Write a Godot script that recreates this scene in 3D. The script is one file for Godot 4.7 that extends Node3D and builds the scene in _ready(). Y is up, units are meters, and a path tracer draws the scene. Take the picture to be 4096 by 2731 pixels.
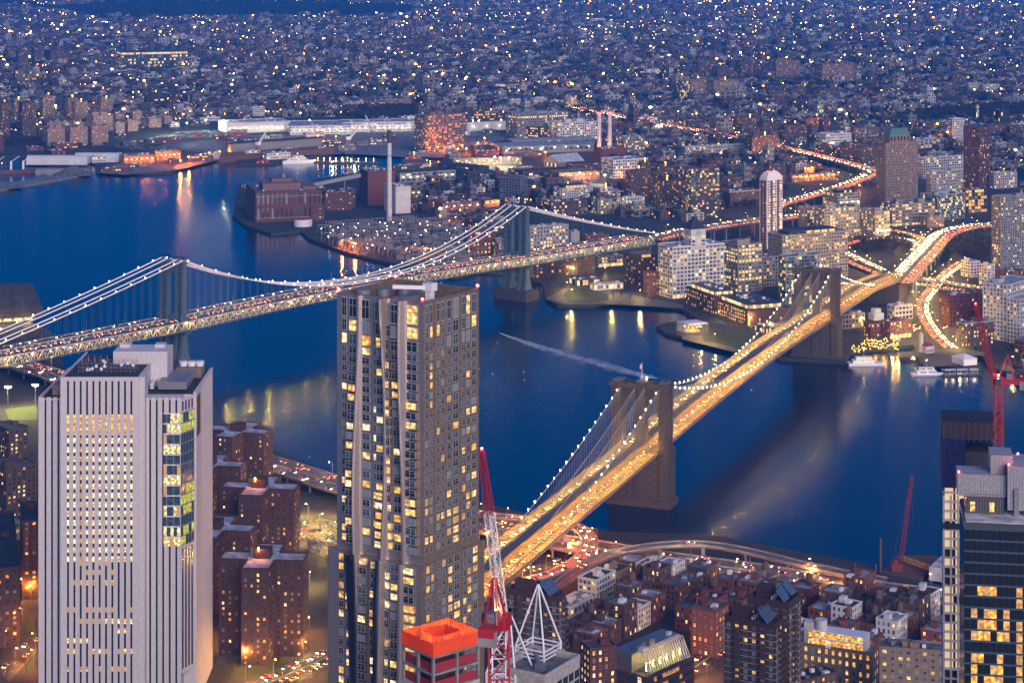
extends Node3D
# A river city at dusk seen from a high terrace: two suspension bridges, towers and harbour works.
# Metres, y up. The river is at y = 0, the land at y = 3. -z runs away from the terrace, +x to its right.

var M := {}
var rng := RandomNumberGenerator.new()
var used := {}
var box_unit: ArrayMesh
var pane_unit: ArrayMesh
var sash_unit: ArrayMesh

class MB:
	var v := PackedVector3Array()
	var n := PackedVector3Array()
	func tri(a: Vector3, b: Vector3, c: Vector3) -> void:
		var m := (b - a).cross(c - a).normalized()
		v.append(a); v.append(c); v.append(b)
		n.append(m); n.append(m); n.append(m)
	func quad(a: Vector3, b: Vector3, c: Vector3, d: Vector3) -> void:
		var m := (b - a).cross(c - a).normalized()
		v.append(a); v.append(c); v.append(b); v.append(a); v.append(d); v.append(c)
		for i in 6: n.append(m)
	func obox(o: Vector3, x: Vector3, y: Vector3, z: Vector3, closed := 63) -> void:
		# o is the centre, x y z are half extents
		var p := [o - x - y - z, o + x - y - z, o + x + y - z, o - x + y - z, o - x - y + z, o + x - y + z, o + x + y + z, o - x + y + z]
		if closed & 1: quad(p[4], p[5], p[6], p[7])
		if closed & 2: quad(p[1], p[0], p[3], p[2])
		if closed & 4: quad(p[5], p[1], p[2], p[6])
		if closed & 8: quad(p[0], p[4], p[7], p[3])
		if closed & 16: quad(p[7], p[6], p[2], p[3])
		if closed & 32: quad(p[0], p[1], p[5], p[4])
	func box(o: Vector3, s: Vector3, closed := 63) -> void:
		obox(o, Vector3(s.x / 2, 0, 0), Vector3(0, s.y / 2, 0), Vector3(0, 0, s.z / 2), closed)
	func block(x0: float, x1: float, y0: float, y1: float, z0: float, z1: float, closed := 63) -> void:
		box(Vector3(x0 + x1, y0 + y1, z0 + z1) / 2, Vector3(x1 - x0, y1 - y0, z1 - z0), closed)
	func beam(a: Vector3, b: Vector3, w: float, h: float) -> void:
		var d := b - a
		if d.length() < 0.001: return
		var side := d.cross(Vector3.UP)
		if side.length() < 0.01 * d.length(): side = d.cross(Vector3.RIGHT)
		side = side.normalized()
		var up := side.cross(d).normalized()
		obox((a + b) / 2, side * w / 2, up * h / 2, -d / 2)
	func tube(a: Vector3, b: Vector3, r0: float, r1: float, k := 6, caps := true) -> void:
		var d := b - a
		if d.length() < 0.001: return
		var s := d.cross(Vector3.UP)
		if s.length() < 0.01 * d.length(): s = d.cross(Vector3.RIGHT)
		s = s.normalized()
		var u := s.cross(d).normalized()
		for i in k:
			var p := TAU * i / k
			var q := TAU * (i + 1) / k
			var e0 := s * cos(p) + u * sin(p)
			var e1 := s * cos(q) + u * sin(q)
			var c := [a + e0 * r0, a + e1 * r0, b + e1 * r1, b + e0 * r1]
			v.append(c[0]); v.append(c[1]); v.append(c[2]); v.append(c[0]); v.append(c[2]); v.append(c[3])
			n.append(e0); n.append(e1); n.append(e1); n.append(e0); n.append(e1); n.append(e0)
			if caps:
				tri(b, b + e1 * r1, b + e0 * r1)
				tri(a, a + e0 * r0, a + e1 * r0)
	func path(p: Array, r: float, k := 5) -> void:
		for i in p.size() - 1: tube(p[i], p[i + 1], r, r, k, false)
	func prism(pts: PackedVector2Array, y0: float, y1: float, bottom := false) -> void:
		var q := pts
		if Geometry2D.is_polygon_clockwise(q):
			q = q.duplicate(); q.reverse()
		var k := q.size()
		for i in k:
			var a := q[i]
			var b := q[(i + 1) % k]
			quad(Vector3(b.x, y0, b.y), Vector3(a.x, y0, a.y), Vector3(a.x, y1, a.y), Vector3(b.x, y1, b.y))
		flat(q, y1)
		if bottom: flat(q, y0, -1.0)
	func flat(q: PackedVector2Array, y: float, up := 1.0) -> void:
		var t := Geometry2D.triangulate_polygon(q)
		for i in range(0, t.size(), 3):
			var a := Vector3(q[t[i]].x, y, q[t[i]].y)
			var b := Vector3(q[t[i + 1]].x, y, q[t[i + 1]].y)
			var c := Vector3(q[t[i + 2]].x, y, q[t[i + 2]].y)
			if ((b - a).cross(c - a).y > 0) == (up > 0): tri(a, b, c)
			else: tri(a, c, b)
	func ball(o: Vector3, r: float, k := 6, rows := 4) -> void:
		for j in rows:
			for i in k:
				var p := []
				for e in [[i, j], [i + 1, j], [i + 1, j + 1], [i, j + 1]]:
					var la: float = PI * e[1] / rows
					var lo: float = TAU * e[0] / k
					p.append(Vector3(sin(la) * cos(lo), cos(la), sin(la) * sin(lo)))
				for t in [[0, 1, 2], [0, 2, 3]]:
					for i2 in t:
						v.append(o + p[i2] * r); n.append(p[i2])
	func mesh(old: ArrayMesh = null) -> ArrayMesh:
		var a := []
		a.resize(Mesh.ARRAY_MAX)
		a[Mesh.ARRAY_VERTEX] = v
		a[Mesh.ARRAY_NORMAL] = n
		var m := old if old else ArrayMesh.new()
		if v.size(): m.add_surface_from_arrays(Mesh.PRIMITIVE_TRIANGLES, a)
		return m

func numbered(called: String) -> String:
	var k: int = used.get(called, 0)
	used[called] = k + 1
	return called if k == 0 else "%s_%03d" % [called, k]

func meta(o: Node3D, label: String, category: String, group := "", kind := "") -> void:
	if label: o.set_meta("label", label)
	if category: o.set_meta("category", category)
	if group: o.set_meta("group", group)
	if kind: o.set_meta("kind", kind)

func thing(called: String, label: String, category: String, where := Vector3.ZERO, turn := 0.0, group := "") -> Node3D:
	var o := Node3D.new()
	o.name = numbered(called)
	add_child(o)
	o.position = where
	o.rotation.y = turn
	meta(o, label, category, group)
	return o

func part(called: String, b: MB, m: Material, parent: Node3D) -> MeshInstance3D:
	var o := MeshInstance3D.new()
	o.name = called
	o.mesh = b.mesh()
	o.material_override = null
	if o.mesh.get_surface_count(): o.mesh.surface_set_material(0, m)
	parent.add_child(o, true)
	return o

func single(called: String, b: MB, m: Material, label: String, category: String, group := "", kind := "") -> MeshInstance3D:
	var o := part(numbered(called), b, m, self)
	meta(o, label, category, group, kind)
	return o

func structure(called: String, b: MB, m: Material) -> MeshInstance3D:
	var o := part(numbered(called), b, m, self)
	o.set_meta("kind", "structure")
	return o

func inst(called: String, m: Mesh, parent: Node3D, t: Transform3D, over: Material = null) -> MeshInstance3D:
	var o := MeshInstance3D.new()
	o.name = called
	o.mesh = m
	if over: o.set_surface_override_material(0, over)
	o.transform = t
	parent.add_child(o, true)
	return o

func many(called: String, m: Mesh, parent: Node3D, ts: Array, colors: PackedColorArray = PackedColorArray()) -> MultiMeshInstance3D:
	var mm := MultiMesh.new()
	mm.transform_format = MultiMesh.TRANSFORM_3D
	mm.use_colors = colors.size() > 0
	mm.mesh = m
	mm.instance_count = ts.size()
	for i in ts.size():
		mm.set_instance_transform(i, ts[i])
		if colors.size(): mm.set_instance_color(i, colors[i])
	var o := MultiMeshInstance3D.new()
	o.name = numbered(called) if parent == self else called
	o.multimesh = mm
	o.set_meta("kind", "stuff")
	parent.add_child(o, true)
	return o

func copy(src: Node3D, where: Vector3, turn: float, label := "", group := "") -> Node3D:
	var c: Node3D = src.duplicate()
	var stem := String(src.name)
	if stem.length() > 4 and stem[stem.length() - 4] == "_" and stem.right(3).is_valid_int(): stem = stem.left(-4)
	c.name = numbered(stem)
	add_child(c)
	c.position = where
	c.rotation.y = turn
	if label: c.set_meta("label", label)
	if group: c.set_meta("group", group)
	return c

func lin(r: float, g: float, b: float) -> Color:
	return Color(r, g, b).linear_to_srgb()

func noise_tex(freq: float, lo: float, hi: float, size := 512, octaves := 4, sd := 1, stretch := false) -> NoiseTexture2D:
	var f := FastNoiseLite.new()
	f.noise_type = FastNoiseLite.TYPE_SIMPLEX_SMOOTH
	f.frequency = freq
	f.fractal_octaves = octaves
	f.seed = sd
	var t := NoiseTexture2D.new()
	t.width = size
	t.height = size
	t.seamless = true
	t.noise = f
	var r := Gradient.new()
	r.set_color(0, Color(lo, lo, lo))
	r.set_color(1, Color(hi, hi, hi))
	t.color_ramp = r
	return t

func mat(key: String, r: float, g: float, b: float, rough := 0.85, tex: Texture2D = null, scale := 0.1, metal := 0.0) -> StandardMaterial3D:
	var m := StandardMaterial3D.new()
	m.resource_name = key
	m.albedo_color = lin(r, g, b)
	m.roughness = rough
	m.metallic = metal
	if tex:
		m.albedo_texture = tex
		m.uv1_triplanar = true
		m.uv1_world_triplanar = true
		m.uv1_scale = Vector3.ONE * scale
	M[key] = m
	return m

func glow(key: String, r: float, g: float, b: float, e: float, tex: Texture2D = null) -> StandardMaterial3D:
	var m := StandardMaterial3D.new()
	m.resource_name = key
	m.albedo_color = lin(0.5 * r, 0.5 * g, 0.5 * b)
	m.roughness = 0.6
	m.emission_enabled = true
	m.emission = lin(r, g, b)
	m.emission_energy_multiplier = e
	if tex:
		# a room seen through glass: curtains, walls and furniture in patches
		m.emission_texture = tex
		m.emission_operator = BaseMaterial3D.EMISSION_OP_MULTIPLY
		m.uv1_triplanar = true
		m.uv1_world_triplanar = true
		m.uv1_scale = Vector3.ONE * 0.06
	M[key] = m
	return m

func pv(q: Array) -> PackedVector2Array:
	if q.size() and q[0] is Vector2: return PackedVector2Array(q)
	var out := PackedVector2Array()
	for i in range(0, q.size(), 2): out.append(Vector2(q[i], q[i + 1]))
	return out

func camera_and_light() -> void:
	var cam := Camera3D.new()
	cam.name = "camera"
	cam.projection = Camera3D.PROJECTION_FRUSTUM
	cam.near = 1.0
	cam.far = 60000.0
	cam.size = 0.32758
	cam.frustum_offset = Vector2(0, -0.19581)
	cam.position = Vector3(0, 382.7, 0)
	add_child(cam)
	cam.current = true
	var we := WorldEnvironment.new()
	we.name = "environment"
	var e := Environment.new()
	e.background_mode = Environment.BG_SKY
	var sk := ProceduralSkyMaterial.new()
	sk.sky_top_color = lin(0.002, 0.095, 0.38)
	sk.sky_horizon_color = lin(0.002, 0.12, 0.44)
	sk.sky_curve = 0.18
	sk.ground_bottom_color = lin(0.02, 0.03, 0.06)
	sk.ground_horizon_color = lin(0.002, 0.12, 0.44)
	sk.energy_multiplier = 1.0
	var s := Sky.new()
	s.sky_material = sk
	e.sky = s
	e.tonemap_mode = Environment.TONE_MAPPER_LINEAR
	e.tonemap_exposure = 1.0
	e.sdfgi_enabled = true
	e.ssao_enabled = true
	e.ssil_enabled = true
	e.fog_enabled = true
	e.fog_density = 0.00007
	e.fog_light_color = lin(0.0, 0.31, 1.0)
	we.environment = e
	add_child(we)
	var sun := DirectionalLight3D.new()
	sun.name = "afterglow"
	sun.light_color = Color(1.0, 0.93, 0.95)
	sun.light_energy = 0.9
	sun.light_angular_distance = 40.0
	sun.shadow_enabled = true
	add_child(sun)
	sun.look_at_from_position(Vector3.ZERO, Vector3(-0.36, -0.34, -0.93))

func materials() -> void:
	var grain := noise_tex(0.02, 0.72, 1.0, 512, 5, 3)
	var room := noise_tex(0.035, 0.1, 1.0, 256, 1, 17)
	var patch := noise_tex(0.006, 0.6, 1.0, 512, 5, 7)
	mat("ground", 0.07, 0.067, 0.064, 0.9, patch, 0.004)
	mat("asphalt", 0.075, 0.072, 0.07, 0.8, grain, 0.03)
	mat("paving", 0.16, 0.15, 0.14, 0.85, grain, 0.05)
	mat("brick_dark", 0.10, 0.055, 0.045, 0.9, grain, 0.06)
	mat("brick_red", 0.21, 0.075, 0.055, 0.9, grain, 0.06)
	mat("brick_brown", 0.13, 0.08, 0.065, 0.9, grain, 0.06)
	mat("brick_tan", 0.30, 0.22, 0.16, 0.9, grain, 0.06)
	mat("stone_pale", 0.52, 0.49, 0.46, 0.8, grain, 0.04)
	mat("stone_cream", 0.42, 0.37, 0.29, 0.85, grain, 0.05)
	mat("stone_grey", 0.27, 0.26, 0.25, 0.9, grain, 0.05)
	mat("stone_bridge", 0.19, 0.155, 0.125, 0.95, noise_tex(0.02, 0.25, 1.0, 512, 5, 9), 0.05).uv1_scale = Vector3(0.03, 0.2, 0.03)
	mat("white_wall", 0.66, 0.65, 0.64, 0.7, noise_tex(0.01, 0.86, 1.0, 256, 4, 19), 0.03)
	mat("concrete", 0.36, 0.35, 0.34, 0.9, patch, 0.04)
	mat("steel_blue", 0.10, 0.17, 0.21, 0.6, grain, 0.08)
	mat("steel_tan", 0.24, 0.17, 0.11, 0.7, grain, 0.08)
	mat("steel_pale", 0.62, 0.64, 0.66, 0.5)
	mat("steel_dark", 0.05, 0.05, 0.055, 0.5)
	mat("cable_lit", 0.80, 0.80, 0.82, 0.6)  # blue-grey cables coloured white, the lamplight on them put into the paint
	mat("cable_grey", 0.30, 0.28, 0.26, 0.7)
	mat("roof_tar", 0.06, 0.062, 0.07, 0.9, patch, 0.03)
	mat("roof_grey", 0.20, 0.21, 0.23, 0.85, patch, 0.03)
	mat("roof_pale", 0.5, 0.52, 0.56, 0.8, patch, 0.03)
	mat("roof_green", 0.09, 0.24, 0.23, 0.7, grain, 0.05)
	mat("metal_grey", 0.30, 0.31, 0.33, 0.45, grain, 0.1, 0.3)
	mat("metal_white", 0.72, 0.72, 0.74, 0.5)
	mat("paint_red", 0.42, 0.02, 0.03, 0.45)
	mat("paint_maroon", 0.16, 0.02, 0.03, 0.6)
	mat("paint_yellow", 0.55, 0.33, 0.06, 0.5)
	mat("paint_white", 0.8, 0.8, 0.8, 0.5)
	mat("paint_blue", 0.02, 0.06, 0.30, 0.6)
	mat("bark", 0.055, 0.045, 0.04, 0.95)
	mat("lawn", 0.045, 0.075, 0.025, 0.95, grain, 0.08)
	mat("earth", 0.075, 0.06, 0.05, 0.95, patch, 0.03)
	mat("glass_dark", 0.02, 0.03, 0.04, 0.12)
	M.glass_dark.metallic_specular = 0.9
	mat("glass_blue", 0.05, 0.09, 0.13, 0.1)
	M.glass_blue.metallic_specular = 1.0
	mat("blind", 0.20, 0.25, 0.25, 0.3)
	mat("frame_white", 0.38, 0.37, 0.36, 0.6)
	mat("frame_dark", 0.06, 0.06, 0.065, 0.6)
	mat("glass_pale", 0.24, 0.33, 0.34, 0.25)
	mat("slate", 0.20, 0.22, 0.27, 0.8, grain, 0.05)
	mat("brick_works", 0.17, 0.075, 0.06, 0.9, grain, 0.05)
	mat("fin_brown", 0.22, 0.13, 0.11, 0.5)
	mat("brick_peach", 0.46, 0.31, 0.25, 0.9, grain, 0.05)
	mat("brick_peach2", 0.27, 0.16, 0.135, 0.9, grain, 0.05)
	mat("stone_tan", 0.34, 0.22, 0.16, 0.85, grain, 0.05)
	mat("brick_maroon", 0.15, 0.05, 0.045, 0.6, grain, 0.05)
	mat("wall_blue", 0.55, 0.58, 0.62, 0.8, grain, 0.05)
	glow("light_warm", 1.0, 0.60, 0.17, 3.4, room)
	glow("light_amber", 1.0, 0.46, 0.07, 2.8, room)
	glow("light_white", 1.0, 0.78, 0.36, 4.2, room)
	glow("light_dim", 1.0, 0.55, 0.16, 1.2, room)
	glow("lamp_sodium", 1.0, 0.32, 0.025, 75.0)
	glow("lamp_warm", 1.0, 0.60, 0.16, 65.0)
	glow("lamp_cool", 1.0, 0.90, 0.55, 40.0)
	glow("lamp_red", 1.0, 0.04, 0.04, 40.0)
	glow("head_light", 1.0, 0.72, 0.34, 60.0)
	glow("tail_light", 1.0, 0.10, 0.03, 26.0)
	glow("lamp_street", 1.0, 0.55, 0.16, 30.0)
	glow("necklace", 1.0, 0.88, 0.42, 45.0)
	glow("lamp_road", 1.0, 0.70, 0.32, 10.0)
	mat("steel_truss_lit", 0.6, 0.62, 0.62, 0.55, grain, 0.08)  # pale copy of the bridge steel, lamplight on the truss put into its colour
	# the river: dark water under a slow ripple
	var w := mat("water", 0.001, 0.018, 0.05, 0.15)
	w.metallic_specular = 0.42
	var ripple := noise_tex(0.012, 0.0, 1.0, 1024, 4, 21)
	ripple.as_normal_map = true
	ripple.bump_strength = 4.0
	ripple.color_ramp = null
	w.normal_enabled = true
	w.normal_texture = ripple
	w.normal_scale = 0.35
	w.uv1_triplanar = true
	w.uv1_world_triplanar = true
	w.uv1_scale = Vector3(0.008, 0.008, 0.016)
	var house := mat("house_wall", 1, 1, 1, 0.9)
	house.vertex_color_use_as_albedo = true

var shore: PackedVector2Array
var parks := []
var works := []     # ground taken by harbour works, ramps and buildings that are placed one by one
var taken := {}     # coarse cells taken by such buildings

func land() -> void:
	var b := MB.new()
	b.quad(Vector3(-3000, 0, 300), Vector3(3000, 0, 300), Vector3(5000, 0, -5200), Vector3(-5000, 0, -5200))
	structure("river", b, M.water)
	shore = pv([-873.6,-3556.3,-831.5,-3556.3,-803.0,-3444.8,-705.3,-3460.0,-688.1,-3434.1,-665.3,-3326.0,-612.2,-3296.0,-542.0,-3315.9,-538.1,-3366.7,-512.5,-3460.0,-485.6,-3544.9,-469.3,-3556.3,-452.3,-3427.6,-389.5,-3438.4,-375.8,-3499.7,-343.7,-3533.5,-329.6,-3567.9,-296.1,-3619.6,-244.5,-3603.0,-184.4,-3556.3,-141.8,-3544.9,-117.0,-3540.3,-116.9,-3466.6,-144.4,-3375.0,-188.6,-3366.7,-242.0,-3326.0,-267.9,-3274.4,-312.6,-3190.7,-412.6,-3139.7,-376.2,-2803.2,-350.1,-2721.0,-305.4,-2638.7,-269.8,-2657.8,-252.5,-2593.9,-194.6,-2478.1,-135.7,-2397.0,-105.8,-2344.9,-63.0,-2303.6,-37.2,-2344.9,1.9,-2332.9,32.7,-2266.5,35.9,-2172.5,46.3,-2132.0,77.2,-2124.6,100.5,-2147.0,144.3,-2132.0,169.6,-2114.8,182.7,-2062.4,190.0,-2039.5,177.4,-2050.9,150.3,-2032.7,139.9,-2017.0,146.6,-1982.1,172.4,-1946.3,202.6,-1905.8,216.8,-1925.8,234.4,-1921.8,239.5,-1867.0,296.9,-1848.1,306.7,-1892.0,371.7,-1925.8,361.4,-1840.7,406.3,-1835.2,427.1,-1921.8,419.2,-1826.0,438.9,-1786.8,528.6,-1660.5,3600.0,-2100.0,9000.0,-40000.0,-9000.0,-40000.0,-1300.0,-4000.0])
	b = MB.new()
	b.prism(shore, -6.0, 3.0)
	structure("brooklyn_ground", b, M.ground)
	b = MB.new()
	b.prism(pv([-589.5,-2050.9,-477.0,-2046.3,-433.3,-1973.6,-387.5,-1808.0,-308.0,-1683.4,-229.0,-1609.5,-186.3,-1548.3,-122.0,-1456.0,-19.2,-1389.7,20.9,-1353.8,62.0,-1324.4,127.4,-1314.9,213.6,-1256.3,218.5,-1239.3,290.7,-1183.3,394.3,-1094.9,700.0,150.0,-700.0,150.0]), -6.0, 3.0)
	structure("manhattan_ground", b, M.ground)
	for q in [[-971.4,-3954.3,-764.9,-3954.3,-567.6,-4411.3,-196.2,-4348.5,-14.0,-4179.8,20.3,-4041.5,153.6,-3790.7,149.2,-3500.9,230.3,-3403.4,170.3,-3087.9,9.3,-3195.6,-152.2,-3087.9,-147.5,-2870.2,-65.9,-2721.0,-19.3,-2568.4,-17.4,-2309.4,-133.1,-2309.4,-362.7,-2568.4,-500.5,-3087.9,-710.6,-2892.8],[-21.8,-2892.8,263.7,-2721.0,433.4,-3435.3,475.0,-3140.8,813.4,-3311.1,427.3,-1739.3,117.7,-1739.3,-16.1,-2147.0],[478.3,-3790.7,598.5,-3435.3,566.6,-3252.3,380.1,-2915.9,259.9,-2681.2,267.7,-2762.0,383.1,-3036.7,512.2,-3252.3,463.9,-3676.5]]: works.append(pv(q))
	for q in [[-2711.7,-10884.3,-2497.4,-10777.5,-2069.2,-9814.8,-1834.1,-9315.5,-1579.9,-9347.2,-1457.1,-9395.1,-1007.6,-9476.2,-784.1,-9993.3,-898.5,-11451.5,-1633.5,-11572.1,-2254.7,-11451.5,-2302.0,-10570.2,-3043.3,-12215.4],[-890.4,-10884.3,-676.3,-11104.3,-496.5,-10570.2,-474.7,-9814.8,-654.4,-9642.5,-768.6,-9395.1],[752.3,-4162.7,812.4,-4360.9,894.5,-4467.3,1012.6,-4579.0,1159.5,-4656.7,1060.6,-4259.5,920.5,-4162.7,906.3,-4259.5,821.1,-4100.5],[-359.6,-4395.8,-278.9,-4579.0,-215.1,-4579.0,-188.1,-4395.8,-201.6,-4292.8,-289.1,-4259.5]]: parks.append(pv(q))

func in_any(p: Vector2, list: Array) -> bool:
	for q in list:
		if Geometry2D.is_point_in_polygon(p, q): return true
	return false

func take(p: Vector2, r: float) -> void:
	for i in range(floori((p.x - r) / 15.0), floori((p.x + r) / 15.0) + 1):
		for j in range(floori((p.y - r) / 15.0), floori((p.y + r) / 15.0) + 1):
			taken[Vector2i(i, j)] = true

func house_mesh(roof: Material, lit: Array, seed_: int) -> ArrayMesh:
	# one unit wide (x), one deep (z), one high (y), front on +z
	var r := RandomNumberGenerator.new()
	r.seed = seed_
	var w := MB.new()
	w.block(-0.5, 0.5, 0, 1, -0.5, 0.5, 15)
	w.block(-0.5, 0.5, 0.96, 1.04, 0.5, 0.53)
	w.block(0.12, 0.38, 1.0, 1.22, -0.3, 0.0)
	var m := w.mesh()
	m.surface_set_material(0, M.house_wall)
	w = MB.new()
	w.quad(Vector3(-0.5, 1, 0.5), Vector3(0.5, 1, 0.5), Vector3(0.5, 1, -0.5), Vector3(-0.5, 1, -0.5))
	m = w.mesh(m)
	m.surface_set_material(1, roof)
	var d := MB.new()
	var li := MB.new()
	for f in 2:
		for i in 3:
			for j in 3:
				var u := -0.33 + 0.33 * i
				var y := 0.1 + 0.3 * j
				var t := li if r.randf() < lit[0] else d
				if f == 0: t.quad(Vector3(u - 0.08, y, 0.506), Vector3(u + 0.08, y, 0.506), Vector3(u + 0.08, y + 0.17, 0.506), Vector3(u - 0.08, y + 0.17, 0.506))
				else: t.quad(Vector3(-0.506, y, u - 0.08), Vector3(-0.506, y, u + 0.08), Vector3(-0.506, y + 0.17, u + 0.08), Vector3(-0.506, y + 0.17, u - 0.08))
	m = d.mesh(m)
	m.surface_set_material(2, M.glass_dark)
	if li.v.size():
		m = li.mesh(m)
		m.surface_set_material(3, lit[1])
	return m

func city() -> void:
	var protos := []
	for k in 8:
		protos.append(house_mesh([M.roof_tar, M.roof_grey, M.roof_pale, M.roof_grey][k % 4], [[0.0, 0.06, 0.14, 0.3][(k * 3) % 4], [M.light_warm, M.light_white, M.light_amber][k % 3]], 40 + k))
	var lists := []
	var cols := []
	for k in 8:
		lists.append([])
		cols.append(PackedColorArray())
	var lamps := [[], [], []]
	var crowns := []
	rng.seed = 5
	var pal := [Color(0.13, 0.06, 0.05), Color(0.17, 0.075, 0.06), Color(0.09, 0.055, 0.05), Color(0.24, 0.19, 0.16), Color(0.34, 0.33, 0.33), Color(0.5, 0.49, 0.48), Color(0.15, 0.13, 0.13), Color(0.07, 0.065, 0.07), Color(0.2, 0.10, 0.085), Color(0.11, 0.10, 0.11)]
	var zones := [[0.0, 4400.0, 27.0], [4400.0, 7000.0, 33.0], [7000.0, 13000.0, 22.0]]
	var quiet := FastNoiseLite.new()
	quiet.seed = 3
	quiet.frequency = 0.0016
	for zone in zones:
		var th: float = deg_to_rad(zone[2])
		var e1 := Vector2(cos(th), -sin(th))
		var e2 := Vector2(sin(th), cos(th))
		var far: float = zone[0]
		var long := 190.0 if far < 6000 else 240.0
		var deep := 76.0 if far < 6000 else 84.0
		var reach: float = zone[1] * 1.15
		for bi in range(-int(reach / long) - 1, int(reach / long) + 1):
			for bj in range(-int(reach / deep) - 1, 4):
				var o := e1 * (bi * long) + e2 * (bj * deep)
				var z := -o.y
				if z < zone[0] - 100 or z > zone[1] + 100 or absf(o.x) > 0.2457 * z + 260: continue
				var tone := clampf(0.5 + quiet.get_noise_2d(o.x * 1.7 + 900.0, o.y) * 0.9 + rng.randf_range(-0.3, 0.3), 0.0, 0.99)
				var tall := 1.0 + (0.5 if rng.randf() < 0.18 else 0.0)
				# street lamps round the block
				var gap := 30.0 if z < 4400 else (44.0 if z < 7500 else 70.0)
				var s := rng.randf() * gap
				while s < long:
					for e in 2:
						var busy := quiet.get_noise_2d(o.x, o.y * 0.6)
						if rng.randf() < clampf(0.75 + busy * 1.7, 0.2, 1.0) + (0.4 if posmod(bj, 6) == 0 else 0.0):
							var lp := o + e1 * s + e2 * (e * (deep - 14.0) - 7.0)
							lamp_at(lp, zone, lamps)
					s += gap
				for row in 2:
					var x := 9.0
					var wide := rng.randf() < 0.3
					while x < long - 14.0:
						var w := rng.randf_range(9, 15) if z < 4400 else rng.randf_range(13, 26)
						if wide or rng.randf() < 0.12: w *= rng.randf_range(1.3, 2.6)
						if x + w > long - 8: break
						var d := rng.randf_range(13, 19)
						var h := rng.randf_range(8.5, 13.0) * tall
						var pick := rng.randf()
						if pick < 0.07: h *= rng.randf_range(1.4, 2.1); d *= 1.3
						elif pick < 0.16: h *= 0.55
						var p := o + e1 * (x + w / 2) + e2 * (row * (deep - 14.0 - d) + d / 2)
						x += w + (0.3 if rng.randf() < 0.8 else rng.randf_range(3, 16))
						if not open_land(p, zone): continue
						if rng.randf() < 0.1: continue
						var k := rng.randi() % 8
						var t := Transform3D(Basis(Vector3.UP, th + (PI if row == 0 and rng.randf() < 0.0 else 0.0)) * Basis.from_scale(Vector3(w, h, d)), Vector3(p.x, 3.0, p.y))
						lists[k].append(t)
						var c: Color = pal[(int(tone * 5) + rng.randi() % 6) % 10]
						var j := rng.randf_range(0.4, 0.85)
						cols[k].append(Color(c.r * j, c.g * j, c.b * j))
						if rng.randf() < 0.75:
							var q := p + e2 * ((14.0 if row == 0 else -14.0) if rng.randf() < 0.5 else d * 0.5 + 5.0) + e1 * rng.randf_range(-6, 6)
							crowns.append(Transform3D(Basis(Vector3.UP, rng.randf() * TAU) * Basis.from_scale(Vector3(1.3, 1, 1.3) * rng.randf_range(0.8, 1.3) * (1.0 if z < 4400 else 1.35)), Vector3(q.x, 3, q.y)))
	var total := 0
	for k in 8:
		var o := many("distant_houses", protos[k], self, lists[k], cols[k])
		meta(o, "endless low row houses and flats spreading away beyond the river bank", "houses")
		total += lists[k].size()
	print("houses ", total, " lamps ", lamps[0].size() + lamps[1].size() + lamps[2].size(), " crowns ", crowns.size())
	for k in 3:
		var b := MB.new()
		b.ball(Vector3(0, 8.0, 0), 0.85, 5, 3)
		var m := b.mesh()
		m.surface_set_material(0, [M.lamp_sodium, M.lamp_warm, M.lamp_cool][k])
		b = MB.new()
		b.tube(Vector3.ZERO, Vector3(0, 7.2, 0), 0.15, 0.1, 4, false)
		m = b.mesh(m)
		m.surface_set_material(1, M.steel_dark)
		var o := many("distant_street_lights", m, self, lamps[k])
		meta(o, ["countless orange street lights scattered over the far streets", "countless warm white street lights scattered over the far streets", "countless cool white street lights scattered over the far streets"][k], "street lights")
	var cr := many("distant_bare_trees", crown_mesh(3), self, crowns)
	meta(cr, "bare dark trees in back yards among the far houses", "trees")

func crown_mesh(sd: int) -> ArrayMesh:
	# a leafless crown: a short trunk and a spread of thin twigs
	var r := RandomNumberGenerator.new()
	r.seed = sd
	var b := MB.new()
	b.tube(Vector3.ZERO, Vector3(0, 4, 0), 0.3, 0.2, 4, false)
	for i in 46:
		var a := r.randf() * TAU
		var d := Vector3(cos(a), r.randf_range(0.1, 1.2), sin(a)).normalized()
		var p := Vector3(0, r.randf_range(2.5, 6.0), 0) + d * r.randf_range(0.0, 2.0)
		var q := p + d * r.randf_range(2.0, 4.2)
		var s := d.cross(Vector3(r.randf() - 0.5, r.randf() - 0.5, r.randf() - 0.5)).normalized() * 0.55
		b.tri(p, q + s, q - s)
		b.tri(p + s, p - s, q)
	var m := b.mesh()
	m.surface_set_material(0, M.bark)
	return m

func open_land(p: Vector2, zone: Array) -> bool:
	var z := -p.y
	if z < zone[0] or z > zone[1] or absf(p.x) > 0.2457 * z + 70: return false
	if z < 4300:
		if taken.has(Vector2i(floori(p.x / 15.0), floori(p.y / 15.0))): return false
		if not Geometry2D.is_point_in_polygon(p, shore): return false
		if in_any(p, works): return false
	return not in_any(p, parks)

func lamp_at(p: Vector2, zone: Array, lamps: Array) -> void:
	if not open_land(p, zone): return
	var k := 0 if rng.randf() < 0.5 else (1 if rng.randf() < 0.75 else 2)
	var f := 1.0 if -p.y < 4000 else (1.35 if -p.y < 7500 else 1.9)
	f *= 0.4 + 0.7 * pow(rng.randf(), 1.4)
	if rng.randf() < 0.04: f *= 3.0
	lamps[k].append(Transform3D(Basis.from_scale(Vector3(f, maxf(0.75, 0.6 + 0.4 * f), f)), Vector3(p.x, 3, p.y)))

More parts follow.
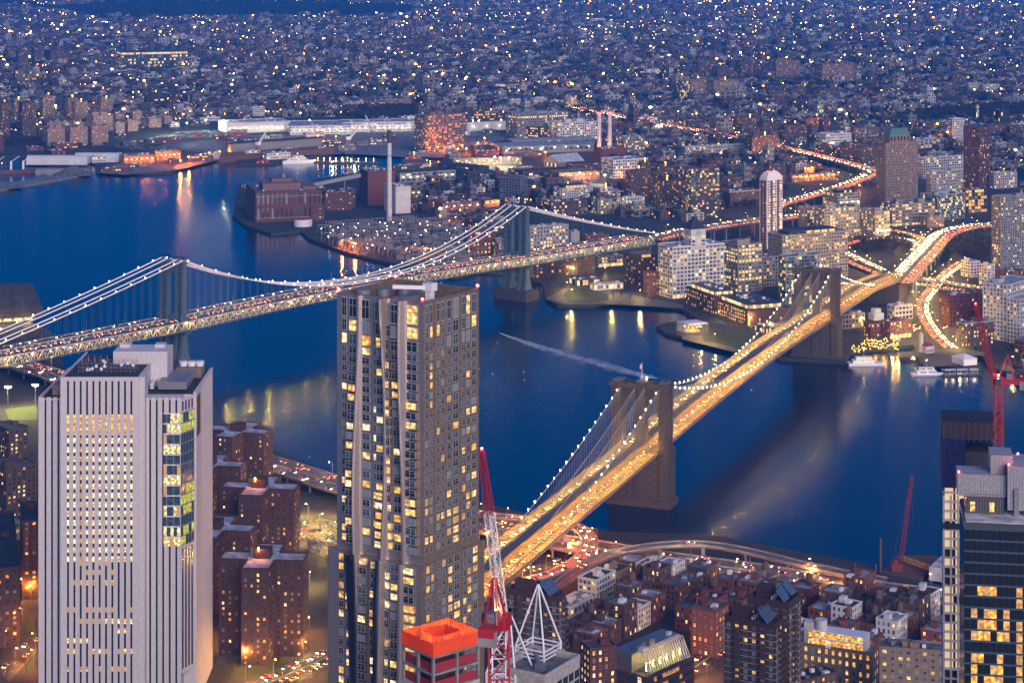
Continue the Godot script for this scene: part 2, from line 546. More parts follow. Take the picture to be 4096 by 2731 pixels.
# ---------------------------------------------------------------- the stone-towered bridge
const STONE_O := Vector3(87.4, 0, -1400)
const STONE_TURN := 1.1943
const STONE_SPAN := 509.0
const STEEL_O := Vector3(-297, 0, -1824)
const STEEL_TURN := 0.8720
const STEEL_SPAN := 469.0

func stone_deck(s: float) -> float:
	if s < 0: return 36.5 + s * 0.0245
	if s > STONE_SPAN: return 36.5 - (s - STONE_SPAN) * 0.02 - maxf(0.0, s - 700.0) * 0.055
	var k := s / STONE_SPAN
	return 36.5 + 4.5 * 4.0 * k * (1.0 - k)

func stone_cable(s: float, low: float) -> float:
	if s < 0:
		var k := -s / 195.0
		return lerpf(80.0, 36.0, k) - 3.5 * 4.0 * k * (1.0 - k)
	if s > STONE_SPAN:
		var k := (s - STONE_SPAN) / 195.0
		return lerpf(80.0, 36.0, k) - 3.5 * 4.0 * k * (1.0 - k)
	var u := s / STONE_SPAN * 2.0 - 1.0
	return low + (80.0 - low) * u * u

func arch_wall(b: MB, z0: float, z1: float, spring: float, apex: float, top: float, x: float) -> void:
	# wall over a pointed opening between z0 and z1, from the springing to the top, x thick each way
	var k := 10
	var mid := (z0 + z1) / 2
	var prev := Vector2(z0, spring)
	for i in range(1, k + 1):
		var f := float(i) / k
		var z := lerpf(z0, z1, f)
		var g := absf(f - 0.5) * 2.0
		var y := spring + (apex - spring) * (1.0 - pow(g, 1.75))
		var a := prev
		var c := Vector2(z, y)
		b.quad(Vector3(x, a.y, a.x), Vector3(x, top, a.x), Vector3(x, top, c.x), Vector3(x, c.y, c.x))
		b.quad(Vector3(-x, a.y, a.x), Vector3(-x, c.y, c.x), Vector3(-x, top, c.x), Vector3(-x, top, a.x))
		b.quad(Vector3(-x, a.y, a.x), Vector3(x, a.y, a.x), Vector3(x, c.y, c.x), Vector3(-x, c.y, c.x))
		prev = c

func stone_tower(root: Node3D, s: float) -> void:
	var t := Node3D.new()
	t.name = "tower"
	root.add_child(t, true)
	t.position = Vector3(s, 0, 0)
	var b := MB.new()
	b.block(-9.5, 9.5, -6, 5, -22.5, 22.5)
	b.block(-8.2, 8.2, 5, 33.5, -20.6, 20.6)
	for z in [-17.6, 0.0, 17.6]: b.block(-9.1, 9.1, 5, 34.5, z - 3.1, z + 3.1)
	b.block(-8.8, 8.8, 34.5, 36.6, -21.4, 21.4)
	b.block(-8.4, 8.4, 36.6, 37.9, -20.9, 20.9)
	part("base", b, M.stone_bridge, t)
	for z in [-16.1, 0.0, 16.1]:
		b = MB.new()
		var hw := 3.6 if z else 3.2
		b.block(-4.2, 4.2, 37.9, 62, z - hw, z + hw)
		b.block(-5.1, 5.1, 37.9, 78.2, z - hw * 0.62, z + hw * 0.62)
		if z: b.block(-3.4, 3.4, 37.9, 78.0, z + signf(z) * 3.6, z + signf(z) * 4.5)
		part("pier", b, M.stone_bridge, t)
	b = MB.new()
	arch_wall(b, -12.5, -3.2, 59, 72, 77.6, 4.0)
	arch_wall(b, 3.2, 12.5, 59, 72, 77.6, 4.0)
	b.block(-4.0, 4.0, 62, 77.6, -19.7, -12.5)
	b.block(-4.0, 4.0, 62, 77.6, -3.2, 3.2)
	b.block(-4.0, 4.0, 62, 77.6, 12.5, 19.7)
	part("arch_wall", b, M.stone_bridge, t)
	b = MB.new()
	b.block(-5.3, 5.3, 74.6, 75.4, -20.3, 20.3)
	b.block(-5.6, 5.6, 77.6, 79.2, -20.6, 20.6)
	b.block(-6.6, 6.6, 79.2, 80.6, -21.6, 21.6)
	b.block(-6.0, 6.0, 80.6, 81.6, -20.9, 20.9)
	part("cornice", b, M.stone_bridge, t)
	for z in [-16.1, 0.0, 16.1]:
		b = MB.new()
		b.block(-4.0, 4.0, 81.6, 83.0, z - 3.0, z + 3.0)
		part("saddle_housing", b, M.roof_grey, t)
	b = MB.new()
	b.tube(Vector3(0, 83.0, 0), Vector3(0, 94.5, 0), 0.22, 0.12, 6)
	for i in 4:
		var a := TAU * i / 4 + 0.4
		b.tube(Vector3(cos(a) * 1.8, 83.0, sin(a) * 1.8), Vector3(0, 86.0, 0), 0.1, 0.1, 4)
	part("flagpole", b, M.paint_white, t)
	b = MB.new()
	for i in 6:
		var x0 := -0.2 - i * 0.75
		var q := Vector3(x0, 93.9 - 0.10 * i, sin(i * 1.1) * 0.35)
		var q2 := Vector3(x0 - 0.75, 93.8 - 0.10 * i, sin((i + 1) * 1.1) * 0.35)
		b.quad(q - Vector3(0, 2.9, 0), q2 - Vector3(0, 2.9, 0), q2, q)
		b.quad(q2 - Vector3(0, 2.9, 0.03), q - Vector3(0, 2.9, 0.03), q - Vector3(0, 0, 0.03), q2 - Vector3(0, 0, 0.03))
	part("flag", b, mat("flag_cloth", 0.62, 0.5, 0.47, 0.9), t)
	b = MB.new()
	b.ball(Vector3(0, 84.4, 3.4), 0.55, 6, 4)
	b.block(-0.15, 0.15, 83, 84.2, 3.3, 3.5)
	part("flood_light", b, M.lamp_warm, t)

func stone_bridge() -> void:
	var root := thing("suspension_bridge", "suspension bridge with two brown stone towers pierced by pointed arches", "bridge", STONE_O, STONE_TURN)
	stone_tower(root, 0.0)
	stone_tower(root, STONE_SPAN)
	var s0 := -420.0
	var s1 := 860.0
	var step := 9.4
	var cuts := []
	var s := s0
	while s < s1:
		cuts.append(s)
		s += step
	var b := MB.new()
	var rail := MB.new()
	for i in cuts.size() - 1:
		var a: float = cuts[i]
		var c: float = cuts[i + 1]
		var ya := stone_deck(a)
		var yc := stone_deck(c)
		for side in [-1.0, 1.0]:
			var z0: float = minf(side * 3.6, side * 13.2)
			var z1: float = maxf(side * 3.6, side * 13.2)
			b.quad(Vector3(a, ya, z1), Vector3(c, yc, z1), Vector3(c, yc, z0), Vector3(a, ya, z0))
			b.quad(Vector3(a, ya - 1.6, z0), Vector3(c, yc - 1.6, z0), Vector3(c, yc - 1.6, z1), Vector3(a, ya - 1.6, z1))
			var zo: float = side * 13.2
			if side > 0: b.quad(Vector3(a, ya - 1.6, zo), Vector3(c, yc - 1.6, zo), Vector3(c, yc, zo), Vector3(a, ya, zo))
			else: b.quad(Vector3(c, yc - 1.6, zo), Vector3(a, ya - 1.6, zo), Vector3(a, ya, zo), Vector3(c, yc, zo))
	part("roadway", b, mat("deck_road", 0.24, 0.21, 0.17, 0.7), root)
	b = MB.new()
	for i in cuts.size() - 1:
		var a: float = cuts[i]
		var c: float = cuts[i + 1]
		var ya := stone_deck(a) + 5.2
		var yc := stone_deck(c) + 5.2
		b.beam(Vector3(a, ya, 0), Vector3(c, yc, 0), 5.6, 0.35)
	part("footway", b, mat("plank_walk", 0.13, 0.12, 0.11, 0.9), root)
	b = MB.new()
	for i in range(0, cuts.size() - 1):
		for side in [-2.8, 2.8]:
			var a: float = cuts[i]
			var c: float = cuts[i + 1]
			b.beam(Vector3(a, stone_deck(a) + 6.5, side), Vector3(c, stone_deck(c) + 6.5, side), 0.12, 0.12)
			b.beam(Vector3(a, stone_deck(a) + 5.3, side), Vector3(a, stone_deck(a) + 6.5, side), 0.1, 0.1)
	part("footway_railing", b, M.steel_dark, root)
	# stiffening trusses: four planes
	for z in [-13.2, -3.6, 3.6, 13.2]:
		b = MB.new()
		var hgt := 5.0 if absf(z) > 10 else 5.4
		for i in cuts.size() - 1:
			var a: float = cuts[i]
			var c: float = cuts[i + 1]
			var ya := stone_deck(a)
			var yc := stone_deck(c)
			b.beam(Vector3(a, ya + hgt, z), Vector3(c, yc + hgt, z), 0.5, 0.45)
			b.beam(Vector3(a, ya + 0.2, z), Vector3(c, yc + 0.2, z), 0.5, 0.5)
			b.beam(Vector3(a, ya + hgt * 0.5, z), Vector3(c, yc + hgt * 0.5, z), 0.15, 0.15)
			for k in 4:
				var f := lerpf(a, c, k / 4.0)
				var g := lerpf(a, c, (k + 1) / 4.0)
				b.beam(Vector3(f, stone_deck(f), z), Vector3(f, stone_deck(f) + hgt, z), 0.26, 0.26)
				if k % 2 == 0: b.beam(Vector3(f, stone_deck(f), z), Vector3(g, stone_deck(g) + hgt, z), 0.12, 0.12)
				else: b.beam(Vector3(f, stone_deck(f) + hgt, z), Vector3(g, stone_deck(g), z), 0.12, 0.12)
		part("stiffening_truss", b, M.steel_tan, root)
	b = MB.new()
	b.block(-4.8, 4.8, -0.16, 0.16, -0.16, 0.16)
	var strut := b.mesh()
	strut.surface_set_material(0, M.steel_tan)
	var rest := []
	var count := 0
	s = -300.0
	while s < 830:
		for z in [8.4, -8.4]:
			var t := Transform3D(Basis(Vector3.UP, PI / 2), Vector3(s, stone_deck(s) + 5.0, z))
			if s < 400 and count < 300:
				inst("cross_beam", strut, root, t)
				count += 1
			else: rest.append(t)
		s += 4.7
	many("cross_beams", strut, root, rest)
	# the floor beams seen from below at the outer edge
	b = MB.new()
	s = s0
	while s < s1:
		b.beam(Vector3(s, stone_deck(s) - 1.9, -13), Vector3(s, stone_deck(s) - 1.9, 13), 0.4, 1.0)
		s += 4.7
	part("floor_beams", b, M.steel_tan, root)
	# cables
	for z in [-13.6, -3.4, 3.4, 13.6]:
		b = MB.new()
		var low := 44.5
		var p := []
		for i in range(0, 21): p.append(Vector3(-195 + 195.0 * i / 20, stone_cable(-195 + 195.0 * i / 20, low), z))
		for i in range(1, 41): p.append(Vector3(STONE_SPAN * i / 40.0, stone_cable(STONE_SPAN * i / 40.0, low), z))
		for i in range(1, 21): p.append(Vector3(STONE_SPAN + 195.0 * i / 20, stone_cable(STONE_SPAN + 195.0 * i / 20, low), z))
		b.path(p, 0.26, 6)
		part("main_cable", b, M.cable_grey, root)
		b = MB.new()
		s = -190.0
		while s < STONE_SPAN + 190:
			if stone_cable(s, low) > stone_deck(s) + 6.0 and absf(s) > 3 and absf(s - STONE_SPAN) > 3:
				b.beam(Vector3(s, stone_deck(s) + 5, z), Vector3(s, stone_cable(s, low), z), 0.07, 0.07)
			s += 2.35 * 2
		for tw in [0.0, STONE_SPAN]:
			for dirn in [-1.0, 1.0]:
				for i in range(1, 16):
					var e: float = tw + dirn * 9.4 * i
					b.beam(Vector3(tw, 79.0, z), Vector3(e, stone_deck(e) + 5, z), 0.06, 0.06)
		var o := part("stay_cables", b, M.cable_grey, root)
		o.set_meta("kind", "stuff")
		if absf(z) > 10:
			b = MB.new()
			b.ball(Vector3.ZERO, 0.3, 6, 4)
			b.block(-0.08, 0.08, -0.9, -0.3, -0.08, 0.08)
			var lm := b.mesh()
			lm.surface_set_material(0, M.necklace)
			s = -188.0
			while s < STONE_SPAN + 190:
				if absf(s) > 6 and absf(s - STONE_SPAN) > 6:
					inst("cable_lamp", lm, root, Transform3D(Basis.from_scale(Vector3.ONE * rng.randf_range(0.6, 1.15)), Vector3(s, stone_cable(s, low) + 1.1, z)))
				s += 11.0
	# road lamps under the top struts
	b = MB.new()
	b.block(-0.4, 0.4, -0.12, 0.12, -0.4, 0.4)
	var lamp := b.mesh()
	lamp.surface_set_material(0, M.lamp_road)
	s = -330.0
	while s < 830:
		for z in [8.4, -8.4]:
			inst("road_lamp", lamp, root, Transform3D(Basis(), Vector3(s, stone_deck(s) + 4.6, z)))
			light(root.to_global(Vector3(s, stone_deck(s) + 4.2, z)), Color(1.0, 0.72, 0.28) if z > 0 else Color(1.0, 0.82, 0.42), 250.0, 0.25)
		s += 14.0
	# masonry anchorages and approach walls
	for e in [[-420.0, -290.0], [806.0, 862.0]]:
		b = MB.new()
		b.block(e[0], e[1], -2, stone_deck((e[0] + e[1]) / 2) - 2.6, -15.5, 15.5)
		b.block(e[0] - 0.6, e[1] + 0.6, stone_deck((e[0] + e[1]) / 2) - 2.6, stone_deck((e[0] + e[1]) / 2) - 1.9, -16.2, 16.2)
		for k in 5:
			var x: float = lerpf(e[0] + 4, e[1] - 4, k / 4.0)
			b.block(x - 1.4, x + 1.4, -2, stone_deck(x) - 4.0, -16.1, 16.1)
		part("anchorage", b, M.stone_bridge, root)
	for e in [-17.0, -13.4]: pass
	b = MB.new()
	b.prism(pv([239.0,-1878.5,297.8,-1853.7,308.3,-1901.9,250.5,-1921.8]), -3, 2.2)
	structure("pier_apron", b, M.paving)

func light(where: Vector3, c: Color, energy: float, size: float) -> OmniLight3D:
	var l := OmniLight3D.new()
	l.name = numbered("lamp_light")
	l.light_color = c
	l.light_energy = energy
	l.light_size = size
	l.omni_range = 80.0
	l.omni_attenuation = 2.0
	l.shadow_enabled = true
	add_child(l)
	l.position = where
	return l

# ---------------------------------------------------------------- the blue steel bridge
func steel_deck(s: float) -> float:
	if s < 0: return 37.5 + s * 0.004
	if s > STEEL_SPAN: return 37.5 - (s - STEEL_SPAN) * (0.016 if s < STEEL_SPAN + 230 else 0.022)
	var k := s / STEEL_SPAN
	return 37.5 + 3.6 * 4.0 * k * (1.0 - k)

func steel_cable(s: float) -> float:
	if s < 0: return lerpf(98.0, 47.0, -s / 232.0) - 3.5 * 4 * (-s / 232.0) * (1 + s / 232.0) * 0.6
	if s > STEEL_SPAN:
		var k := (s - STEEL_SPAN) / 232.0
		return lerpf(98.0, 44.0, k) - 3.5 * 4 * k * (1 - k) * 0.6
	var u := s / STEEL_SPAN * 2.0 - 1.0
	return 50.0 + 48.0 * u * u

func steel_tower(root: Node3D, s: float) -> void:
	var t := Node3D.new()
	t.name = "tower"
	root.add_child(t, true)
	t.position = Vector3(s, 0, 0)
	var b := MB.new()
	b.block(-11, 11, -6, 9, -22, 22)
	b.block(-10, 10, 9, 11, -21, 21)
	b.block(-11.4, 11.4, 6.6, 7.4, -22.4, 22.4)
	part("masonry_pier", b, M.stone_bridge, t)
	for z in [-14.2, -6.0, 6.0, 14.2]:
		b = MB.new()
		# leg: flared foot, straight shaft, cap
		var prev := [5.6, 2.3, 11.0]
		for q in [[3.6, 1.75, 20.0], [2.5, 1.5, 32.0], [2.3, 1.45, 52.0], [2.0, 1.35, 95.0]]:
			var a := prev
			var lo := [Vector3(-a[0], a[2], z + a[1]), Vector3(a[0], a[2], z + a[1]), Vector3(a[0], a[2], z - a[1]), Vector3(-a[0], a[2], z - a[1])]
			var hi := [Vector3(-q[0], q[2], z + q[1]), Vector3(q[0], q[2], z + q[1]), Vector3(q[0], q[2], z - q[1]), Vector3(-q[0], q[2], z - q[1])]
			for i in 4: b.quad(lo[i], lo[(i + 1) % 4], hi[(i + 1) % 4], hi[i])
			prev = q
		b.block(-2.7, 2.7, 95, 96.4, z - 1.9, z + 1.9)
		b.block(-1.2, 1.2, 96.4, 99, z - 0.9, z + 0.9)
		b.ball(Vector3(0, 100.2, z), 1.25, 8, 6)
		b.tube(Vector3(0, 101, z), Vector3(0, 104.2, z), 0.35, 0.05, 5)
		for y in [24.0, 34.0, 47.0, 60.0, 76.0, 88.0]: b.block(-2.75, 2.75, y, y + 0.8, z - 1.85, z + 1.85)
		part("leg", b, M.steel_blue, t)
	# lattice between each pair of legs
	for side in [-1.0, 1.0]:
		b = MB.new()
		for x in [-1.6, 1.6]:
			var y := 50.0
			while y < 90:
				b.beam(Vector3(x, y, side * 7.4), Vector3(x, y + 6.4, side * 12.9), 0.35, 0.35)
				b.beam(Vector3(x, y + 6.4, side * 7.4), Vector3(x, y, side * 12.9), 0.35, 0.35)
				b.beam(Vector3(x, y, side * 7.3), Vector3(x, y, side * 13.0), 0.5, 0.5)
				y += 6.4
		var yy := 13.0
		while yy < 34:
			b.beam(Vector3(0, yy, side * 7.0), Vector3(0, yy + 7, side * 13.2), 0.4, 0.4)
			b.beam(Vector3(0, yy + 7, side * 7.0), Vector3(0, yy, side * 13.2), 0.4, 0.4)
			yy += 7.0
		part("lattice", b, M.steel_blue, t)
	b = MB.new()
	arch_wall(b, -4.6, 4.6, 80, 88, 93.6, 1.1)
	b.block(-1.5, 1.5, 91.6, 94.4, -16, 16)
	b.block(-2.1, 2.1, 94.4, 95.2, -16.6, 16.6)
	arch_wall(b, 7.3, 12.9, 86, 90, 93.6, 0.9)
	arch_wall(b, -12.9, -7.3, 86, 90, 93.6, 0.9)
	part("portal_arch", b, M.steel_blue, t)
	b = MB.new()
	b.block(-2.4, 2.4, 47.4, 48.4, -19, 19)
	b.block(-2.6, 2.6, 33.5, 36, -19, 19)
	arch_wall(b, -4.4, 4.4, 26, 31, 33.6, 1.1)
	part("cross_girder", b, M.steel_blue, t)
	# gallery that runs round the outer leg at deck level
	for side in [-1.0, 1.0]:
		b = MB.new()
		for i in 8:
			var a0 := PI * i / 8
			var a1 := PI * (i + 1) / 8
			var p := Vector3(-cos(a0) * 9, 37.6, side * (16.5 + sin(a0) * 5.5))
			var q := Vector3(-cos(a1) * 9, 37.6, side * (16.5 + sin(a1) * 5.5))
			b.beam(p, q, 1.8, 0.5)
			b.beam(p + Vector3(0, 1.2, 0), q + Vector3(0, 1.2, 0), 0.15, 0.15)
			b.beam(p - Vector3(0, 0.3, 0), Vector3(p.x * 0.4, 33.0, side * 16), 0.3, 0.3)
		part("gallery", b, M.steel_blue, t)

func steel_bridge() -> void:
	var root := thing("suspension_bridge", "suspension bridge with blue-grey steel lattice towers and four cables coloured pale as if lit", "bridge", STEEL_O, STEEL_TURN)
	steel_tower(root, 0.0)
	steel_tower(root, STEEL_SPAN)
	var s0 := -270.0
	var s1 := 690.0
	var step := 8.0
	var n := int((s1 - s0) / step)
	# lower road in the middle, tracks beside it, upper roads at the edges
	var lo := MB.new()
	var up := MB.new()
	for i in n:
		var a := s0 + i * step
		var c := a + step
		var ya := steel_deck(a)
		var yc := steel_deck(c)
		lo.beam(Vector3(a, ya, 0), Vector3(c, yc, 0), 36.5, 0.5)
		for z in [-11.2, 11.2]: up.beam(Vector3(a, ya + 7.2, z), Vector3(c, yc + 7.2, z), 9.6, 0.4)
	part("lower_deck", lo, M.asphalt, root)
	part("upper_roadway", up, mat("upper_road", 0.10, 0.09, 0.085, 0.7), root)
	for z in [-18.4, -6.2, 6.2, 18.4]:
		var b := MB.new()
		for i in n:
			var a := s0 + i * step
			var c := a + step
			var m := (a + c) / 2
			var ya := steel_deck(a)
			var yc := steel_deck(c)
			b.beam(Vector3(a, ya + 7.2, z), Vector3(c, yc + 7.2, z), 0.8, 0.8)
			b.beam(Vector3(a, ya, z), Vector3(c, yc, z), 0.8, 0.9)
			b.beam(Vector3(a, ya, z), Vector3(m, steel_deck(m) + 7.2, z), 0.55, 0.7)
			b.beam(Vector3(m, steel_deck(m) + 7.2, z), Vector3(c, yc, z), 0.55, 0.7)
			b.beam(Vector3(m, steel_deck(m), z), Vector3(m, steel_deck(m) + 7.2, z), 0.3, 0.3)
		part("stiffening_truss", b, M.steel_truss_lit, root)
	var fb := MB.new()
	for i in range(0, n, 1):
		var a := s0 + i * step
		fb.beam(Vector3(a, steel_deck(a) - 1.0, -20), Vector3(a, steel_deck(a) - 1.0, 20), 0.5, 1.3)
		fb.beam(Vector3(a, steel_deck(a) + 8.6, -16.5), Vector3(a, steel_deck(a) + 8.6, -6), 0.25, 0.25)
	part("floor_beams", fb, M.steel_blue, root)
	var wk := MB.new()
	for i in n:
		var a := s0 + i * step
		var c := a + step
		for z in [-20.6, 20.6]:
			wk.beam(Vector3(a, steel_deck(a) + 0.2, z), Vector3(c, steel_deck(c) + 0.2, z), 3.2, 0.25)
			wk.beam(Vector3(a, steel_deck(a) + 1.6, z * 1.08), Vector3(c, steel_deck(c) + 1.6, z * 1.08), 0.12, 0.12)
			wk.beam(Vector3(a, steel_deck(a), z * 1.08), Vector3(a, steel_deck(a) + 1.6, z * 1.08), 0.12, 0.12)
	part("walkway", wk, M.steel_blue, root)
	for z in [-14.2, -6.0, 6.0, 14.2]:
		var b := MB.new()
		var p := []
		for i in 17: p.append(Vector3(-240 + 15.0 * i, steel_cable(-240 + 15.0 * i), z))
		for i in range(1, 33): p.append(Vector3(STEEL_SPAN * i / 32.0, steel_cable(STEEL_SPAN * i / 32.0), z))
		for i in range(1, 17): p.append(Vector3(STEEL_SPAN + 14.5 * i, steel_cable(STEEL_SPAN + 14.5 * i), z))
		b.path(p, 0.6, 6)  # drawn wider than the cable itself, to take in the lamp glow
		part("main_cable", b, M.cable_lit, root)
		b = MB.new()
		var s := -228.0
		while s < STEEL_SPAN + 225:
			if absf(s) > 4 and absf(s - STEEL_SPAN) > 4 and steel_cable(s) > steel_deck(s) + 9:
				b.beam(Vector3(s, steel_deck(s) + 7, z), Vector3(s, steel_cable(s), z), 0.1, 0.1)
			s += 9.0
		part("suspenders", b, M.steel_blue, root).set_meta("kind", "stuff")
		if absf(z) > 10:
			b = MB.new()
			b.ball(Vector3.ZERO, 0.3, 6, 4)
			b.block(-0.08, 0.08, -0.9, -0.3, -0.08, 0.08)
			var lm := b.mesh()
			lm.surface_set_material(0, M.necklace)
			s = -235.0
			while s < STEEL_SPAN + 225:
				inst("cable_lamp", lm, root, Transform3D(Basis.from_scale(Vector3.ONE * rng.randf_range(0.6, 1.15)), Vector3(s, steel_cable(s) + 1.2, z)))
				s += 16.0
	var b := MB.new()
	b.block(-0.5, 0.5, -0.12, 0.12, -0.3, 0.3)
	var lamp := b.mesh()
	lamp.surface_set_material(0, M.lamp_road)
	var s := -262.0
	while s < 690:
		for z in [16.2, -16.2]:
			inst("road_lamp", lamp, root, Transform3D(Basis(), Vector3(s, steel_deck(s) + 6.4, z)))
			if z > 0: light(root.to_global(Vector3(s, steel_deck(s) + 5.9, z)), Color(1.0, 0.80, 0.38), 260.0, 0.3)
		s += 24.0
	b = MB.new()
	b.tube(Vector3(0, 0, 0), Vector3(0, 9, 0), 0.14, 0.09, 5)
	b.beam(Vector3(0, 9, 0), Vector3(0, 9.2, 2.4), 0.12, 0.12)
	var pole := b.mesh()
	pole.surface_set_material(0, M.metal_grey)
	s = -250.0
	while s < 690:
		inst("lamp_post", pole, root, Transform3D(Basis(), Vector3(s, steel_deck(s) + 7.4, -16.4)))
		inst("lamp_post", pole, root, Transform3D(Basis(), Vector3(s + 20, steel_deck(s) + 7.4, 6.5)))
		s += 42.0

# ---------------------------------------------------------------- buildings
# style: wall, roof, floor height, bay, window width, window height (shares), frame, lit colours, share lit
var STY := {
	"brown": ["brick_brown", "roof_grey", 2.8, 3.3, 0.40, 0.50, "frame_white", ["light_warm", "light_dim", "light_white"], 0.22],
	"darkbrick": ["brick_dark", "roof_tar", 3.4, 3.4, 0.42, 0.55, "frame_dark", ["light_warm", "light_amber"], 0.25],
	"redbrick": ["brick_red", "roof_grey", 3.5, 3.3, 0.40, 0.55, "frame_white", ["light_warm", "light_amber", "light_white"], 0.22],
	"tan": ["brick_tan", "roof_grey", 2.9, 3.4, 0.46, 0.50, "frame_white", ["light_warm", "light_dim"], 0.16],
	"cream": ["stone_cream", "roof_grey", 4.0, 4.2, 0.70, 0.60, "frame_white", ["light_warm", "light_white"], 0.42],
	"white": ["white_wall", "roof_pale", 4.0, 4.2, 0.70, 0.60, "frame_white", ["light_warm", "light_white", "light_dim"], 0.24],
	"pale": ["stone_pale", "roof_pale", 3.6, 4.0, 0.55, 0.55, "frame_white", ["light_warm", "light_white"], 0.25],
	"grey": ["stone_grey", "roof_grey", 3.8, 3.8, 0.66, 0.60, "frame_dark", ["light_warm", "light_amber", "light_dim"], 0.26],
	"glass": ["steel_dark", "roof_grey", 3.5, 2.6, 0.90, 0.82, "frame_dark", ["light_white", "light_warm", "light_dim"], 0.35],
	"bluegrey": ["metal_grey", "roof_grey", 3.4, 3.0, 0.80, 0.66, "frame_dark", ["light_white", "light_warm"], 0.25],
	"shed": ["metal_grey", "roof_grey", 9.0, 9.0, 0.7, 0.3, "frame_dark", ["light_white"], 0.1],
	"plain": ["concrete", "roof_grey", 60.0, 60.0, 0.0, 0.0, "frame_dark", ["light_white"], 0.0],
}

func unit_meshes() -> void:
	var b := MB.new()
	b.block(-0.5, 0.5, -0.5, 0.5, -0.5, 0.5)
	box_unit = b.mesh()
	# a pane that stands 3 cm proud of the wall, facing +z, one by one
	b = MB.new()
	b.block(-0.5, 0.5, -0.5, 0.5, -0.2, 0.03, 31)
	pane_unit = b.mesh()
	# a sash: pane, frame and mullions
	b = MB.new()
	b.quad(Vector3(-0.5, -0.5, 0.03), Vector3(0.5, -0.5, 0.03), Vector3(0.5, 0.5, 0.03), Vector3(-0.5, 0.5, 0.03))
	sash_unit = b.mesh()
	b = MB.new()
	for q in [[-0.52, -0.475, -0.53, 0.53], [0.475, 0.52, -0.53, 0.53], [-0.475, 0.475, 0.48, 0.53], [-0.475, 0.475, -0.54, -0.48], [-0.02, 0.02, -0.48, 0.48], [-0.475, -0.02, 0.11, 0.14], [0.02, 0.475, 0.11, 0.14]]:
		b.block(q[0], q[1], q[2], q[3], -0.05, 0.09, 31)
	sash_unit = b.mesh(sash_unit)

func pane_material(lit: Array, share: float) -> Material:
	if rng.randf() < share: return M[lit[rng.randi() % lit.size()]]
	return M.blind if rng.randf() < 0.16 else (M.glass_blue if rng.randf() < 0.35 else M.glass_dark)

# windows on one face: origin at the lower left corner, right vector, outward turn; spots = [[x, y, w, h, material or null]]
func add_windows(root: Node3D, spots: Array, frame: Material, singly: bool, budget: Array) -> void:
	var groups := {}
	for q in spots:
		var t := Transform3D(Basis(Vector3.UP, q[1]) * Basis.from_scale(Vector3(q[2], q[3], 1.0)), q[0])
		if singly and budget[0] > 0:
			budget[0] -= 1
			var o := inst("window", sash_unit, root, t, q[4])
			o.set_surface_override_material(1, frame)
		else:
			if not groups.has(q[4]): groups[q[4]] = []
			groups[q[4]].append(t)
	for m in groups:
		var mm := pane_mesh(m, frame if singly else null)
		many("windows" if not String(m.resource_name).begins_with("light") else "lit_windows", mm, root, groups[m])

var pane_cache := {}
func pane_mesh(m: Material, frame: Material) -> Mesh:
	var key := [m, frame]
	if not pane_cache.has(key):
		var c: ArrayMesh = (sash_unit if frame else pane_unit).duplicate()
		c.surface_set_material(0, m)
		if frame: c.surface_set_material(1, frame)
		pane_cache[key] = c
	return pane_cache[key]

func wall_block(root: Node3D, w: float, h: float, d: float, wall: Material, roof: Material, y0 := 0.0, par := 1.0) -> void:
	var b := MB.new()
	b.block(-w / 2, w / 2, y0, y0 + h, -d / 2, d / 2, 15)
	if par > 0:
		var e := 0.35
		b.block(-w / 2 - 0.15, w / 2 + 0.15, y0 + h, y0 + h + par, d / 2 - e, d / 2 + 0.15)
		b.block(-w / 2 - 0.15, w / 2 + 0.15, y0 + h, y0 + h + par, -d / 2 - 0.15, -d / 2 + e)
		b.block(-w / 2 - 0.15, -w / 2 + e, y0 + h, y0 + h + par, -d / 2 + e, d / 2 - e)
		b.block(w / 2 - e, w / 2 + 0.15, y0 + h, y0 + h + par, -d / 2 + e, d / 2 - e)
	part("wall", b, wall, root)
	b = MB.new()
	b.quad(Vector3(-w / 2, y0 + h + 0.01, d / 2), Vector3(w / 2, y0 + h + 0.01, d / 2), Vector3(w / 2, y0 + h + 0.01, -d / 2), Vector3(-w / 2, y0 + h + 0.01, -d / 2))
	part("roof", b, roof, root)

func water_tank(root: Node3D, at: Vector3, k := 1.0) -> void:
	var b := MB.new()
	for e in [Vector3(1, 0, 1), Vector3(-1, 0, 1), Vector3(1, 0, -1), Vector3(-1, 0, -1)]: b.beam(at + e * 1.3 * k, at + e * 1.3 * k + Vector3(0, 3 * k, 0), 0.25, 0.25)
	b.tube(at + Vector3(0, 3 * k, 0), at + Vector3(0, 6.5 * k, 0), 2.0 * k, 1.9 * k, 10)
	b.tube(at + Vector3(0, 6.5 * k, 0), at + Vector3(0, 7.8 * k, 0), 2.1 * k, 0.1, 10)
	part("water_tank", b, M.tank_wood, root)

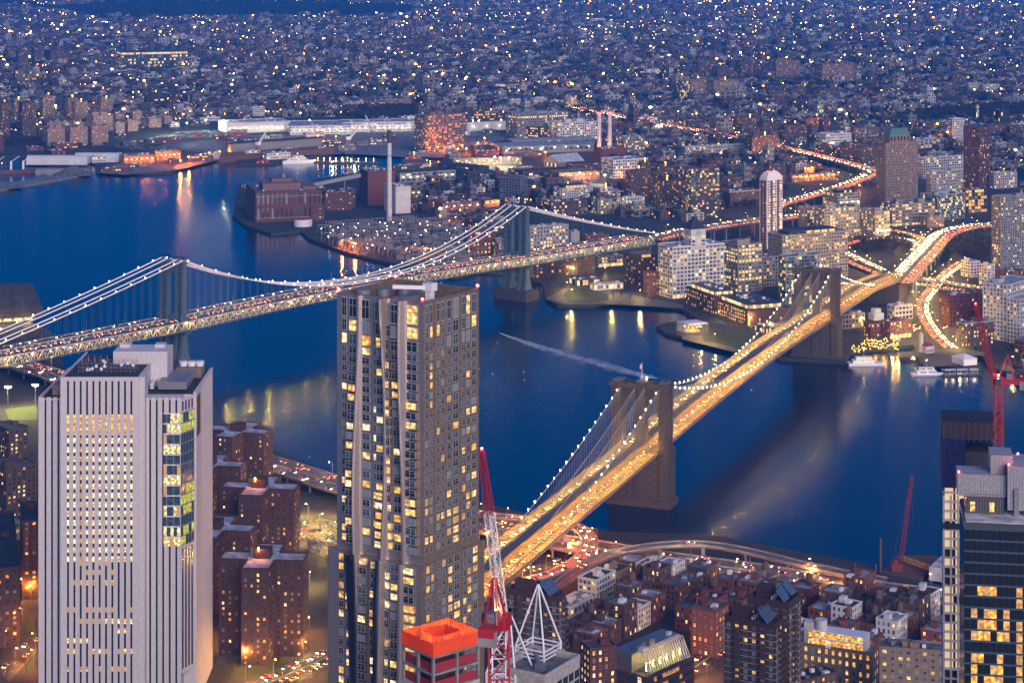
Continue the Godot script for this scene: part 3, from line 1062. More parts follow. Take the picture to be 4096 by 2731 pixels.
func roof_gear(root: Node3D, w: float, d: float, h: float, wall: Material, how: String) -> void:
	var k := mini(w, d)
	if how.contains("b"):   # stair and lift bulkheads
		for i in (2 if w > 30 else 1):
			var b := MB.new()
			var x := rng.randf_range(-0.3, 0.3) * w
			var z := rng.randf_range(-0.25, 0.2) * d
			var s := clampf(k * 0.3, 3.5, 11.0)
			b.block(x - s * 0.6, x + s * 0.6, h, h + clampf(k * 0.16, 3.0, 6.0), z - s * 0.45, z + s * 0.45)
			part("bulkhead", b, wall, root)
	if how.contains("v"):   # vents and air units
		for i in clampi(int(w * d / 75.0), 2, 14):
			var b := MB.new()
			var x := rng.randf_range(-0.42, 0.42) * w
			var z := rng.randf_range(-0.42, 0.42) * d
			var s := rng.randf_range(0.8, 2.2)
			b.block(x - s, x + s, h, h + rng.randf_range(0.9, 2.2), z - s * 0.7, z + s * 0.7)
			part("roof_vent", b, M.metal_grey if i % 2 else M.metal_white, root)
	if how.contains("t"): water_tank(root, Vector3(rng.randf_range(-0.3, 0.3) * w, h, rng.randf_range(-0.2, 0.2) * d))
	if how.contains("p"):   # lit penthouse
		var b := MB.new()
		b.block(-w * 0.36, w * 0.36, h, h + 3.6, -d * 0.36, d * 0.36)
		b.block(-w * 0.39, w * 0.39, h + 3.6, h + 4.1, -d * 0.39, d * 0.39)
		part("penthouse", b, M.steel_dark, root)
		for i in 6:
			var q := MB.new()
			var x := lerpf(-w * 0.33, w * 0.33 - w * 0.09, i / 5.0)
			q.block(x, x + w * 0.09, h + 0.5, h + 3.2, d * 0.36, d * 0.36 + 0.06)
			part("penthouse_window", q, M.light_warm if rng.randf() < 0.7 else M.glass_dark, root)
	if how.contains("l"):   # a lamp on the roof
		var b := MB.new()
		b.ball(Vector3(w * 0.1, h + 5.5, d * 0.1), 0.7, 6, 4)
		b.block(w * 0.1 - 0.1, w * 0.1 + 0.1, h, h + 5, d * 0.1 - 0.1, d * 0.1 + 0.1)
		part("roof_lamp", b, M.lamp_sodium, root)

func grid_spots(w: float, d: float, h: float, y0: float, st: Array, share: float, lit_rows: Array = []) -> Array:
	var spots := []
	var rows := maxi(1, roundi(h / st[2]))
	var fh := h / rows
	for face in 2:
		var run: float = w if face == 0 else d
		var cols := maxi(1, roundi((run - 1.0) / st[3]))
		var bay: float = (run - 1.0) / cols
		for j in range(rows - 1, -1, -1):
			var full: bool = lit_rows.has(j)
			for i in cols:
				var u: float = -run / 2 + 0.5 + (i + 0.5) * bay
				var y: float = y0 + (j + 0.55) * fh
				var m := pane_material(st[7], 0.92 if full else share)
				if face == 0: spots.append([Vector3(u, y, d / 2), 0.0, bay * st[4], fh * st[5], m])
				else: spots.append([Vector3(-w / 2, y, u), -PI / 2, bay * st[4], fh * st[5], m])
	return spots

func building(called: String, label: String, category: String, group: String, g: Array, style: String, o := {}) -> Node3D:
	var st: Array = STY[style]
	var wall: Material = M[o.get("wall", st[0])]
	var roof: Material = M[o.get("roof", st[1])]
	var w: float = g[2]
	var d: float = g[3]
	var h: float = g[5]
	var y0: float = o.get("y0", 3.0)
	var root := thing(called, label, category, Vector3(g[0], y0, g[1]), deg_to_rad(g[4]), group)
	take(Vector2(g[0], g[1]), maxf(w, d) * 0.55)
	rng.seed = int(g[0] * 7.0 + g[1] * 13.0)
	wall_block(root, w, h, d, wall, roof, 0.0, o.get("par", 1.0))
	var fh: float = o.get("fh", st[2])
	var sty := st.duplicate()
	sty[2] = fh
	sty[3] = o.get("bay", st[3])
	if o.has("ww"): sty[4] = o.ww
	if o.has("wh"): sty[5] = o.wh
	if o.has("lit"): sty[7] = o.lit
	var singly: bool = sty[3] * sty[4] * 8337.0 / -g[1] > 8.5
	if sty[4] > 0:
		add_windows(root, grid_spots(w, d, h, 0.0, sty, o.get("share", st[8]) * (0.6 if g[1] < -2600 else 0.8), o.get("rows", [])), M[st[6]], singly, [300])
	if o.get("bands", false):
		var n := roundi(h / fh)
		for j in range(1, n + 1):
			var b := MB.new()
			var y := j * h / n
			b.block(-w / 2 - 0.25, w / 2 + 0.25, y - 0.22, y + 0.08, d / 2, d / 2 + 0.25)
			b.block(-w / 2 - 0.25, -w / 2, y - 0.22, y + 0.08, -d / 2, d / 2)
			part("floor_band", b, M.stone_pale, root)
	if o.get("piers", false):
		var cols := maxi(1, roundi((w - 1.0) / sty[3]))
		for i in cols + 1:
			var b := MB.new()
			var x: float = -w / 2 + 0.5 + i * (w - 1.0) / cols
			b.block(x - 0.45, x + 0.45, 0, h + 0.6, d / 2, d / 2 + 0.35)
			part("pier", b, wall, root)
		cols = maxi(1, roundi((d - 1.0) / sty[3]))
		for i in cols + 1:
			var b := MB.new()
			var z: float = -d / 2 + 0.5 + i * (d - 1.0) / cols
			b.block(-w / 2 - 0.35, -w / 2, 0, h + 0.6, z - 0.45, z + 0.45)
			part("pier", b, wall, root)
	if o.get("shop", false):
		var k := roundi(w / 5.0)
		for i in k:
			var b := MB.new()
			var x: float = -w / 2 + (i + 0.12) * w / k
			b.block(x, x + 0.76 * w / k, 0.4, 3.6, d / 2, d / 2 + 0.12)
			part("shop_window", b, M.light_white if i % 2 else M.light_warm, root)
	if o.has("cornice"):
		var b := MB.new()
		b.block(-w / 2 - 0.6, w / 2 + 0.6, h - 0.9, h + 0.25, d / 2 + 0.16, d / 2 + 0.7)
		b.block(-w / 2 - 0.7, -w / 2 - 0.16, h - 0.9, h + 0.25, -d / 2, d / 2 + 0.7)
		part("cornice", b, M[o.cornice], root)
	var n: int = o.get("wash", 0)
	for i in n:
		var x := -w / 2 + (i + 0.5) * w / n
		var y := minf(h * 0.8, 9.0)
		var b := MB.new()
		b.beam(Vector3(x, y, d / 2), Vector3(x, y + 0.3, d / 2 + 3.2), 0.15, 0.15)
		b.box(Vector3(x, y + 0.25, d / 2 + 3.4), Vector3(0.7, 0.3, 0.5))
		part("wall_lamp", b, M[o.get("washm", "lamp_cool")], root)
		light(root.to_global(Vector3(x, y - 0.2, d / 2 + 3.5)), Color(1, 0.5, 0.14) if o.get("washm", "") == "lamp_sodium" else Color(1, 0.93, 0.7), 150.0 if o.get("washm", "") else 28.0, 0.5)
	roof_gear(root, w, d, h, wall, o.get("gear", "bv"))
	return root

func buildings() -> void:
	mat("tank_wood", 0.11, 0.08, 0.06, 0.9)
	for q in BLD: building(q[0], q[1], q[2], q[3], q[4], q[5], q[6])

const BLD := [
	["clock_tower_building","white loft block with a clock tower and dark pyramid roof on the river bank","building","",[188.6,-2191.7,63.7,28.7,27.0,53.4],"white",{"fh":4.1,"bay":4.4,"shop":true,"cornice":"white_wall","gear":"v","share":0.3}],
	["loft_building","cream loft with whole floors of bright yellow windows behind the clock tower block","building","",[245.5,-2223.5,30.6,31.8,27.0,50.0],"cream",{"rows":[11,10,8,5,3],"share":0.35,"gear":"bt"}],
	["loft_building","blue-grey loft with roof garden between the bright cream loft and the glass flats","building","",[269.8,-2257.1,23.0,32.5,27.0,31.2],"grey",{"wall":"metal_grey","share":0.2,"gear":"v"}],
	["glass_apartment_house","pale green glass apartment house with a blank grey roof box","building","",[296.1,-2147.7,42.1,14.1,27.0,48.0],"glass",{"wall":"glass_pale","share":0.2,"gear":"b","bay":3.2}],
	["loft_building","long cream loft crowned by a dark glass penthouse storey","building","",[327.1,-2300.5,87.3,28.0,27.0,50.0],"pale",{"wall":"stone_cream","bay":3.6,"fh":3.9,"share":0.2,"gear":"pv","cornice":"stone_cream"}],
	["brick_loft","dark red brick loft with lit roof terrace beside the white clock tower block","building","",[140.9,-2264.7,26.4,28.0,27.0,28.9],"darkbrick",{"share":0.3,"gear":"p"}],
	["brick_shed","low red brick shed at the foot of the white clock tower block","building","",[146.6,-2191.4,12.4,12.0,27.0,23.6],"redbrick",{"share":0.08,"gear":""}],
	["shop_row","pale two storey shop row with lit ground floor under the steel bridge","building","",[110.0,-2380.9,32.4,12.0,27.0,11.55],"pale",{"share":0.3,"shop":true,"gear":"v"}],
	["brick_warehouse","long dark brick warehouse under the deck of the blue steel bridge","building","",[56.0,-2317.6,76.0,15.6,27.0,19.5],"darkbrick",{"fh":4.2,"bay":4.6,"share":0.12,"gear":"v"}],
	["brick_loft","red brick loft with rows of yellow windows before the blue bridge tower","building","",[-36.1,-2471.3,30.6,12.0,27.0,23.1],"redbrick",{"share":0.5,"gear":"p","fh":4.4,"bay":4.6}],
	["grey_loft","narrow grey loft squeezed beside the blue bridge tower leg","building","",[-15.0,-2455.2,8.6,12.0,27.0,19.6],"grey",{"share":0.25}],
	["loft_building","big pale loft with large gridded windows behind the blue bridge tower","building","",[42.6,-2521.5,52.6,12.0,27.0,26.2],"pale",{"bay":4.4,"fh":4.2,"share":0.4,"gear":"bv"}],
	["pale_house","plain lilac grey wall house next to the pale gridded loft","building","",[74.6,-2553.2,12.1,12.0,27.0,14.2],"plain",{"wall":"stone_pale"}],
	["brick_house","long red brick house row half hidden by the blue bridge cables","building","",[101.6,-2577.1,32.8,14.8,27.0,7.14],"redbrick",{"share":0.2}],
	["grey_block","blank slate grey block with a black water tank on its roof","building","",[1.99,-2972.0,16.3,37.1,55.0,30.9],"grey",{"wall":"slate","share":0.05,"gear":"t","bay":5}],
	["white_apartments","white and glass apartment house with balconies behind the blue bridge tower","building","",[86.8,-2961.5,49.2,26.0,27.0,19.4],"white",{"share":0.45,"gear":"p","fh":3.2,"bay":3.6}],
	["white_apartments","stepped white apartment house with a roof lamp beside the balcony flats","building","",[131.0,-2966.2,21.8,14.7,27.0,17.5],"white",{"share":0.25,"gear":"bl"}],
	["cream_apartments","cream stepped house lit by a white floodlight","building","",[121.8,-2829.9,21.9,17.3,27.0,18.6],"cream",{"share":0.5,"gear":"b"}],
	["brick_loft","broad brick loft of four storeys with many white windows","building","",[72.3,-2816.5,55.7,18.7,27.0,18.5],"brown",{"fh":4.4,"bay":4.2,"ww":0.6,"share":0.4,"gear":"v"}],
	["white_house","white terraced house with roof decks before the brown housing towers","building","",[167.3,-2866.0,28.8,12.0,27.0,16.9],"white",{"share":0.4,"gear":"b"}],
	["brick_garage","low brick garage with lamps along its eaves","building","",[-73.2,-2846.3,59.2,18.7,27.0,12.8],"redbrick",{"wh":0.3,"share":0.2,"gear":"v","wash":5}],
	["lit_wall_house","low house with a bright orange lit end wall","building","",[-33.8,-2909.6,23.7,27.6,27.0,8.06],"redbrick",{"wall":"brick_tan","share":0.1,"gear":"","wash":3,"washm":"lamp_sodium"}],
	["red_power_block","tall windowless red brick power block beside the striped stack","building","",[-190.1,-2934.4,39.7,43.0,20.0,46.6],"plain",{"wall":"brick_red","gear":"v"}],
	["white_clad_tower","windowless white clad tower block at the foot of the tall stack","building","",[-156.6,-2843.9,22.2,38.9,27.0,35.8],"plain",{"wall":"white_wall","gear":"v"}],
	["power_station","large brown brick power station with tall blind bays on the point","building","",[-307.9,-2803.3,87.5,110.0,14.0,38.2],"brown",{"wall":"brick_works","fh":19.0,"bay":6.4,"ww":0.34,"wh":0.72,"share":0,"piers":true,"gear":"v"}],
	["power_annexe","square brick annexe standing against the power station","building","",[-262.0,-2774.4,17.8,39.4,14.0,19.2],"brown",{"wall":"brick_works","share":0.1,"gear":"b"}],
	["power_annexe","brick switch house with rows of small lights beyond the power station","building","",[-242.3,-2874.8,36.2,33.7,14.0,23.9],"brown",{"wall":"brick_works","share":0.15,"gear":"v"}],
	["small_house","low brown house with long pale sills near the red power block","house","",[-232.4,-2883.9,25.1,20.5,27.0,26.0],"brown",{"wall":"brick_brown","share":0.2,"gear":"v"}],
	["small_house","small grey workshop east of the white clad tower","house","",[-133.6,-2938.8,11.77,12.0,27.0,11.23],"grey",{"wall":"metal_grey","share":0.2,"gear":"v"}],
	["small_house","red workshop with a pale roof east of the white clad tower","house","",[-109.9,-2897.1,23.3,16.9,27.0,11.05],"redbrick",{"wall":"brick_red","share":0.2,"gear":"v"}],
	["small_house","small white house with four lit windows beside bare trees","house","",[-91.8,-2971.3,14.6,12.0,27.0,11.35],"white",{"wall":"white_wall","share":0.2,"gear":"v"}],
	["small_house","white timber mansion under dark trees","house","",[-30.0,-3089.4,18.0,12.1,27.0,12.9],"white",{"wall":"white_wall","share":0.2,"gear":"v"}],
	["small_house","long flat pale shed above the timber mansion","house","",[-37.6,-3186.1,31.5,21.4,27.0,9.94],"plain",{"wall":"concrete","share":0.2,"gear":"v"}],
	["long_shed","long grey shed with a black roof behind the parking yard","building","",[-131.6,-3192.4,94.0,12.0,27.0,15.9],"shed",{"roof":"roof_tar","share":0.1,"par":0,"gear":"","wash":8}],
	["long_shed","black roofed steel shed at the head of the basin","building","",[-76.5,-3291.9,27.2,83.9,50.0,14.7],"shed",{"wall":"steel_dark","roof":"roof_tar","par":0,"gear":""}],
	["office_block","stepped glass office block with pink brown fins on raking legs","building","",[-126.1,-3638.8,89.0,31.0,40.0,63.9],"glass",{"wall":"fin_brown","fh":4,"bay":3.6,"ww":0.82,"wh":0.6,"share":0.36,"lit":["light_amber","light_dim"],"gear":"b","wash":5,"washm":"lamp_sodium"}],
	["factory_building","huge grey concrete factory building with one bright window band","building","",[46.5,-3885.0,106.5,48.6,27.0,46.8],"pale",{"wall":"stone_grey","fh":4.6,"bay":4.4,"rows":[8],"share":0.3,"gear":"bv"}],
	["factory_building","low dark brick factory with bright white windows before the grey factory","building","",[46.6,-3860.9,46.8,53.8,50.0,22.7],"darkbrick",{"fh":4.4,"bay":5,"ww":0.7,"share":0.7,"lit":["light_white","light_warm"]}],
	["factory_building","white concrete loft with square roof towers behind the long pale sheds","building","",[112.2,-3848.9,83.7,39.6,27.0,31.9],"white",{"fh":4.4,"bay":4.6,"ww":0.66,"share":0.5,"gear":"bbv"}],
	["assembly_hall","very long pale blue hall with strips of roof lights","building","",[53.3,-3639.4,167.4,66.7,18.0,13.0],"shed",{"wall":"metal_grey","roof":"roof_pale","share":0.3,"gear":"","par":0,"wash":8}],
	["assembly_hall","second long pale blue hall behind the first one","building","",[70.5,-3761.4,156.0,33.8,18.0,10.37],"shed",{"wall":"metal_grey","roof":"roof_pale","share":0.3,"gear":"","par":0}],
	["brick_workshop","long brick workshop with a pale roof and a row of white lamps","building","",[-41.7,-3417.9,115.3,13.3,15.0,10.65],"redbrick",{"wall":"brick_tan","roof":"roof_pale","share":0.3,"gear":"","wash":8}],
	["brick_workshop","plain brick workshop behind the one with the white lamps","building","",[-45.1,-3555.6,45.5,12.0,27.0,8.63],"redbrick",{"share":0.2,"gear":"v"}],
	["green_roof_shed","low shed with a dark green roof beside the long halls","building","",[26.1,-3545.3,50.6,12.0,27.0,7.37],"shed",{"wall":"steel_dark","roof":"roof_green","share":0.1,"gear":""}],
	["black_roof_shed","wide low shed with a black roof among brick workshops","building","",[48.1,-3251.5,82.3,24.6,27.0,11.67],"shed",{"wall":"brick_dark","roof":"roof_tar","share":0.1,"gear":""}],
	["grey_roof_shed","long workshop with two grey pitched roofs and orange lamps","building","",[96.8,-3219.0,71.8,33.1,27.0,12.2],"redbrick",{"wall":"brick_tan","roof":"roof_grey","share":0.1,"gear":"","wash":6,"washm":"lamp_sodium"}],
	["brick_workshop","brick hall with a black roof next to the white gabled one","building","",[115.0,-3362.7,48.6,25.4,27.0,9.77],"redbrick",{"roof":"roof_tar","share":0.25,"gear":""}],
	["boiler_house","windowless brick boiler house under twin white stacks","building","",[167.4,-3530.6,48.5,31.0,27.0,15.9],"plain",{"wall":"brick_red","gear":"v"}],
	["white_studio","white modern building washed by a warm lamp on one wall","building","",[176.0,-3257.0,62.6,38.4,27.0,28.1],"white",{"share":0.3,"gear":"v","fh":5,"wash":3,"washm":"lamp_sodium"}],
	["grey_loft","long grey loft of lit floors beside the twin stacks","building","",[202.6,-3566.1,41.5,27.2,27.0,32.8],"grey",{"share":0.5,"lit":["light_warm","light_white"]}],
	["brick_loft","dark brick building with two bright window bands and square ends","building","",[-59.4,-4225.0,85.8,12.2,27.0,19.9],"darkbrick",{"fh":5,"bay":5,"ww":0.75,"share":0.55}],
	["white_shed","large white shed with three wall lamps","building","",[-52.1,-4018.3,84.2,12.0,27.0,15.3],"plain",{"wall":"white_wall","roof":"roof_pale","gear":"","wash":3}],
	["white_warehouse","long white warehouse beside the container stacks","building","",[-496.0,-4005.2,124.6,67.7,22.0,19.3],"plain",{"wall":"white_wall","roof":"roof_pale","gear":"v","wash":12}],
	["white_warehouse","white warehouse with a glazed grey corner","building","",[-370.0,-3986.2,115.0,110.0,10,16.4],"white",{"wall":"white_wall","roof":"roof_pale","share":0.2,"gear":"v","fh":6,"bay":8,"wh":0.25,"wash":10}],
	["white_warehouse","long low white warehouse lit by a glaring lamp","building","",[-256.4,-4021.4,145.2,60.0,10,18.0],"white",{"roof":"roof_pale","share":0.15,"gear":"v","fh":6,"bay":8,"wh":0.25,"wash":12}],
	["white_factory","white slab factory with black windows among low houses","building","",[-530.6,-4339.6,25.5,15.9,27.0,18.1],"white",{"share":0.05}],
	["dock_office","tan brick harbour office lit by orange lamps","building","",[-620.3,-3441.4,51.6,26.7,27.0,14.3],"tan",{"share":0.3,"gear":"v","wash":6,"washm":"lamp_sodium"}],
	["dock_office","tan brick shed standing behind the harbour office","building","",[-579.6,-3502.8,38.3,24.2,27.0,14.6],"tan",{"share":0.2,"gear":"v","wash":5,"washm":"lamp_sodium"}],
	["beige_slab","pale school building with barred upper windows near the wooded slope","building","",[-257.4,-4566.8,72.8,16.0,27.0,15.8],"tan",{"share":0.2}],
	["lit_school","low building with blazing yellow windows at the wooded slope","building","",[-298.6,-4522.5,47.8,13.7,27.0,14.1],"darkbrick",{"fh":5,"bay":4,"share":0.8}],
	["white_loft","white loft with dark bays, one of a pair joined by a dark blue wall","building","",[7.25,-4483.0,27.6,18.1,27.0,21.8],"white",{"share":0.4,"wall":"white_wall"}],
	["white_loft","white loft with bright top windows next to the dark blue wall","building","",[57.9,-4559.2,31.4,20.1,27.0,19.0],"white",{"share":0.4,"wall":"white_wall"}],
	["white_loft","tall cream loft with lit gridded windows","building","",[124.4,-4444.5,24.3,14.9,27.0,29.3],"white",{"share":0.4,"wall":"stone_cream"}],
	["white_loft","low white hall between two lofts","building","",[95.1,-4576.5,28.4,17.8,27.0,12.7],"white",{"share":0.4,"wall":"white_wall"}],
	["blue_wall_block","block with a plain dark blue end wall","building","",[28.5,-4477.6,15.8,12.0,27.0,29.6],"plain",{"wall":"paint_blue","gear":""}],
	["white_terrace","white terrace of houses with flat roofs near the expressway","building","",[255.8,-4121.7,66.5,17.1,27.0,14.3],"white",{"share":0.12}],
	["glass_towerlet","grey glass slab with sparkling lights between brick slabs","building","",[384.3,-4671.0,26.7,12.0,27.0,48.7],"glass",{"share":0.5}],
	["glass_block","glass fronted cream block of flats with a long lit ground floor","building","",[388.4,-5504.0,84.8,12.0,27.0,21.0],"white",{"share":0.25}],
	["housing_tower","tallest dark brown brick housing tower with scattered yellow windows near the slim striped tower","tower block","brown housing towers near the approach",[176.0,-2944.1,27.6,15.7,27.0,44.9],"darkbrick",{"wall":"brick_brown","fh":2.8,"bay":3.6,"share":0.2,"gear":"bl"}],
	["housing_tower","dark brown brick housing tower with scattered yellow windows near the slim striped tower","tower block","brown housing towers near the approach",[210.7,-2878.2,35.0,19.4,27.0,38.9],"darkbrick",{"wall":"brick_brown","fh":2.8,"bay":3.6,"share":0.2,"gear":"bl"}],
	["housing_tower","lowest dark brown brick housing tower with scattered yellow windows near the slim striped tower","tower block","brown housing towers near the approach",[225.9,-3112.4,31.8,17.7,27.0,32.4],"darkbrick",{"wall":"brick_brown","fh":2.8,"bay":3.6,"share":0.2,"gear":"bl"}],
	["housing_tower","dark brown brick housing tower with scattered yellow windows near the slim striped tower","tower block","brown housing towers near the approach",[196.5,-3106.6,16.9,12.0,27.0,38.8],"darkbrick",{"wall":"brick_brown","fh":2.8,"bay":3.6,"share":0.2,"gear":"bl"}],
	["housing_tower","tan slab tower with a grid of small windows and an orange roof lamp","tower block","tan towers behind the beige flats",[-1000.2,-4209.9,19.3,26.8,27.0,43.8],"tan",{"share":0.25,"gear":"bl"}],
	["housing_tower","tallest tan slab tower with a grid of small windows and an orange roof lamp","tower block","tan towers behind the beige flats",[-948.4,-4246.0,24.5,32.2,27.0,48.6],"tan",{"share":0.25,"gear":"bl"}],
	["housing_tower","tan slab tower with a grid of small windows and an orange roof lamp","tower block","tan towers behind the beige flats",[-897.8,-4241.0,19.0,23.8,27.0,44.2],"tan",{"share":0.25,"gear":"bl"}],
	["housing_tower","tan slab tower with a grid of small windows and an orange roof lamp","tower block","tan towers behind the beige flats",[-861.9,-4149.8,25.5,31.4,27.0,44.6],"tan",{"share":0.25,"gear":"bl"}],
	["housing_tower","lowest tan slab tower with a grid of small windows and an orange roof lamp","tower block","tan towers behind the beige flats",[-853.4,-4363.6,26.0,30.7,27.0,33.3],"tan",{"share":0.25,"gear":"bl"}],
	["housing_tower","tallest dark brown slab tower rising before the tan towers","tower block","brown towers by the beige flats",[-950.7,-3895.0,17.2,24.6,27.0,62.2],"darkbrick",{"share":0.15,"gear":"b","wall":"brick_brown"}],
	["housing_tower","lowest dark brown slab tower rising before the tan towers","tower block","brown towers by the beige flats",[-915.6,-3929.9,26.3,35.9,27.0,60.7],"darkbrick",{"share":0.15,"gear":"b","wall":"brick_brown"}],
	["housing_tower","lowest peach beige stepped block of flats near the moored ship","tower block","beige stepped flats",[-825.2,-3746.6,31.5,41.0,27.0,31.1],"tan",{"wall":"brick_peach","share":0.2,"gear":"b"}],
	["housing_tower","peach beige stepped block of flats near the moored ship","tower block","beige stepped flats",[-784.6,-3746.0,31.6,39.5,27.0,32.4],"tan",{"wall":"brick_peach","share":0.2,"gear":"b"}],
	["housing_tower","tallest peach beige stepped block of flats near the moored ship","tower block","beige stepped flats",[-748.3,-3756.7,29.9,35.9,27.0,33.8],"tan",{"wall":"brick_peach","share":0.2,"gear":"b"}],
	["housing_tower","tallest pale beige slab block with brown stair bands","tower block","beige slabs behind the stepped flats",[-796.4,-4023.1,38.4,46.0,27.0,29.2],"tan",{"wall":"brick_peach","share":0.15,"gear":"b"}],
	["housing_tower","pale beige slab block with brown stair bands","tower block","beige slabs behind the stepped flats",[-783.1,-4142.3,16.6,19.0,27.0,20.1],"tan",{"wall":"brick_peach","share":0.15,"gear":"b"}],
	["housing_tower","pale beige slab block with brown stair bands","tower block","beige slabs behind the stepped flats",[-745.8,-3948.6,16.9,19.4,27.0,20.6],"tan",{"wall":"brick_peach","share":0.15,"gear":"b"}],
	["housing_tower","pale beige slab block with brown stair bands","tower block","beige slabs behind the stepped flats",[-732.7,-4008.7,20.4,22.9,27.0,19.5],"tan",{"wall":"brick_peach","share":0.15,"gear":"b"}],
	["housing_tower","pale beige slab block with brown stair bands","tower block","beige slabs behind the stepped flats",[-745.6,-4128.5,19.5,21.7,27.0,27.2],"tan",{"wall":"brick_peach","share":0.15,"gear":"b"}],
	["housing_tower","pale beige slab block with brown stair bands","tower block","beige slabs behind the stepped flats",[-704.6,-4086.7,25.7,27.9,27.0,18.4],"tan",{"wall":"brick_peach","share":0.15,"gear":"b"}],
	["housing_tower","pale beige slab block with brown stair bands","tower block","beige slabs behind the stepped flats",[-689.0,-4156.7,15.7,16.6,27.0,14.4],"tan",{"wall":"brick_peach","share":0.15,"gear":"b"}],
	["housing_tower","pale beige slab block with brown stair bands","tower block","beige slabs behind the stepped flats",[-742.3,-4300.2,9.72,12.0,27.0,17.9],"tan",{"wall":"brick_peach","share":0.15,"gear":"b"}],
	["housing_tower","lowest pale beige slab block with brown stair bands","tower block","beige slabs behind the stepped flats",[-729.9,-4340.7,19.9,21.2,27.0,12.1],"tan",{"wall":"brick_peach","share":0.15,"gear":"b"}],
	["housing_tower","pale beige slab block with brown stair bands","tower block","beige slabs behind the stepped flats",[-805.2,-4336.1,12.8,14.4,27.0,19.6],"tan",{"wall":"brick_peach","share":0.15,"gear":"b"}],
	["housing_tower","dull mauve brick housing tower with orange roof lamps","tower block","mauve housing towers far inland",[-739.7,-5862.2,48.3,45.2,27.0,34.5],"brown",{"fh":3.2,"share":0.2,"gear":"bl"}],
	["housing_tower","tallest dull mauve brick housing tower with orange roof lamps","tower block","mauve housing towers far inland",[-696.5,-5876.9,22.7,20.6,27.0,40.0],"brown",{"fh":3.2,"share":0.2,"gear":"bl"}],
	["housing_tower","dull mauve brick housing tower with orange roof lamps","tower block","mauve housing towers far inland",[-626.0,-5825.8,41.4,36.5,27.0,34.3],"brown",{"fh":3.2,"share":0.2,"gear":"bl"}],
	["housing_tower","dull mauve brick housing tower with orange roof lamps","tower block","mauve housing towers far inland",[-602.5,-6005.3,22.8,19.6,27.0,29.2],"brown",{"fh":3.2,"share":0.2,"gear":"bl"}],
	["housing_tower","lowest dull mauve brick housing tower with orange roof lamps","tower block","mauve housing towers far inland",[-788.0,-7097.0,25.6,22.7,27.0,22.2],"brown",{"fh":3.2,"share":0.2,"gear":"bl"}],
	["housing_tower","dull mauve brick housing tower with orange roof lamps","tower block","mauve housing towers far inland",[-760.2,-7092.1,17.7,15.5,27.0,27.1],"brown",{"fh":3.2,"share":0.2,"gear":"bl"}],
	["housing_tower","dull mauve brick housing tower with orange roof lamps","tower block","mauve housing towers far inland",[-674.7,-6842.9,45.0,38.6,27.0,30.9],"brown",{"fh":3.2,"share":0.2,"gear":"bl"}],
	["housing_tower","dull mauve brick housing tower with orange roof lamps","tower block","mauve housing towers far inland",[-621.2,-6792.1,31.5,26.5,27.0,33.0],"brown",{"fh":3.2,"share":0.2,"gear":"bl"}],
	["housing_tower","dull mauve brick housing tower with orange roof lamps","tower block","mauve housing towers far inland",[-572.0,-6800.8,46.6,38.3,27.0,37.7],"brown",{"fh":3.2,"share":0.2,"gear":"bl"}],
	["housing_tower","mauve brown slab tower standing alone among low roofs","tower block","lone mauve slabs",[-984.6,-6531.5,37.3,37.6,27.0,19.5],"brown",{"fh":3.2,"share":0.12,"gear":"b"}],
	["housing_tower","mauve brown slab tower standing alone among low roofs","tower block","lone mauve slabs",[-851.0,-6328.5,38.8,37.2,27.0,18.9],"brown",{"fh":3.2,"share":0.12,"gear":"b"}],
	["housing_tower","mauve brown slab tower standing alone among low roofs","tower block","lone mauve slabs",[-1523.1,-6325.7,26.4,37.1,27.0,32.9],"brown",{"fh":3.2,"share":0.12,"gear":"b"}],
	["housing_tower","mauve brown slab tower standing alone among low roofs","tower block","lone mauve slabs",[-1400.4,-5947.9,25.8,35.5,27.0,45.4],"brown",{"fh":3.2,"share":0.12,"gear":"b"}],
	["housing_tower","tallest mauve brown slab tower standing alone among low roofs","tower block","lone mauve slabs",[-1370.2,-6014.2,27.7,37.0,27.0,50.1],"brown",{"fh":3.2,"share":0.12,"gear":"b"}],
	["housing_tower","mauve brown slab tower standing alone among low roofs","tower block","lone mauve slabs",[-1320.7,-6034.8,53.9,69.9,27.0,41.7],"brown",{"fh":3.2,"share":0.12,"gear":"b"}],
	["brown_tower","tall plain brown tower above the orange lit estate","tower block","",[-794.9,-6583.3,36.8,13.3,27.0,54.9],"brown",{"fh":3.2,"share":0.06}],
	["hospital","wide dark hospital with two broad bands of yellow windows","building","",[-1004.5,-5810.6,183.2,85.6,20.0,52.0],"darkbrick",{"wall":"steel_dark","fh":9,"bay":5.5,"ww":0.8,"wh":0.55,"share":0.55,"rows":[11,10,9,8,7,6,5],"lit":["light_white","light_warm"],"gear":""}],
	["service_tower","black service tower rising behind the lit hospital","tower","hospital service towers",[-1118.9,-6071.7,18.9,21.2,27.0,59.1],"plain",{"wall":"steel_dark","gear":""}],
	["service_tower","black service tower rising behind the lit hospital","tower","hospital service towers",[-1051.4,-6067.7,13.7,14.9,27.0,63.3],"plain",{"wall":"steel_dark","gear":""}],
	["service_tower","black service tower rising behind the lit hospital","tower","hospital service towers",[-990.0,-6067.5,13.8,14.4,27.0,63.3],"plain",{"wall":"steel_dark","gear":""}],
	["white_block","white shop block with a pink lit sign corner below the hospital","building","",[-820.5,-5481.7,71.5,30.2,27.0,19.0],"white",{"share":0.3,"fh":5,"bay":5}],
	["armory","long dark red hall with a curved roof beyond the tan towers","building","",[-1102.7,-5024.3,144.5,28.3,27.0,12.1],"redbrick",{"share":0.05,"gear":""}],
	["lit_tower","small dark block with all windows lit yellow","building","",[-454.0,-5153.6,21.6,12.0,27.0,21.5],"darkbrick",{"fh":5,"bay":5,"ww":0.8,"share":0.95}],
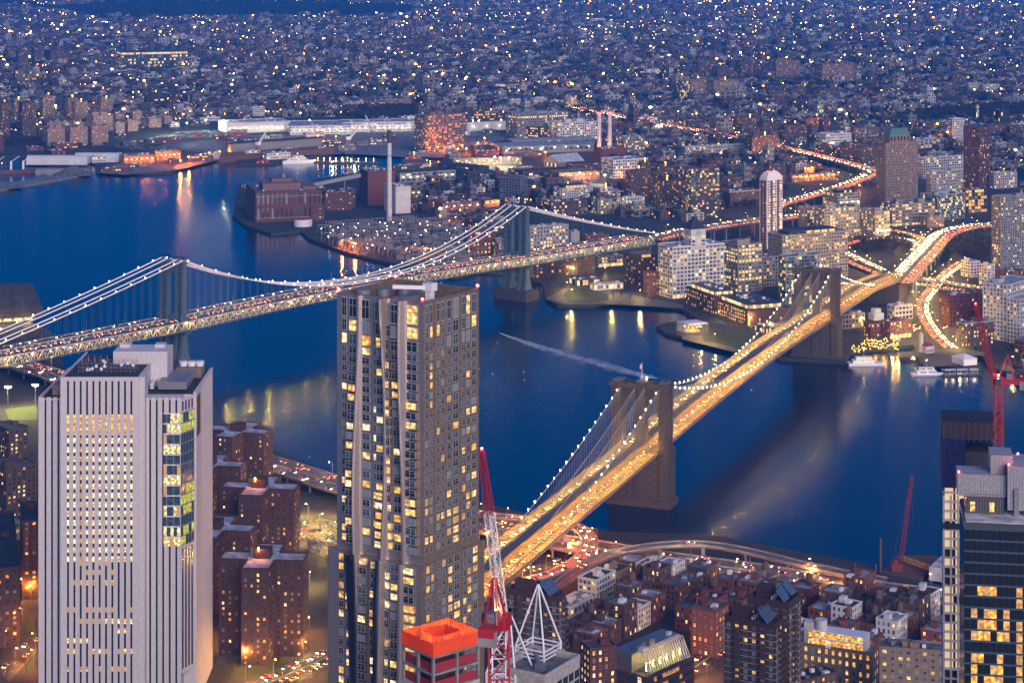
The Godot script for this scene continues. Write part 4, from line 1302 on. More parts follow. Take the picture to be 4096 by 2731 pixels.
	["housing_tower","tallest wide pink brown slab tower with pale vertical stripes","tower block","striped wide slabs",[806.6,-5235.0,98.0,45.8,27.0,52.4],"brown",{"wall":"brick_peach2","fh":2.9,"share":0.2,"gear":"b"}],
	["housing_tower","lowest wide pink brown slab tower with pale vertical stripes","tower block","striped wide slabs",[702.0,-5376.6,70.8,34.7,27.0,52.1],"brown",{"wall":"brick_peach2","fh":2.9,"share":0.2,"gear":"b"}],
	["housing_tower","reddish brown slab tower beside the striped slabs","tower block","reddish slabs",[612.6,-5447.9,50.8,25.8,27.0,47.2],"redbrick",{"fh":2.9,"share":0.14,"gear":"b","wall":"brick_brown"}],
	["housing_tower","reddish brown slab tower beside the striped slabs","tower block","reddish slabs",[504.2,-5476.2,52.1,27.7,27.0,47.5],"redbrick",{"fh":2.9,"share":0.14,"gear":"b","wall":"brick_brown"}],
	["housing_tower","lowest reddish brown slab tower beside the striped slabs","tower block","reddish slabs",[550.2,-5421.8,51.9,27.0,27.0,30.1],"redbrick",{"fh":2.9,"share":0.14,"gear":"b","wall":"brick_brown"}],
	["housing_tower","lowest tan apartment slab with balconies and lit roof lamps","tower block","tan balcony slabs",[489.1,-4847.5,68.2,35.6,27.0,39.3],"tan",{"share":0.25,"gear":"bl"}],
	["housing_tower","tan apartment slab with balconies and lit roof lamps","tower block","tan balcony slabs",[428.4,-4845.4,44.6,23.9,27.0,40.3],"tan",{"share":0.25,"gear":"bl"}],
	["housing_tower","tallest tan apartment slab with balconies and lit roof lamps","tower block","tan balcony slabs",[381.0,-4717.4,37.5,20.4,27.0,55.7],"tan",{"share":0.25,"gear":"bl"}],
	["housing_tower","tallest dark brown apartment slab among bare trees below the striped slabs","tower block","dark slabs",[592.0,-4658.0,40.8,20.1,27.0,29.1],"darkbrick",{"wall":"brick_brown","share":0.2,"gear":"b","fh":2.9}],
	["housing_tower","dark brown apartment slab among bare trees below the striped slabs","tower block","dark slabs",[650.7,-4758.8,41.0,19.8,27.0,24.8],"darkbrick",{"wall":"brick_brown","share":0.2,"gear":"b","fh":2.9}],
	["housing_tower","lowest dark brown apartment slab among bare trees below the striped slabs","tower block","dark slabs",[712.5,-4752.8,46.7,21.9,27.0,23.7],"darkbrick",{"wall":"brick_brown","share":0.2,"gear":"b","fh":2.9}],
	["housing_tower","murky brown housing block with orange roof lamps beside the expressway","tower block","brown blocks along the expressway",[446.1,-3940.0,39.7,20.1,27.0,31.4],"darkbrick",{"wall":"brick_brown","fh":2.9,"share":0.2,"gear":"bl"}],
	["housing_tower","lowest murky brown housing block with orange roof lamps beside the expressway","tower block","brown blocks along the expressway",[487.8,-3944.3,49.8,24.7,27.0,23.2],"darkbrick",{"wall":"brick_brown","fh":2.9,"share":0.2,"gear":"bl"}],
	["housing_tower","tallest murky brown housing block with orange roof lamps beside the expressway","tower block","brown blocks along the expressway",[510.6,-3794.4,48.9,23.7,27.0,31.5],"darkbrick",{"wall":"brick_brown","fh":2.9,"share":0.2,"gear":"bl"}],
	["housing_tower","murky brown housing block with orange roof lamps beside the expressway","tower block","brown blocks along the expressway",[582.2,-4017.5,53.8,25.6,27.0,25.0],"darkbrick",{"wall":"brick_brown","fh":2.9,"share":0.2,"gear":"bl"}],
	["housing_tower","dark housing block with bright white roof lamps in front of the expressway","tower block","",[431.1,-3597.1,54.4,22.5,27.0,31.1],"darkbrick",{"wall":"brick_brown","fh":2.9,"share":0.15,"gear":"bl"}],
	["housing_tower","rusty brown slab house near the green roofed church","tower block","rusty slabs",[1057.3,-5211.5,46.3,19.5,27.0,21.7],"redbrick",{"wall":"brick_brown","fh":3,"share":0.15,"gear":"b"}],
	["housing_tower","tallest rusty brown slab house near the green roofed church","tower block","rusty slabs",[1107.0,-5184.2,40.2,16.6,27.0,27.0],"redbrick",{"wall":"brick_brown","fh":3,"share":0.15,"gear":"b"}],
	["housing_tower","lowest rusty brown slab house near the green roofed church","tower block","rusty slabs",[1186.6,-5309.9,41.1,16.6,27.0,20.3],"redbrick",{"wall":"brick_brown","fh":3,"share":0.15,"gear":"b"}],
	["housing_tower","low brown housing block in the shade below the expressway","tower block","brown low blocks",[571.4,-3528.7,27.0,12.4,27.0,25.7],"darkbrick",{"wall":"brick_brown","fh":2.9,"share":0.14,"gear":"b"}],
	["housing_tower","low brown housing block in the shade below the expressway","tower block","brown low blocks",[589.6,-3462.6,28.9,13.0,27.0,26.4],"darkbrick",{"wall":"brick_brown","fh":2.9,"share":0.14,"gear":"b"}],
	["housing_tower","low brown housing block in the shade below the expressway","tower block","brown low blocks",[321.8,-3280.0,34.0,17.8,27.0,22.7],"darkbrick",{"wall":"brick_brown","fh":2.9,"share":0.14,"gear":"b"}],
	["housing_tower","low brown housing block in the shade below the expressway","tower block","brown low blocks",[370.1,-3201.4,29.9,15.1,27.0,22.2],"darkbrick",{"wall":"brick_brown","fh":2.9,"share":0.14,"gear":"b"}],
	["housing_tower","tallest low brown housing block in the shade below the expressway","tower block","brown low blocks",[396.8,-3146.3,29.9,14.8,27.0,32.7],"darkbrick",{"wall":"brick_brown","fh":2.9,"share":0.14,"gear":"b"}],
	["housing_tower","lowest low brown housing block in the shade below the expressway","tower block","brown low blocks",[328.2,-3111.4,30.8,15.9,27.0,16.2],"darkbrick",{"wall":"brick_brown","fh":2.9,"share":0.14,"gear":"b"}],
	["housing_tower","tallest brown slab tower behind the tall red tower","tower block","brown slabs behind the red tower",[894.6,-3854.1,37.1,14.8,27.0,26.7],"brown",{"share":0.15,"gear":"b"}],
	["housing_tower","lowest brown slab tower behind the tall red tower","tower block","brown slabs behind the red tower",[936.6,-3878.8,31.1,12.1,27.0,21.5],"brown",{"share":0.15,"gear":"b"}],
	["housing_tower","hazy mauve tower block near the skyline","tower block","hazy towers near the skyline",[1485.9,-8036.2,41.6,18.1,27.0,30.7],"brown",{"fh":3.2,"share":0.12,"gear":"bl"}],
	["housing_tower","hazy mauve tower block near the skyline","tower block","hazy towers near the skyline",[1552.6,-8037.7,45.5,19.5,27.0,33.5],"brown",{"fh":3.2,"share":0.12,"gear":"bl"}],
	["housing_tower","hazy mauve tower block near the skyline","tower block","hazy towers near the skyline",[1400.2,-8058.4,93.2,41.7,27.0,30.7],"brown",{"fh":3.2,"share":0.12,"gear":"bl"}],
	["housing_tower","hazy mauve tower block near the skyline","tower block","hazy towers near the skyline",[871.2,-8953.3,30.4,15.9,27.0,52.9],"brown",{"fh":3.2,"share":0.12,"gear":"bl"}],
	["housing_tower","hazy mauve tower block near the skyline","tower block","hazy towers near the skyline",[1431.2,-10025.4,44.4,21.1,27.0,45.3],"brown",{"fh":3.2,"share":0.12,"gear":"bl"}],
	["housing_tower","hazy mauve tower block near the skyline","tower block","hazy towers near the skyline",[1308.2,-9784.2,104.5,50.8,27.0,40.7],"brown",{"fh":3.2,"share":0.12,"gear":"bl"}],
	["housing_tower","hazy mauve tower block near the skyline","tower block","hazy towers near the skyline",[1022.1,-9841.5,34.7,17.9,27.0,54.8],"brown",{"fh":3.2,"share":0.12,"gear":"bl"}],
	["housing_tower","hazy mauve tower block near the skyline","tower block","hazy towers near the skyline",[1311.7,-8031.9,30.8,14.0,27.0,25.1],"brown",{"fh":3.2,"share":0.12,"gear":"bl"}],
	["housing_tower","hazy mauve tower block near the skyline","tower block","hazy towers near the skyline",[-534.4,-6748.1,28.5,23.1,27.0,28.1],"brown",{"fh":3.2,"share":0.15,"gear":"bl"}],
	["housing_tower","hazy mauve tower block near the skyline","tower block","hazy towers near the skyline",[-480.4,-6635.0,44.9,35.8,27.0,32.2],"brown",{"fh":3.2,"share":0.15,"gear":"bl"}],
	["housing_tower","hazy mauve tower block near the skyline","tower block","hazy towers near the skyline",[-338.2,-9420.3,33.6,24.2,27.0,29.5],"brown",{"fh":3.2,"share":0.15,"gear":"bl"}],
	["housing_tower","hazy mauve tower block near the skyline","tower block","hazy towers near the skyline",[-296.9,-9591.0,44.2,31.4,27.0,26.7],"brown",{"fh":3.2,"share":0.15,"gear":"bl"}],
	["housing_tower","hazy mauve tower block near the skyline","tower block","hazy towers near the skyline",[350.9,-9766.7,58.3,35.1,27.0,47.5],"brown",{"fh":3.2,"share":0.15,"gear":"bl"}],
	["housing_tower","hazy mauve tower block near the skyline","tower block","hazy towers near the skyline",[418.9,-9766.6,58.5,34.7,27.0,50.9],"brown",{"fh":3.2,"share":0.15,"gear":"bl"}],
	["housing_tower","hazy mauve tower block near the skyline","tower block","hazy towers near the skyline",[573.3,-9936.7,45.0,25.7,27.0,34.5],"brown",{"fh":3.2,"share":0.15,"gear":"bl"}],
	["tan_tower","square tan tower with vertical ribs standing in low houses","tower block","",[-481.5,-8404.7,45.9,12.0,27.0,29.2],"tan",{"share":0.1}],
	["striped_tower","dark tower with a white edge stripe","tower block","",[-212.4,-6566.8,27.8,16.2,27.0,30.6],"darkbrick",{"share":0.1}],
	["white_block","white block with rows of dark windows amid brown roofs","building","",[360.3,-8791.1,70.2,18.8,27.0,19.5],"white",{"share":0.2}],
	["white_tank_house","plain white block beside brick houses","building","",[-30.2,-4990.4,27.2,12.0,27.0,17.3],"plain",{"wall":"white_wall"}],
	["orange_lit_hall","brick hall with buttresses washed by orange lamps","building","",[3.32,-5016.2,40.4,12.0,27.0,15.7],"redbrick",{"wall":"brick_peach","share":0.2,"wash":6,"washm":"lamp_sodium"}],
	["armory","grey barrel roofed hall beside a red brick front","building","",[236.3,-7281.9,75.2,31.7,27.0,15.2],"plain",{"wall":"brick_red","roof":"roof_pale"}],
	["tan_office_tower","massive tan office tower with a blue-green hipped roof and arched top windows","tower","",[540.3,-2922.1,56.6,21.5,27.0,85.8],"tan",{"wall":"stone_tan","fh":3.9,"bay":3.4,"ww":0.4,"share":0.06,"gear":"","par":2}],
	["red_glass_tower","tall dark red tower with an open notched top","tower","",[695.7,-3116.9,26.9,28.5,40.0,90.6],"redbrick",{"wall":"brick_maroon","fh":3.6,"bay":3,"ww":0.5,"share":0.16,"gear":""}],
	["white_ziggurat_tower","stepped white apartment tower near the stone column","tower","",[802.0,-3758.3,27.3,12.0,27.0,45.7],"white",{"share":0.1,"gear":"b","fh":3.2,"bay":3.6}],
	["college_building","white college building with ribbon windows and a blank tower","building","",[574.8,-3706.4,55.6,23.2,27.0,24.4],"white",{"fh":4.5,"bay":9,"ww":0.9,"wh":0.35,"share":0.25,"gear":"b","wash":2}],
	["brick_hospital","brick and pale banded hospital block with a green roof","building","",[645.6,-3816.6,53.8,12.0,27.0,23.8],"brown",{"bands":true,"share":0.25,"gear":"b"}],
	["white_loft_row","broad white loft with a paler upper block","building","",[669.0,-3248.8,78.2,12.0,27.0,31.5],"white",{"fh":4,"share":0.25,"gear":"bv"}],
	["ribbed_loft","ribbed pale loft with a flat roof full of machines","building","",[637.2,-3064.0,58.1,12.0,27.0,30.8],"pale",{"piers":true,"fh":4.4,"share":0.35,"gear":"bv"}],
	["lit_office","grey office block with broad bands of yellow lit windows","building","",[517.3,-2724.0,64.2,30.7,20.0,28.2],"grey",{"fh":4.2,"bay":5,"ww":0.84,"wh":0.5,"share":0.6,"lit":["light_white","light_warm"],"gear":"bv"}],
	["glass_office","blue-green glass office block with a green lit roof edge","building","",[575.1,-2780.9,51.9,31.3,35.0,32.6],"glass",{"wall":"glass_pale","share":0.3}],
	["yellow_glass_office","black framed office whose glass glows solid yellow","building","",[629.1,-2838.4,37.5,12.0,27.0,31.5],"glass",{"share":0.92,"lit":["light_amber","light_warm"],"bay":5,"fh":4.4}],
	["stepped_pale_block","pale block with stepped back corners behind the yellow glass office","building","",[734.0,-3112.6,43.7,12.0,27.0,22.7],"pale",{"share":0.25}],
	["pale_slab_tower","tall pale concrete slab tower with a fine grid of windows","tower","",[557.3,-2318.3,46.4,15.1,27.0,88.0],"pale",{"wall":"concrete","fh":2.9,"bay":3.2,"ww":0.5,"share":0.14,"gear":"b"}],
	["brick_corner_block","small brick block with orange lamps under the pale slab tower","building","",[544.5,-2698.1,27.0,14.9,27.0,13.1],"redbrick",{"wall":"brick_tan","share":0.2}],
	["cream_loft","cream loft with stepped roof houses and warm yellow windows","building","",[407.5,-2619.8,53.7,26.4,27.0,36.2],"cream",{"share":0.5,"gear":"bvt"}],
	["cream_loft","cream loft crowded against the stepped one, blazing at roof level","building","",[457.8,-2892.9,38.0,34.0,27.0,21.0],"cream",{"share":0.55,"gear":"bp","wash":4}],
	["cream_loft","yellow lit loft facing the expressway ramps","building","",[455.5,-2615.7,22.8,33.0,27.0,32.5],"cream",{"share":0.6,"lit":["light_warm","light_amber","light_white"],"wash":4}],
	["cream_loft","narrow cream loft at the curve of the ramps","building","",[374.4,-2655.0,13.4,12.8,27.0,31.3],"cream",{"share":0.4}],
	["slim_tower","slim red and white apartment tower with a rounded white cap","tower","",[313.5,-2520.2,26.9,12.4,40.0,82.0],"white",{"wall":"metal_white","fh":3.1,"bay":3.4,"share":0.12,"gear":""}],
	["glass_flats_tower","brown glass apartment tower with many small lit windows","tower","",[252.9,-2792.9,42.0,30.0,20.0,66.0],"glass",{"wall":"brick_maroon","fh":3,"bay":3.2,"share":0.28,"gear":"b"}],
	["stone_school","pale stone trimmed loft behind the slim tower","building","",[321.4,-2920.0,49.7,20.4,27.0,20.2],"brown",{"share":0.1,"cornice":"stone_pale"}],
	["low_school","low orange lit school beside the ball field","building","",[460.6,-3203.3,79.9,14.7,27.0,9.96],"tan",{"share":0.5,"lit":["light_amber","light_warm"],"wash":8,"washm":"lamp_sodium"}],
	["car_park_block","long low office with a white striped front near the expressway","building","",[349.0,-3615.8,121.8,14.2,27.0,11.73],"pale",{"share":0.25,"fh":5}],
	["pale_terrace","long cream terrace of flats with lit windows","building","",[669.1,-4547.9,149.0,19.2,27.0,14.1],"cream",{"share":0.2}],
	["white_house","small white house with a bright window beside the cream terrace","building","",[672.6,-4263.2,23.5,12.0,27.0,10.96],"white",{"share":0.15}],
	["neo_stone_hall","pale stone columned hall with a grey hipped roof","building","",[1141.3,-4972.9,49.7,12.0,27.0,19.0],"pale",{"piers":true,"share":0.15}],
	["green_roof_church","stone church with a steep blue-green roof","building","",[1101.1,-4970.2,37.2,12.3,27.0,22.4],"pale",{"roof":"roof_green","share":0.1}],
	["brick_warehouse","plain red brick warehouse of seven storeys beside the ferry street","building","",[438.5,-2024.1,46.2,16.2,27.0,30.1],"redbrick",{"fh":4,"bay":3.8,"share":0.08,"gear":"v","cornice":"brick_red"}],
	["brick_hotel","narrow brick house with stone trimmed windows by the ferry street","building","",[427.9,-1924.6,34.4,12.0,27.0,22.0],"redbrick",{"wall":"brick_brown","cornice":"stone_pale","share":0.3,"fh":3.6}],
	["white_office_block","white concrete office block with round headed top windows and a pink lit upper block","building","",[468.8,-1967.3,53.9,25.2,50.0,52.0],"white",{"wall":"wall_blue","fh":3.6,"bay":3.6,"ww":0.5,"share":0.2,"gear":"b"}],
	["white_office_block","white concrete office block with a square stair tower on its roof","building","",[479.9,-1950.0,45.0,13.9,50.0,40.3],"white",{"wall":"wall_blue","fh":3.6,"bay":3.6,"ww":0.5,"share":0.22,"gear":"b"}],
	["white_row_house","white rendered house above the ferry street","building","",[508.2,-2308.5,13.6,16.1,27.0,16.8],"white",{"share":0.15,"fh":3.2}],
	["white_row_house","white rendered house with a red roof block beside the tall slab","building","",[514.2,-2254.5,10.95,13.2,27.0,21.1],"white",{"share":0.2,"fh":3.2}],
	["brick_row_house","brick house with blue steel roof sheds near the white offices","building","",[537.6,-2249.8,24.4,16.5,27.0,15.6],"redbrick",{"share":0.15}],
	["brick_restaurant","brick corner house with a stepped white upper house","building","",[343.4,-1965.9,20.2,12.0,27.0,12.5],"redbrick",{"share":0.3,"gear":""}],
	["brick_terrace","brick terrace with a lit colonnade on the ground floor","building","",[362.2,-1960.1,25.3,12.0,27.0,15.6],"redbrick",{"share":0.25,"shop":true,"gear":"bv","fh":3.4}],
	["grey_depot","flat roofed grey depot behind the stone bridge tower","building","",[326.2,-2010.6,27.4,12.0,27.0,13.2],"grey",{"share":0.2}],
	["white_roof_house","pale roofed house behind the brick terrace","building","",[383.0,-2054.4,22.1,12.0,27.0,13.5],"white",{"share":0.1}],
]

# ---------------------------------------------------------------- pale slab tower with dark window slits
func slit_face(root: Node3D, x0: float, x1: float, z: float, y0: float, y1: float, slits: Array, sw: float, turn := 0.0) -> void:
	# stone piers stand 0.7 m in front of a dark glass plane
	var edges := [x0]
	for s in slits:
		edges.append(s - sw / 2)
		edges.append(s + sw / 2)
	edges.append(x1)
	for i in range(0, edges.size(), 2):
		var b := MB.new()
		b.block(edges[i], edges[i + 1], y0, y1, z - 0.9, z)
		part("stone_pier", b, M.stone_slab, root)
	for s in slits:
		var b := MB.new()
		b.block(s - sw / 2, s + sw / 2, y0 + 1.0, y1 - 1.5, z - 0.85, z - 0.6)
		part("slit_window", b, M.glass_dark, root)

func slab_tower() -> void:
	var root := thing("slab_tower", "tall pale stone slab tower with dark vertical window slits and antennas on its roof", "tower", Vector3(-199.2, 3, -1006))
	rng.seed = 77
	# local x = world x + 199.2, local z = world z + 1006, local y = world y - 3
	var b := MB.new()
	b.block(-18.9, 18.9, 0, 164.5, -60, -0.9)
	b.block(-30.4, -18.9, 0, 153.5, -74, -6.9)
	b.block(18.9, 38.0, 0, 153.5, -74, -6.9)
	b.block(38.0, 43.2, 0, 153.5, -74, -17)
	b.block(-18.9, 18.9, 0, 150, -74, -60)
	part("core", b, M.stone_slab, root)
	var s := []
	for i in 11: s.append(-15.35 + 3.06 * i)
	slit_face(root, -19.0, 19.1, 0.0, 6.0, 165.4, s, 1.0)
	b = MB.new()
	b.block(-19.0, 19.1, 0, 6.0, -0.9, 0)
	b.block(-19.0, 19.1, 163.6, 165.5, -0.85, 0.06)
	part("stone_band", b, M.stone_slab, root)
	# returns of the centre block
	b = MB.new()
	b.block(18.9, 21.6, 0, 165.4, -10, -0.9)
	part("corner_pier", b, M.stone_slab, root)
	slit_face(root, -31.0, -19.0, -6.0, 0.0, 154.4, [-27.6, -24.4, -21.3], 0.95)
	slit_face(root, 21.6, 38.2, -6.0, 0.0, 154.4, [23.3, 26.5, 29.6, 32.8, 36.0], 0.95)
	# right flank ribs
	for i in 12:
		var z := -34.0 - i * 3.4
		b = MB.new()
		b.block(43.2, 44.1, 0, 153.6, z - 1.1, z + 1.1)
		part("side_rib", b, M.stone_slab, root)
		b = MB.new()
		b.block(43.2, 43.4, 2, 150, z - 2.3, z - 1.1)
		part("slit_window", b, M.glass_dark, root)
	b = MB.new()
	b.block(43.2, 44.1, 0, 153.6, -32.6, -17)
	part("corner_pier", b, M.stone_slab, root)
	b = MB.new()
	b.block(43.25, 44.2, 132, 152, -30, -18.5)
	part("louvre", b, M.paint_louvre, root)
	# lit rows, one pane to each slit
	var pane := MB.new()
	pane.block(-0.5, 0.5, -0.5, 0.5, -0.62, -0.42)
	var pm := pane.mesh()
	var y_of := func(v: float) -> float: return 379.7 - (v + 267.0) * 0.12067
	var rows := []
	for k in 14: rows.append([1764.0 + 36.4 * k - (0.0 if k > 1 else 1.0), 2.55, "light_white", 11])
	for r in rows:
		for i in 11:
			inst("lit_window", pm, root, Transform3D(Basis.from_scale(Vector3(0.94, r[1], 1)), Vector3(s[i], y_of.call(r[0]), 0)), M.light_slit if i != 2 else M.light_dim)
	for i in 11:
		for q in [[1668.0, 2.2, "light_amber"], [1690.0, 2.6, "light_amber"], [1714.0, 2.7, "light_amber"], [1735.0, 1.6, "light_dim"]]:
			inst("lit_window", pm, root, Transform3D(Basis.from_scale(Vector3(0.94, q[1], 1)), Vector3(s[i], y_of.call(q[0]), 0)), M[q[2]])
	for q in [[2253.0, [2, 3, 5, 6], "light_faint"], [2290.0, [3, 4, 5, 7], "light_faint"], [2331.0, [1, 2, 3, 4, 6, 7], "light_dim"], [2440.0, [0, 1, 3, 4, 5, 6, 7, 10], "light_faint"], [2486.0, [2, 3, 4, 5], "light_faint"], [2486.0, [6, 7, 8, 9, 10], "light_warm"], [2524.0, [8, 9], "light_warm"], [2564.0, [0, 1, 2, 3], "light_warm"], [2606.0, [0, 1, 4, 5, 9, 10], "light_warm"], [2606.0, [6, 8], "light_faint"], [2677.0, [0, 2, 3, 5, 7, 8, 9], "light_dim"]]:
		for i in q[1]: inst("lit_window", pm, root, Transform3D(Basis.from_scale(Vector3(0.94, 2.4, 1)), Vector3(s[i], y_of.call(q[0]), 0)), M[q[2]])
	# the new glazed corner: floors of glass with braces
	var y_lo: float = y_of.call(2203.0)
	var y_hi: float = y_of.call(1665.0)
	var n := 13
	for j in n:
		var a := lerpf(y_lo, y_hi, float(j) / n)
		var c := lerpf(y_lo, y_hi, float(j + 1) / n)
		var lit: bool = j in [0, 1, 12, 11] or j % 3 == 0
		for i in 5:
			b = MB.new()
			b.block(29.85 + i * 1.64, 31.3 + i * 1.64, a + 0.5, c - 0.3, -5.95, -5.75)
			part("window", b, (M.light_office if lit and rng.randf() < 0.7 else (M.light_faint if rng.randf() < 0.15 else M.glass_blue)), root)
		b = MB.new()
		b.block(29.7, 38.1, c - 0.2, c + 0.3, -5.7, -5.5)
		part("floor_edge", b, M.metal_white, root)
		b = MB.new()
		if j % 2: b.beam(Vector3(29.9, a, -5.6), Vector3(38.0, c, -5.6), 0.3, 0.12)
		else: b.beam(Vector3(29.9, c, -5.6), Vector3(38.0, a, -5.6), 0.3, 0.12)
		part("brace", b, M.steel_teal, root)
		for i in 5:
			var f0 := i / 5.0
			var f1 := f0 + 0.17
			b = MB.new()
			b.quad(Vector3(lerpf(38.1, 43.2, f0), a + 0.4, lerpf(-6, -16.8, f0)), Vector3(lerpf(38.1, 43.2, f1), a + 0.4, lerpf(-6, -16.8, f1)), Vector3(lerpf(38.1, 43.2, f1), c - 0.3, lerpf(-6, -16.8, f1)), Vector3(lerpf(38.1, 43.2, f0), c - 0.3, lerpf(-6, -16.8, f0)))
			part("window", b, (M.light_green if j in [4, 5, 12, 11, 1, 0, 3] and rng.randf() < 0.65 else M.glass_blue), root)
		b = MB.new()
		b.beam(Vector3(38.2, c, -5.9), Vector3(43.3, c, -16.8), 0.3, 0.5)
		part("floor_edge", b, M.steel_teal, root)
	b = MB.new()
	b.quad(Vector3(38.0, y_hi, -6.0), Vector3(43.2, y_hi, -16.9), Vector3(43.2, 153.5, -16.9), Vector3(38.0, 153.5, -6.0))
	b.quad(Vector3(38.0, 20, -6.0), Vector3(43.2, 20, -16.9), Vector3(43.2, y_lo, -16.9), Vector3(38.0, y_lo, -6.0))
	part("splayed_wall", b, M.stone_slab, root)
	for i in 4:
		b = MB.new()
		var f := 0.12 + 0.22 * i
		var p := Vector3(lerpf(38.05, 43.2, f), 0, lerpf(-5.9, -16.8, f))
		var q := Vector3(lerpf(38.05, 43.2, f + 0.1), 0, lerpf(-5.9, -16.8, f + 0.1))
		for yy in [[22.0, y_lo - 1], [y_hi + 1.0, 152.0]]: b.quad(p + Vector3(0.03, yy[0], 0.03), q + Vector3(0.03, yy[0], 0.03), q + Vector3(0.03, yy[1], 0.03), p + Vector3(0.03, yy[1], 0.03))
		part("slit_window", b, M.glass_dark, root)
	# roofs
	b = MB.new()
	b.block(-18.9, 18.9, 164.5, 164.7, -60, -0.9)
	part("roof", b, M.roof_tar, root)
	b = MB.new()
	b.block(18.9, 43.2, 153.5, 153.7, -74, -17)
	b.block(-30.4, -18.9, 153.5, 153.7, -74, -7)
	part("roof", b, M.roof_tar, root)
	for q in [[-19, -18.2, -60, -0.9], [18.2, 19.1, -60, -0.9]]:
		b = MB.new()
		b.block(q[0], q[1], 164.5, 165.5, q[2], q[3])
		part("parapet", b, M.stone_slab, root)
	for q in [[42.6, 44.1, -74, -17], [-31, -30, -74, -6.9]]:
		b = MB.new()
		b.block(q[0], q[1], 153.5, 154.6, q[2], q[3])
		part("parapet", b, M.stone_slab, root)
	b = MB.new()
	b.block(0.0, 27.0, 150, 171.0, -52, -34)
	b.block(1.5, 6.5, 171, 172.6, -50, -44)
	b.block(19.0, 24.0, 171, 172.6, -50, -44)
	part("lift_house", b, M.stone_slab, root)
	b = MB.new()
	b.block(-26, -19.5, 153.7, 158.5, -26, -14)
	part("lift_house", b, M.brick_tan, root)
	# antenna frame
	b = MB.new()
	for i in 13:
		var x := -13.0 + i * 2.3
		for z in [-13.0, -21.0]:
			b.beam(Vector3(x, 164.6, z), Vector3(x, 169.8, z), 0.14, 0.14)
			if i < 12:
				for y in [165.6, 167.6, 169.7]: b.beam(Vector3(x, y, z), Vector3(x + 2.3, y, z), 0.12, 0.12)
				b.beam(Vector3(x, 165.6, z), Vector3(x + 2.3, 167.6, z), 0.08, 0.08)
		for y in [167.6, 169.7]: b.beam(Vector3(x, y, -13), Vector3(x, y, -21), 0.12, 0.12)
	part("antenna_frame", b, M.metal_grey, root)
	for i in 11:
		b = MB.new()
		var x := rng.randf_range(-13, 14)
		var y := rng.randf_range(166.5, 171)
		b.tube(Vector3(x, y, -12.7), Vector3(x, y, -12.3), 0.8, 0.8, 8)
		part("dish_antenna", b, M.metal_white, root)
	for i in 9:
		b = MB.new()
		var x := -12.0 + i * 3.1
		b.tube(Vector3(x, 169.5, -17), Vector3(x, 172.6, -17), 0.09, 0.05, 4)
		part("whip_antenna", b, M.metal_white, root)
	# cooling plant on the lower roof
	for i in 8:
		b = MB.new()
		var z := -24.0 - i * 3.6
		b.block(24.5, 38.5, 154.6, 158.4, z - 1.5, z + 1.5)
		part("cooling_unit", b, M.metal_grey, root)
	for i in 3:
		b = MB.new()
		b.block(20.5, 22.2, 155 + i * 0.8, 156 + i * 0.8, -58, -22)
		part("pipe_rack", b, M.metal_white, root)
	for i in 3:
		b = MB.new()
		b.tube(Vector3(31 + i * 4.2, 158.5, -60), Vector3(31 + i * 4.2, 161, -60), 1.8, 2.4, 10)
		part("cooling_fan", b, M.metal_white, root)
	b = MB.new()
	b.block(28, 41, 153.7, 158.5, -66, -54)
	part("plant_house", b, M.brick_tan, root)

# ---------------------------------------------------------------- rippled steel apartment tower
func ripple(x: float, y: float) -> float:
	# how far the steel skin bulges at x (0 left .. 1 near corner) and height y
	var o := 0.0
	for q in [[0.268, 0.035, 1.7, 0.0], [0.572, 0.032, 2.2, 1.7], [0.80, 0.036, 1.7, 3.1]]:
		var c: float = q[0] + 0.016 * sin(y * 0.055 + q[3]) + 0.012 * sin(y * 0.021 + q[3] * 2.0)
		var k: float = (x - c) / q[1]
		o += q[2] * (1.4 + 0.5 * sin(y * 0.043 + q[3] * 1.3)) * exp(-k * k)
	return o * smoothstep(0.0, 0.03, x) * smoothstep(1.0, 0.97, x)

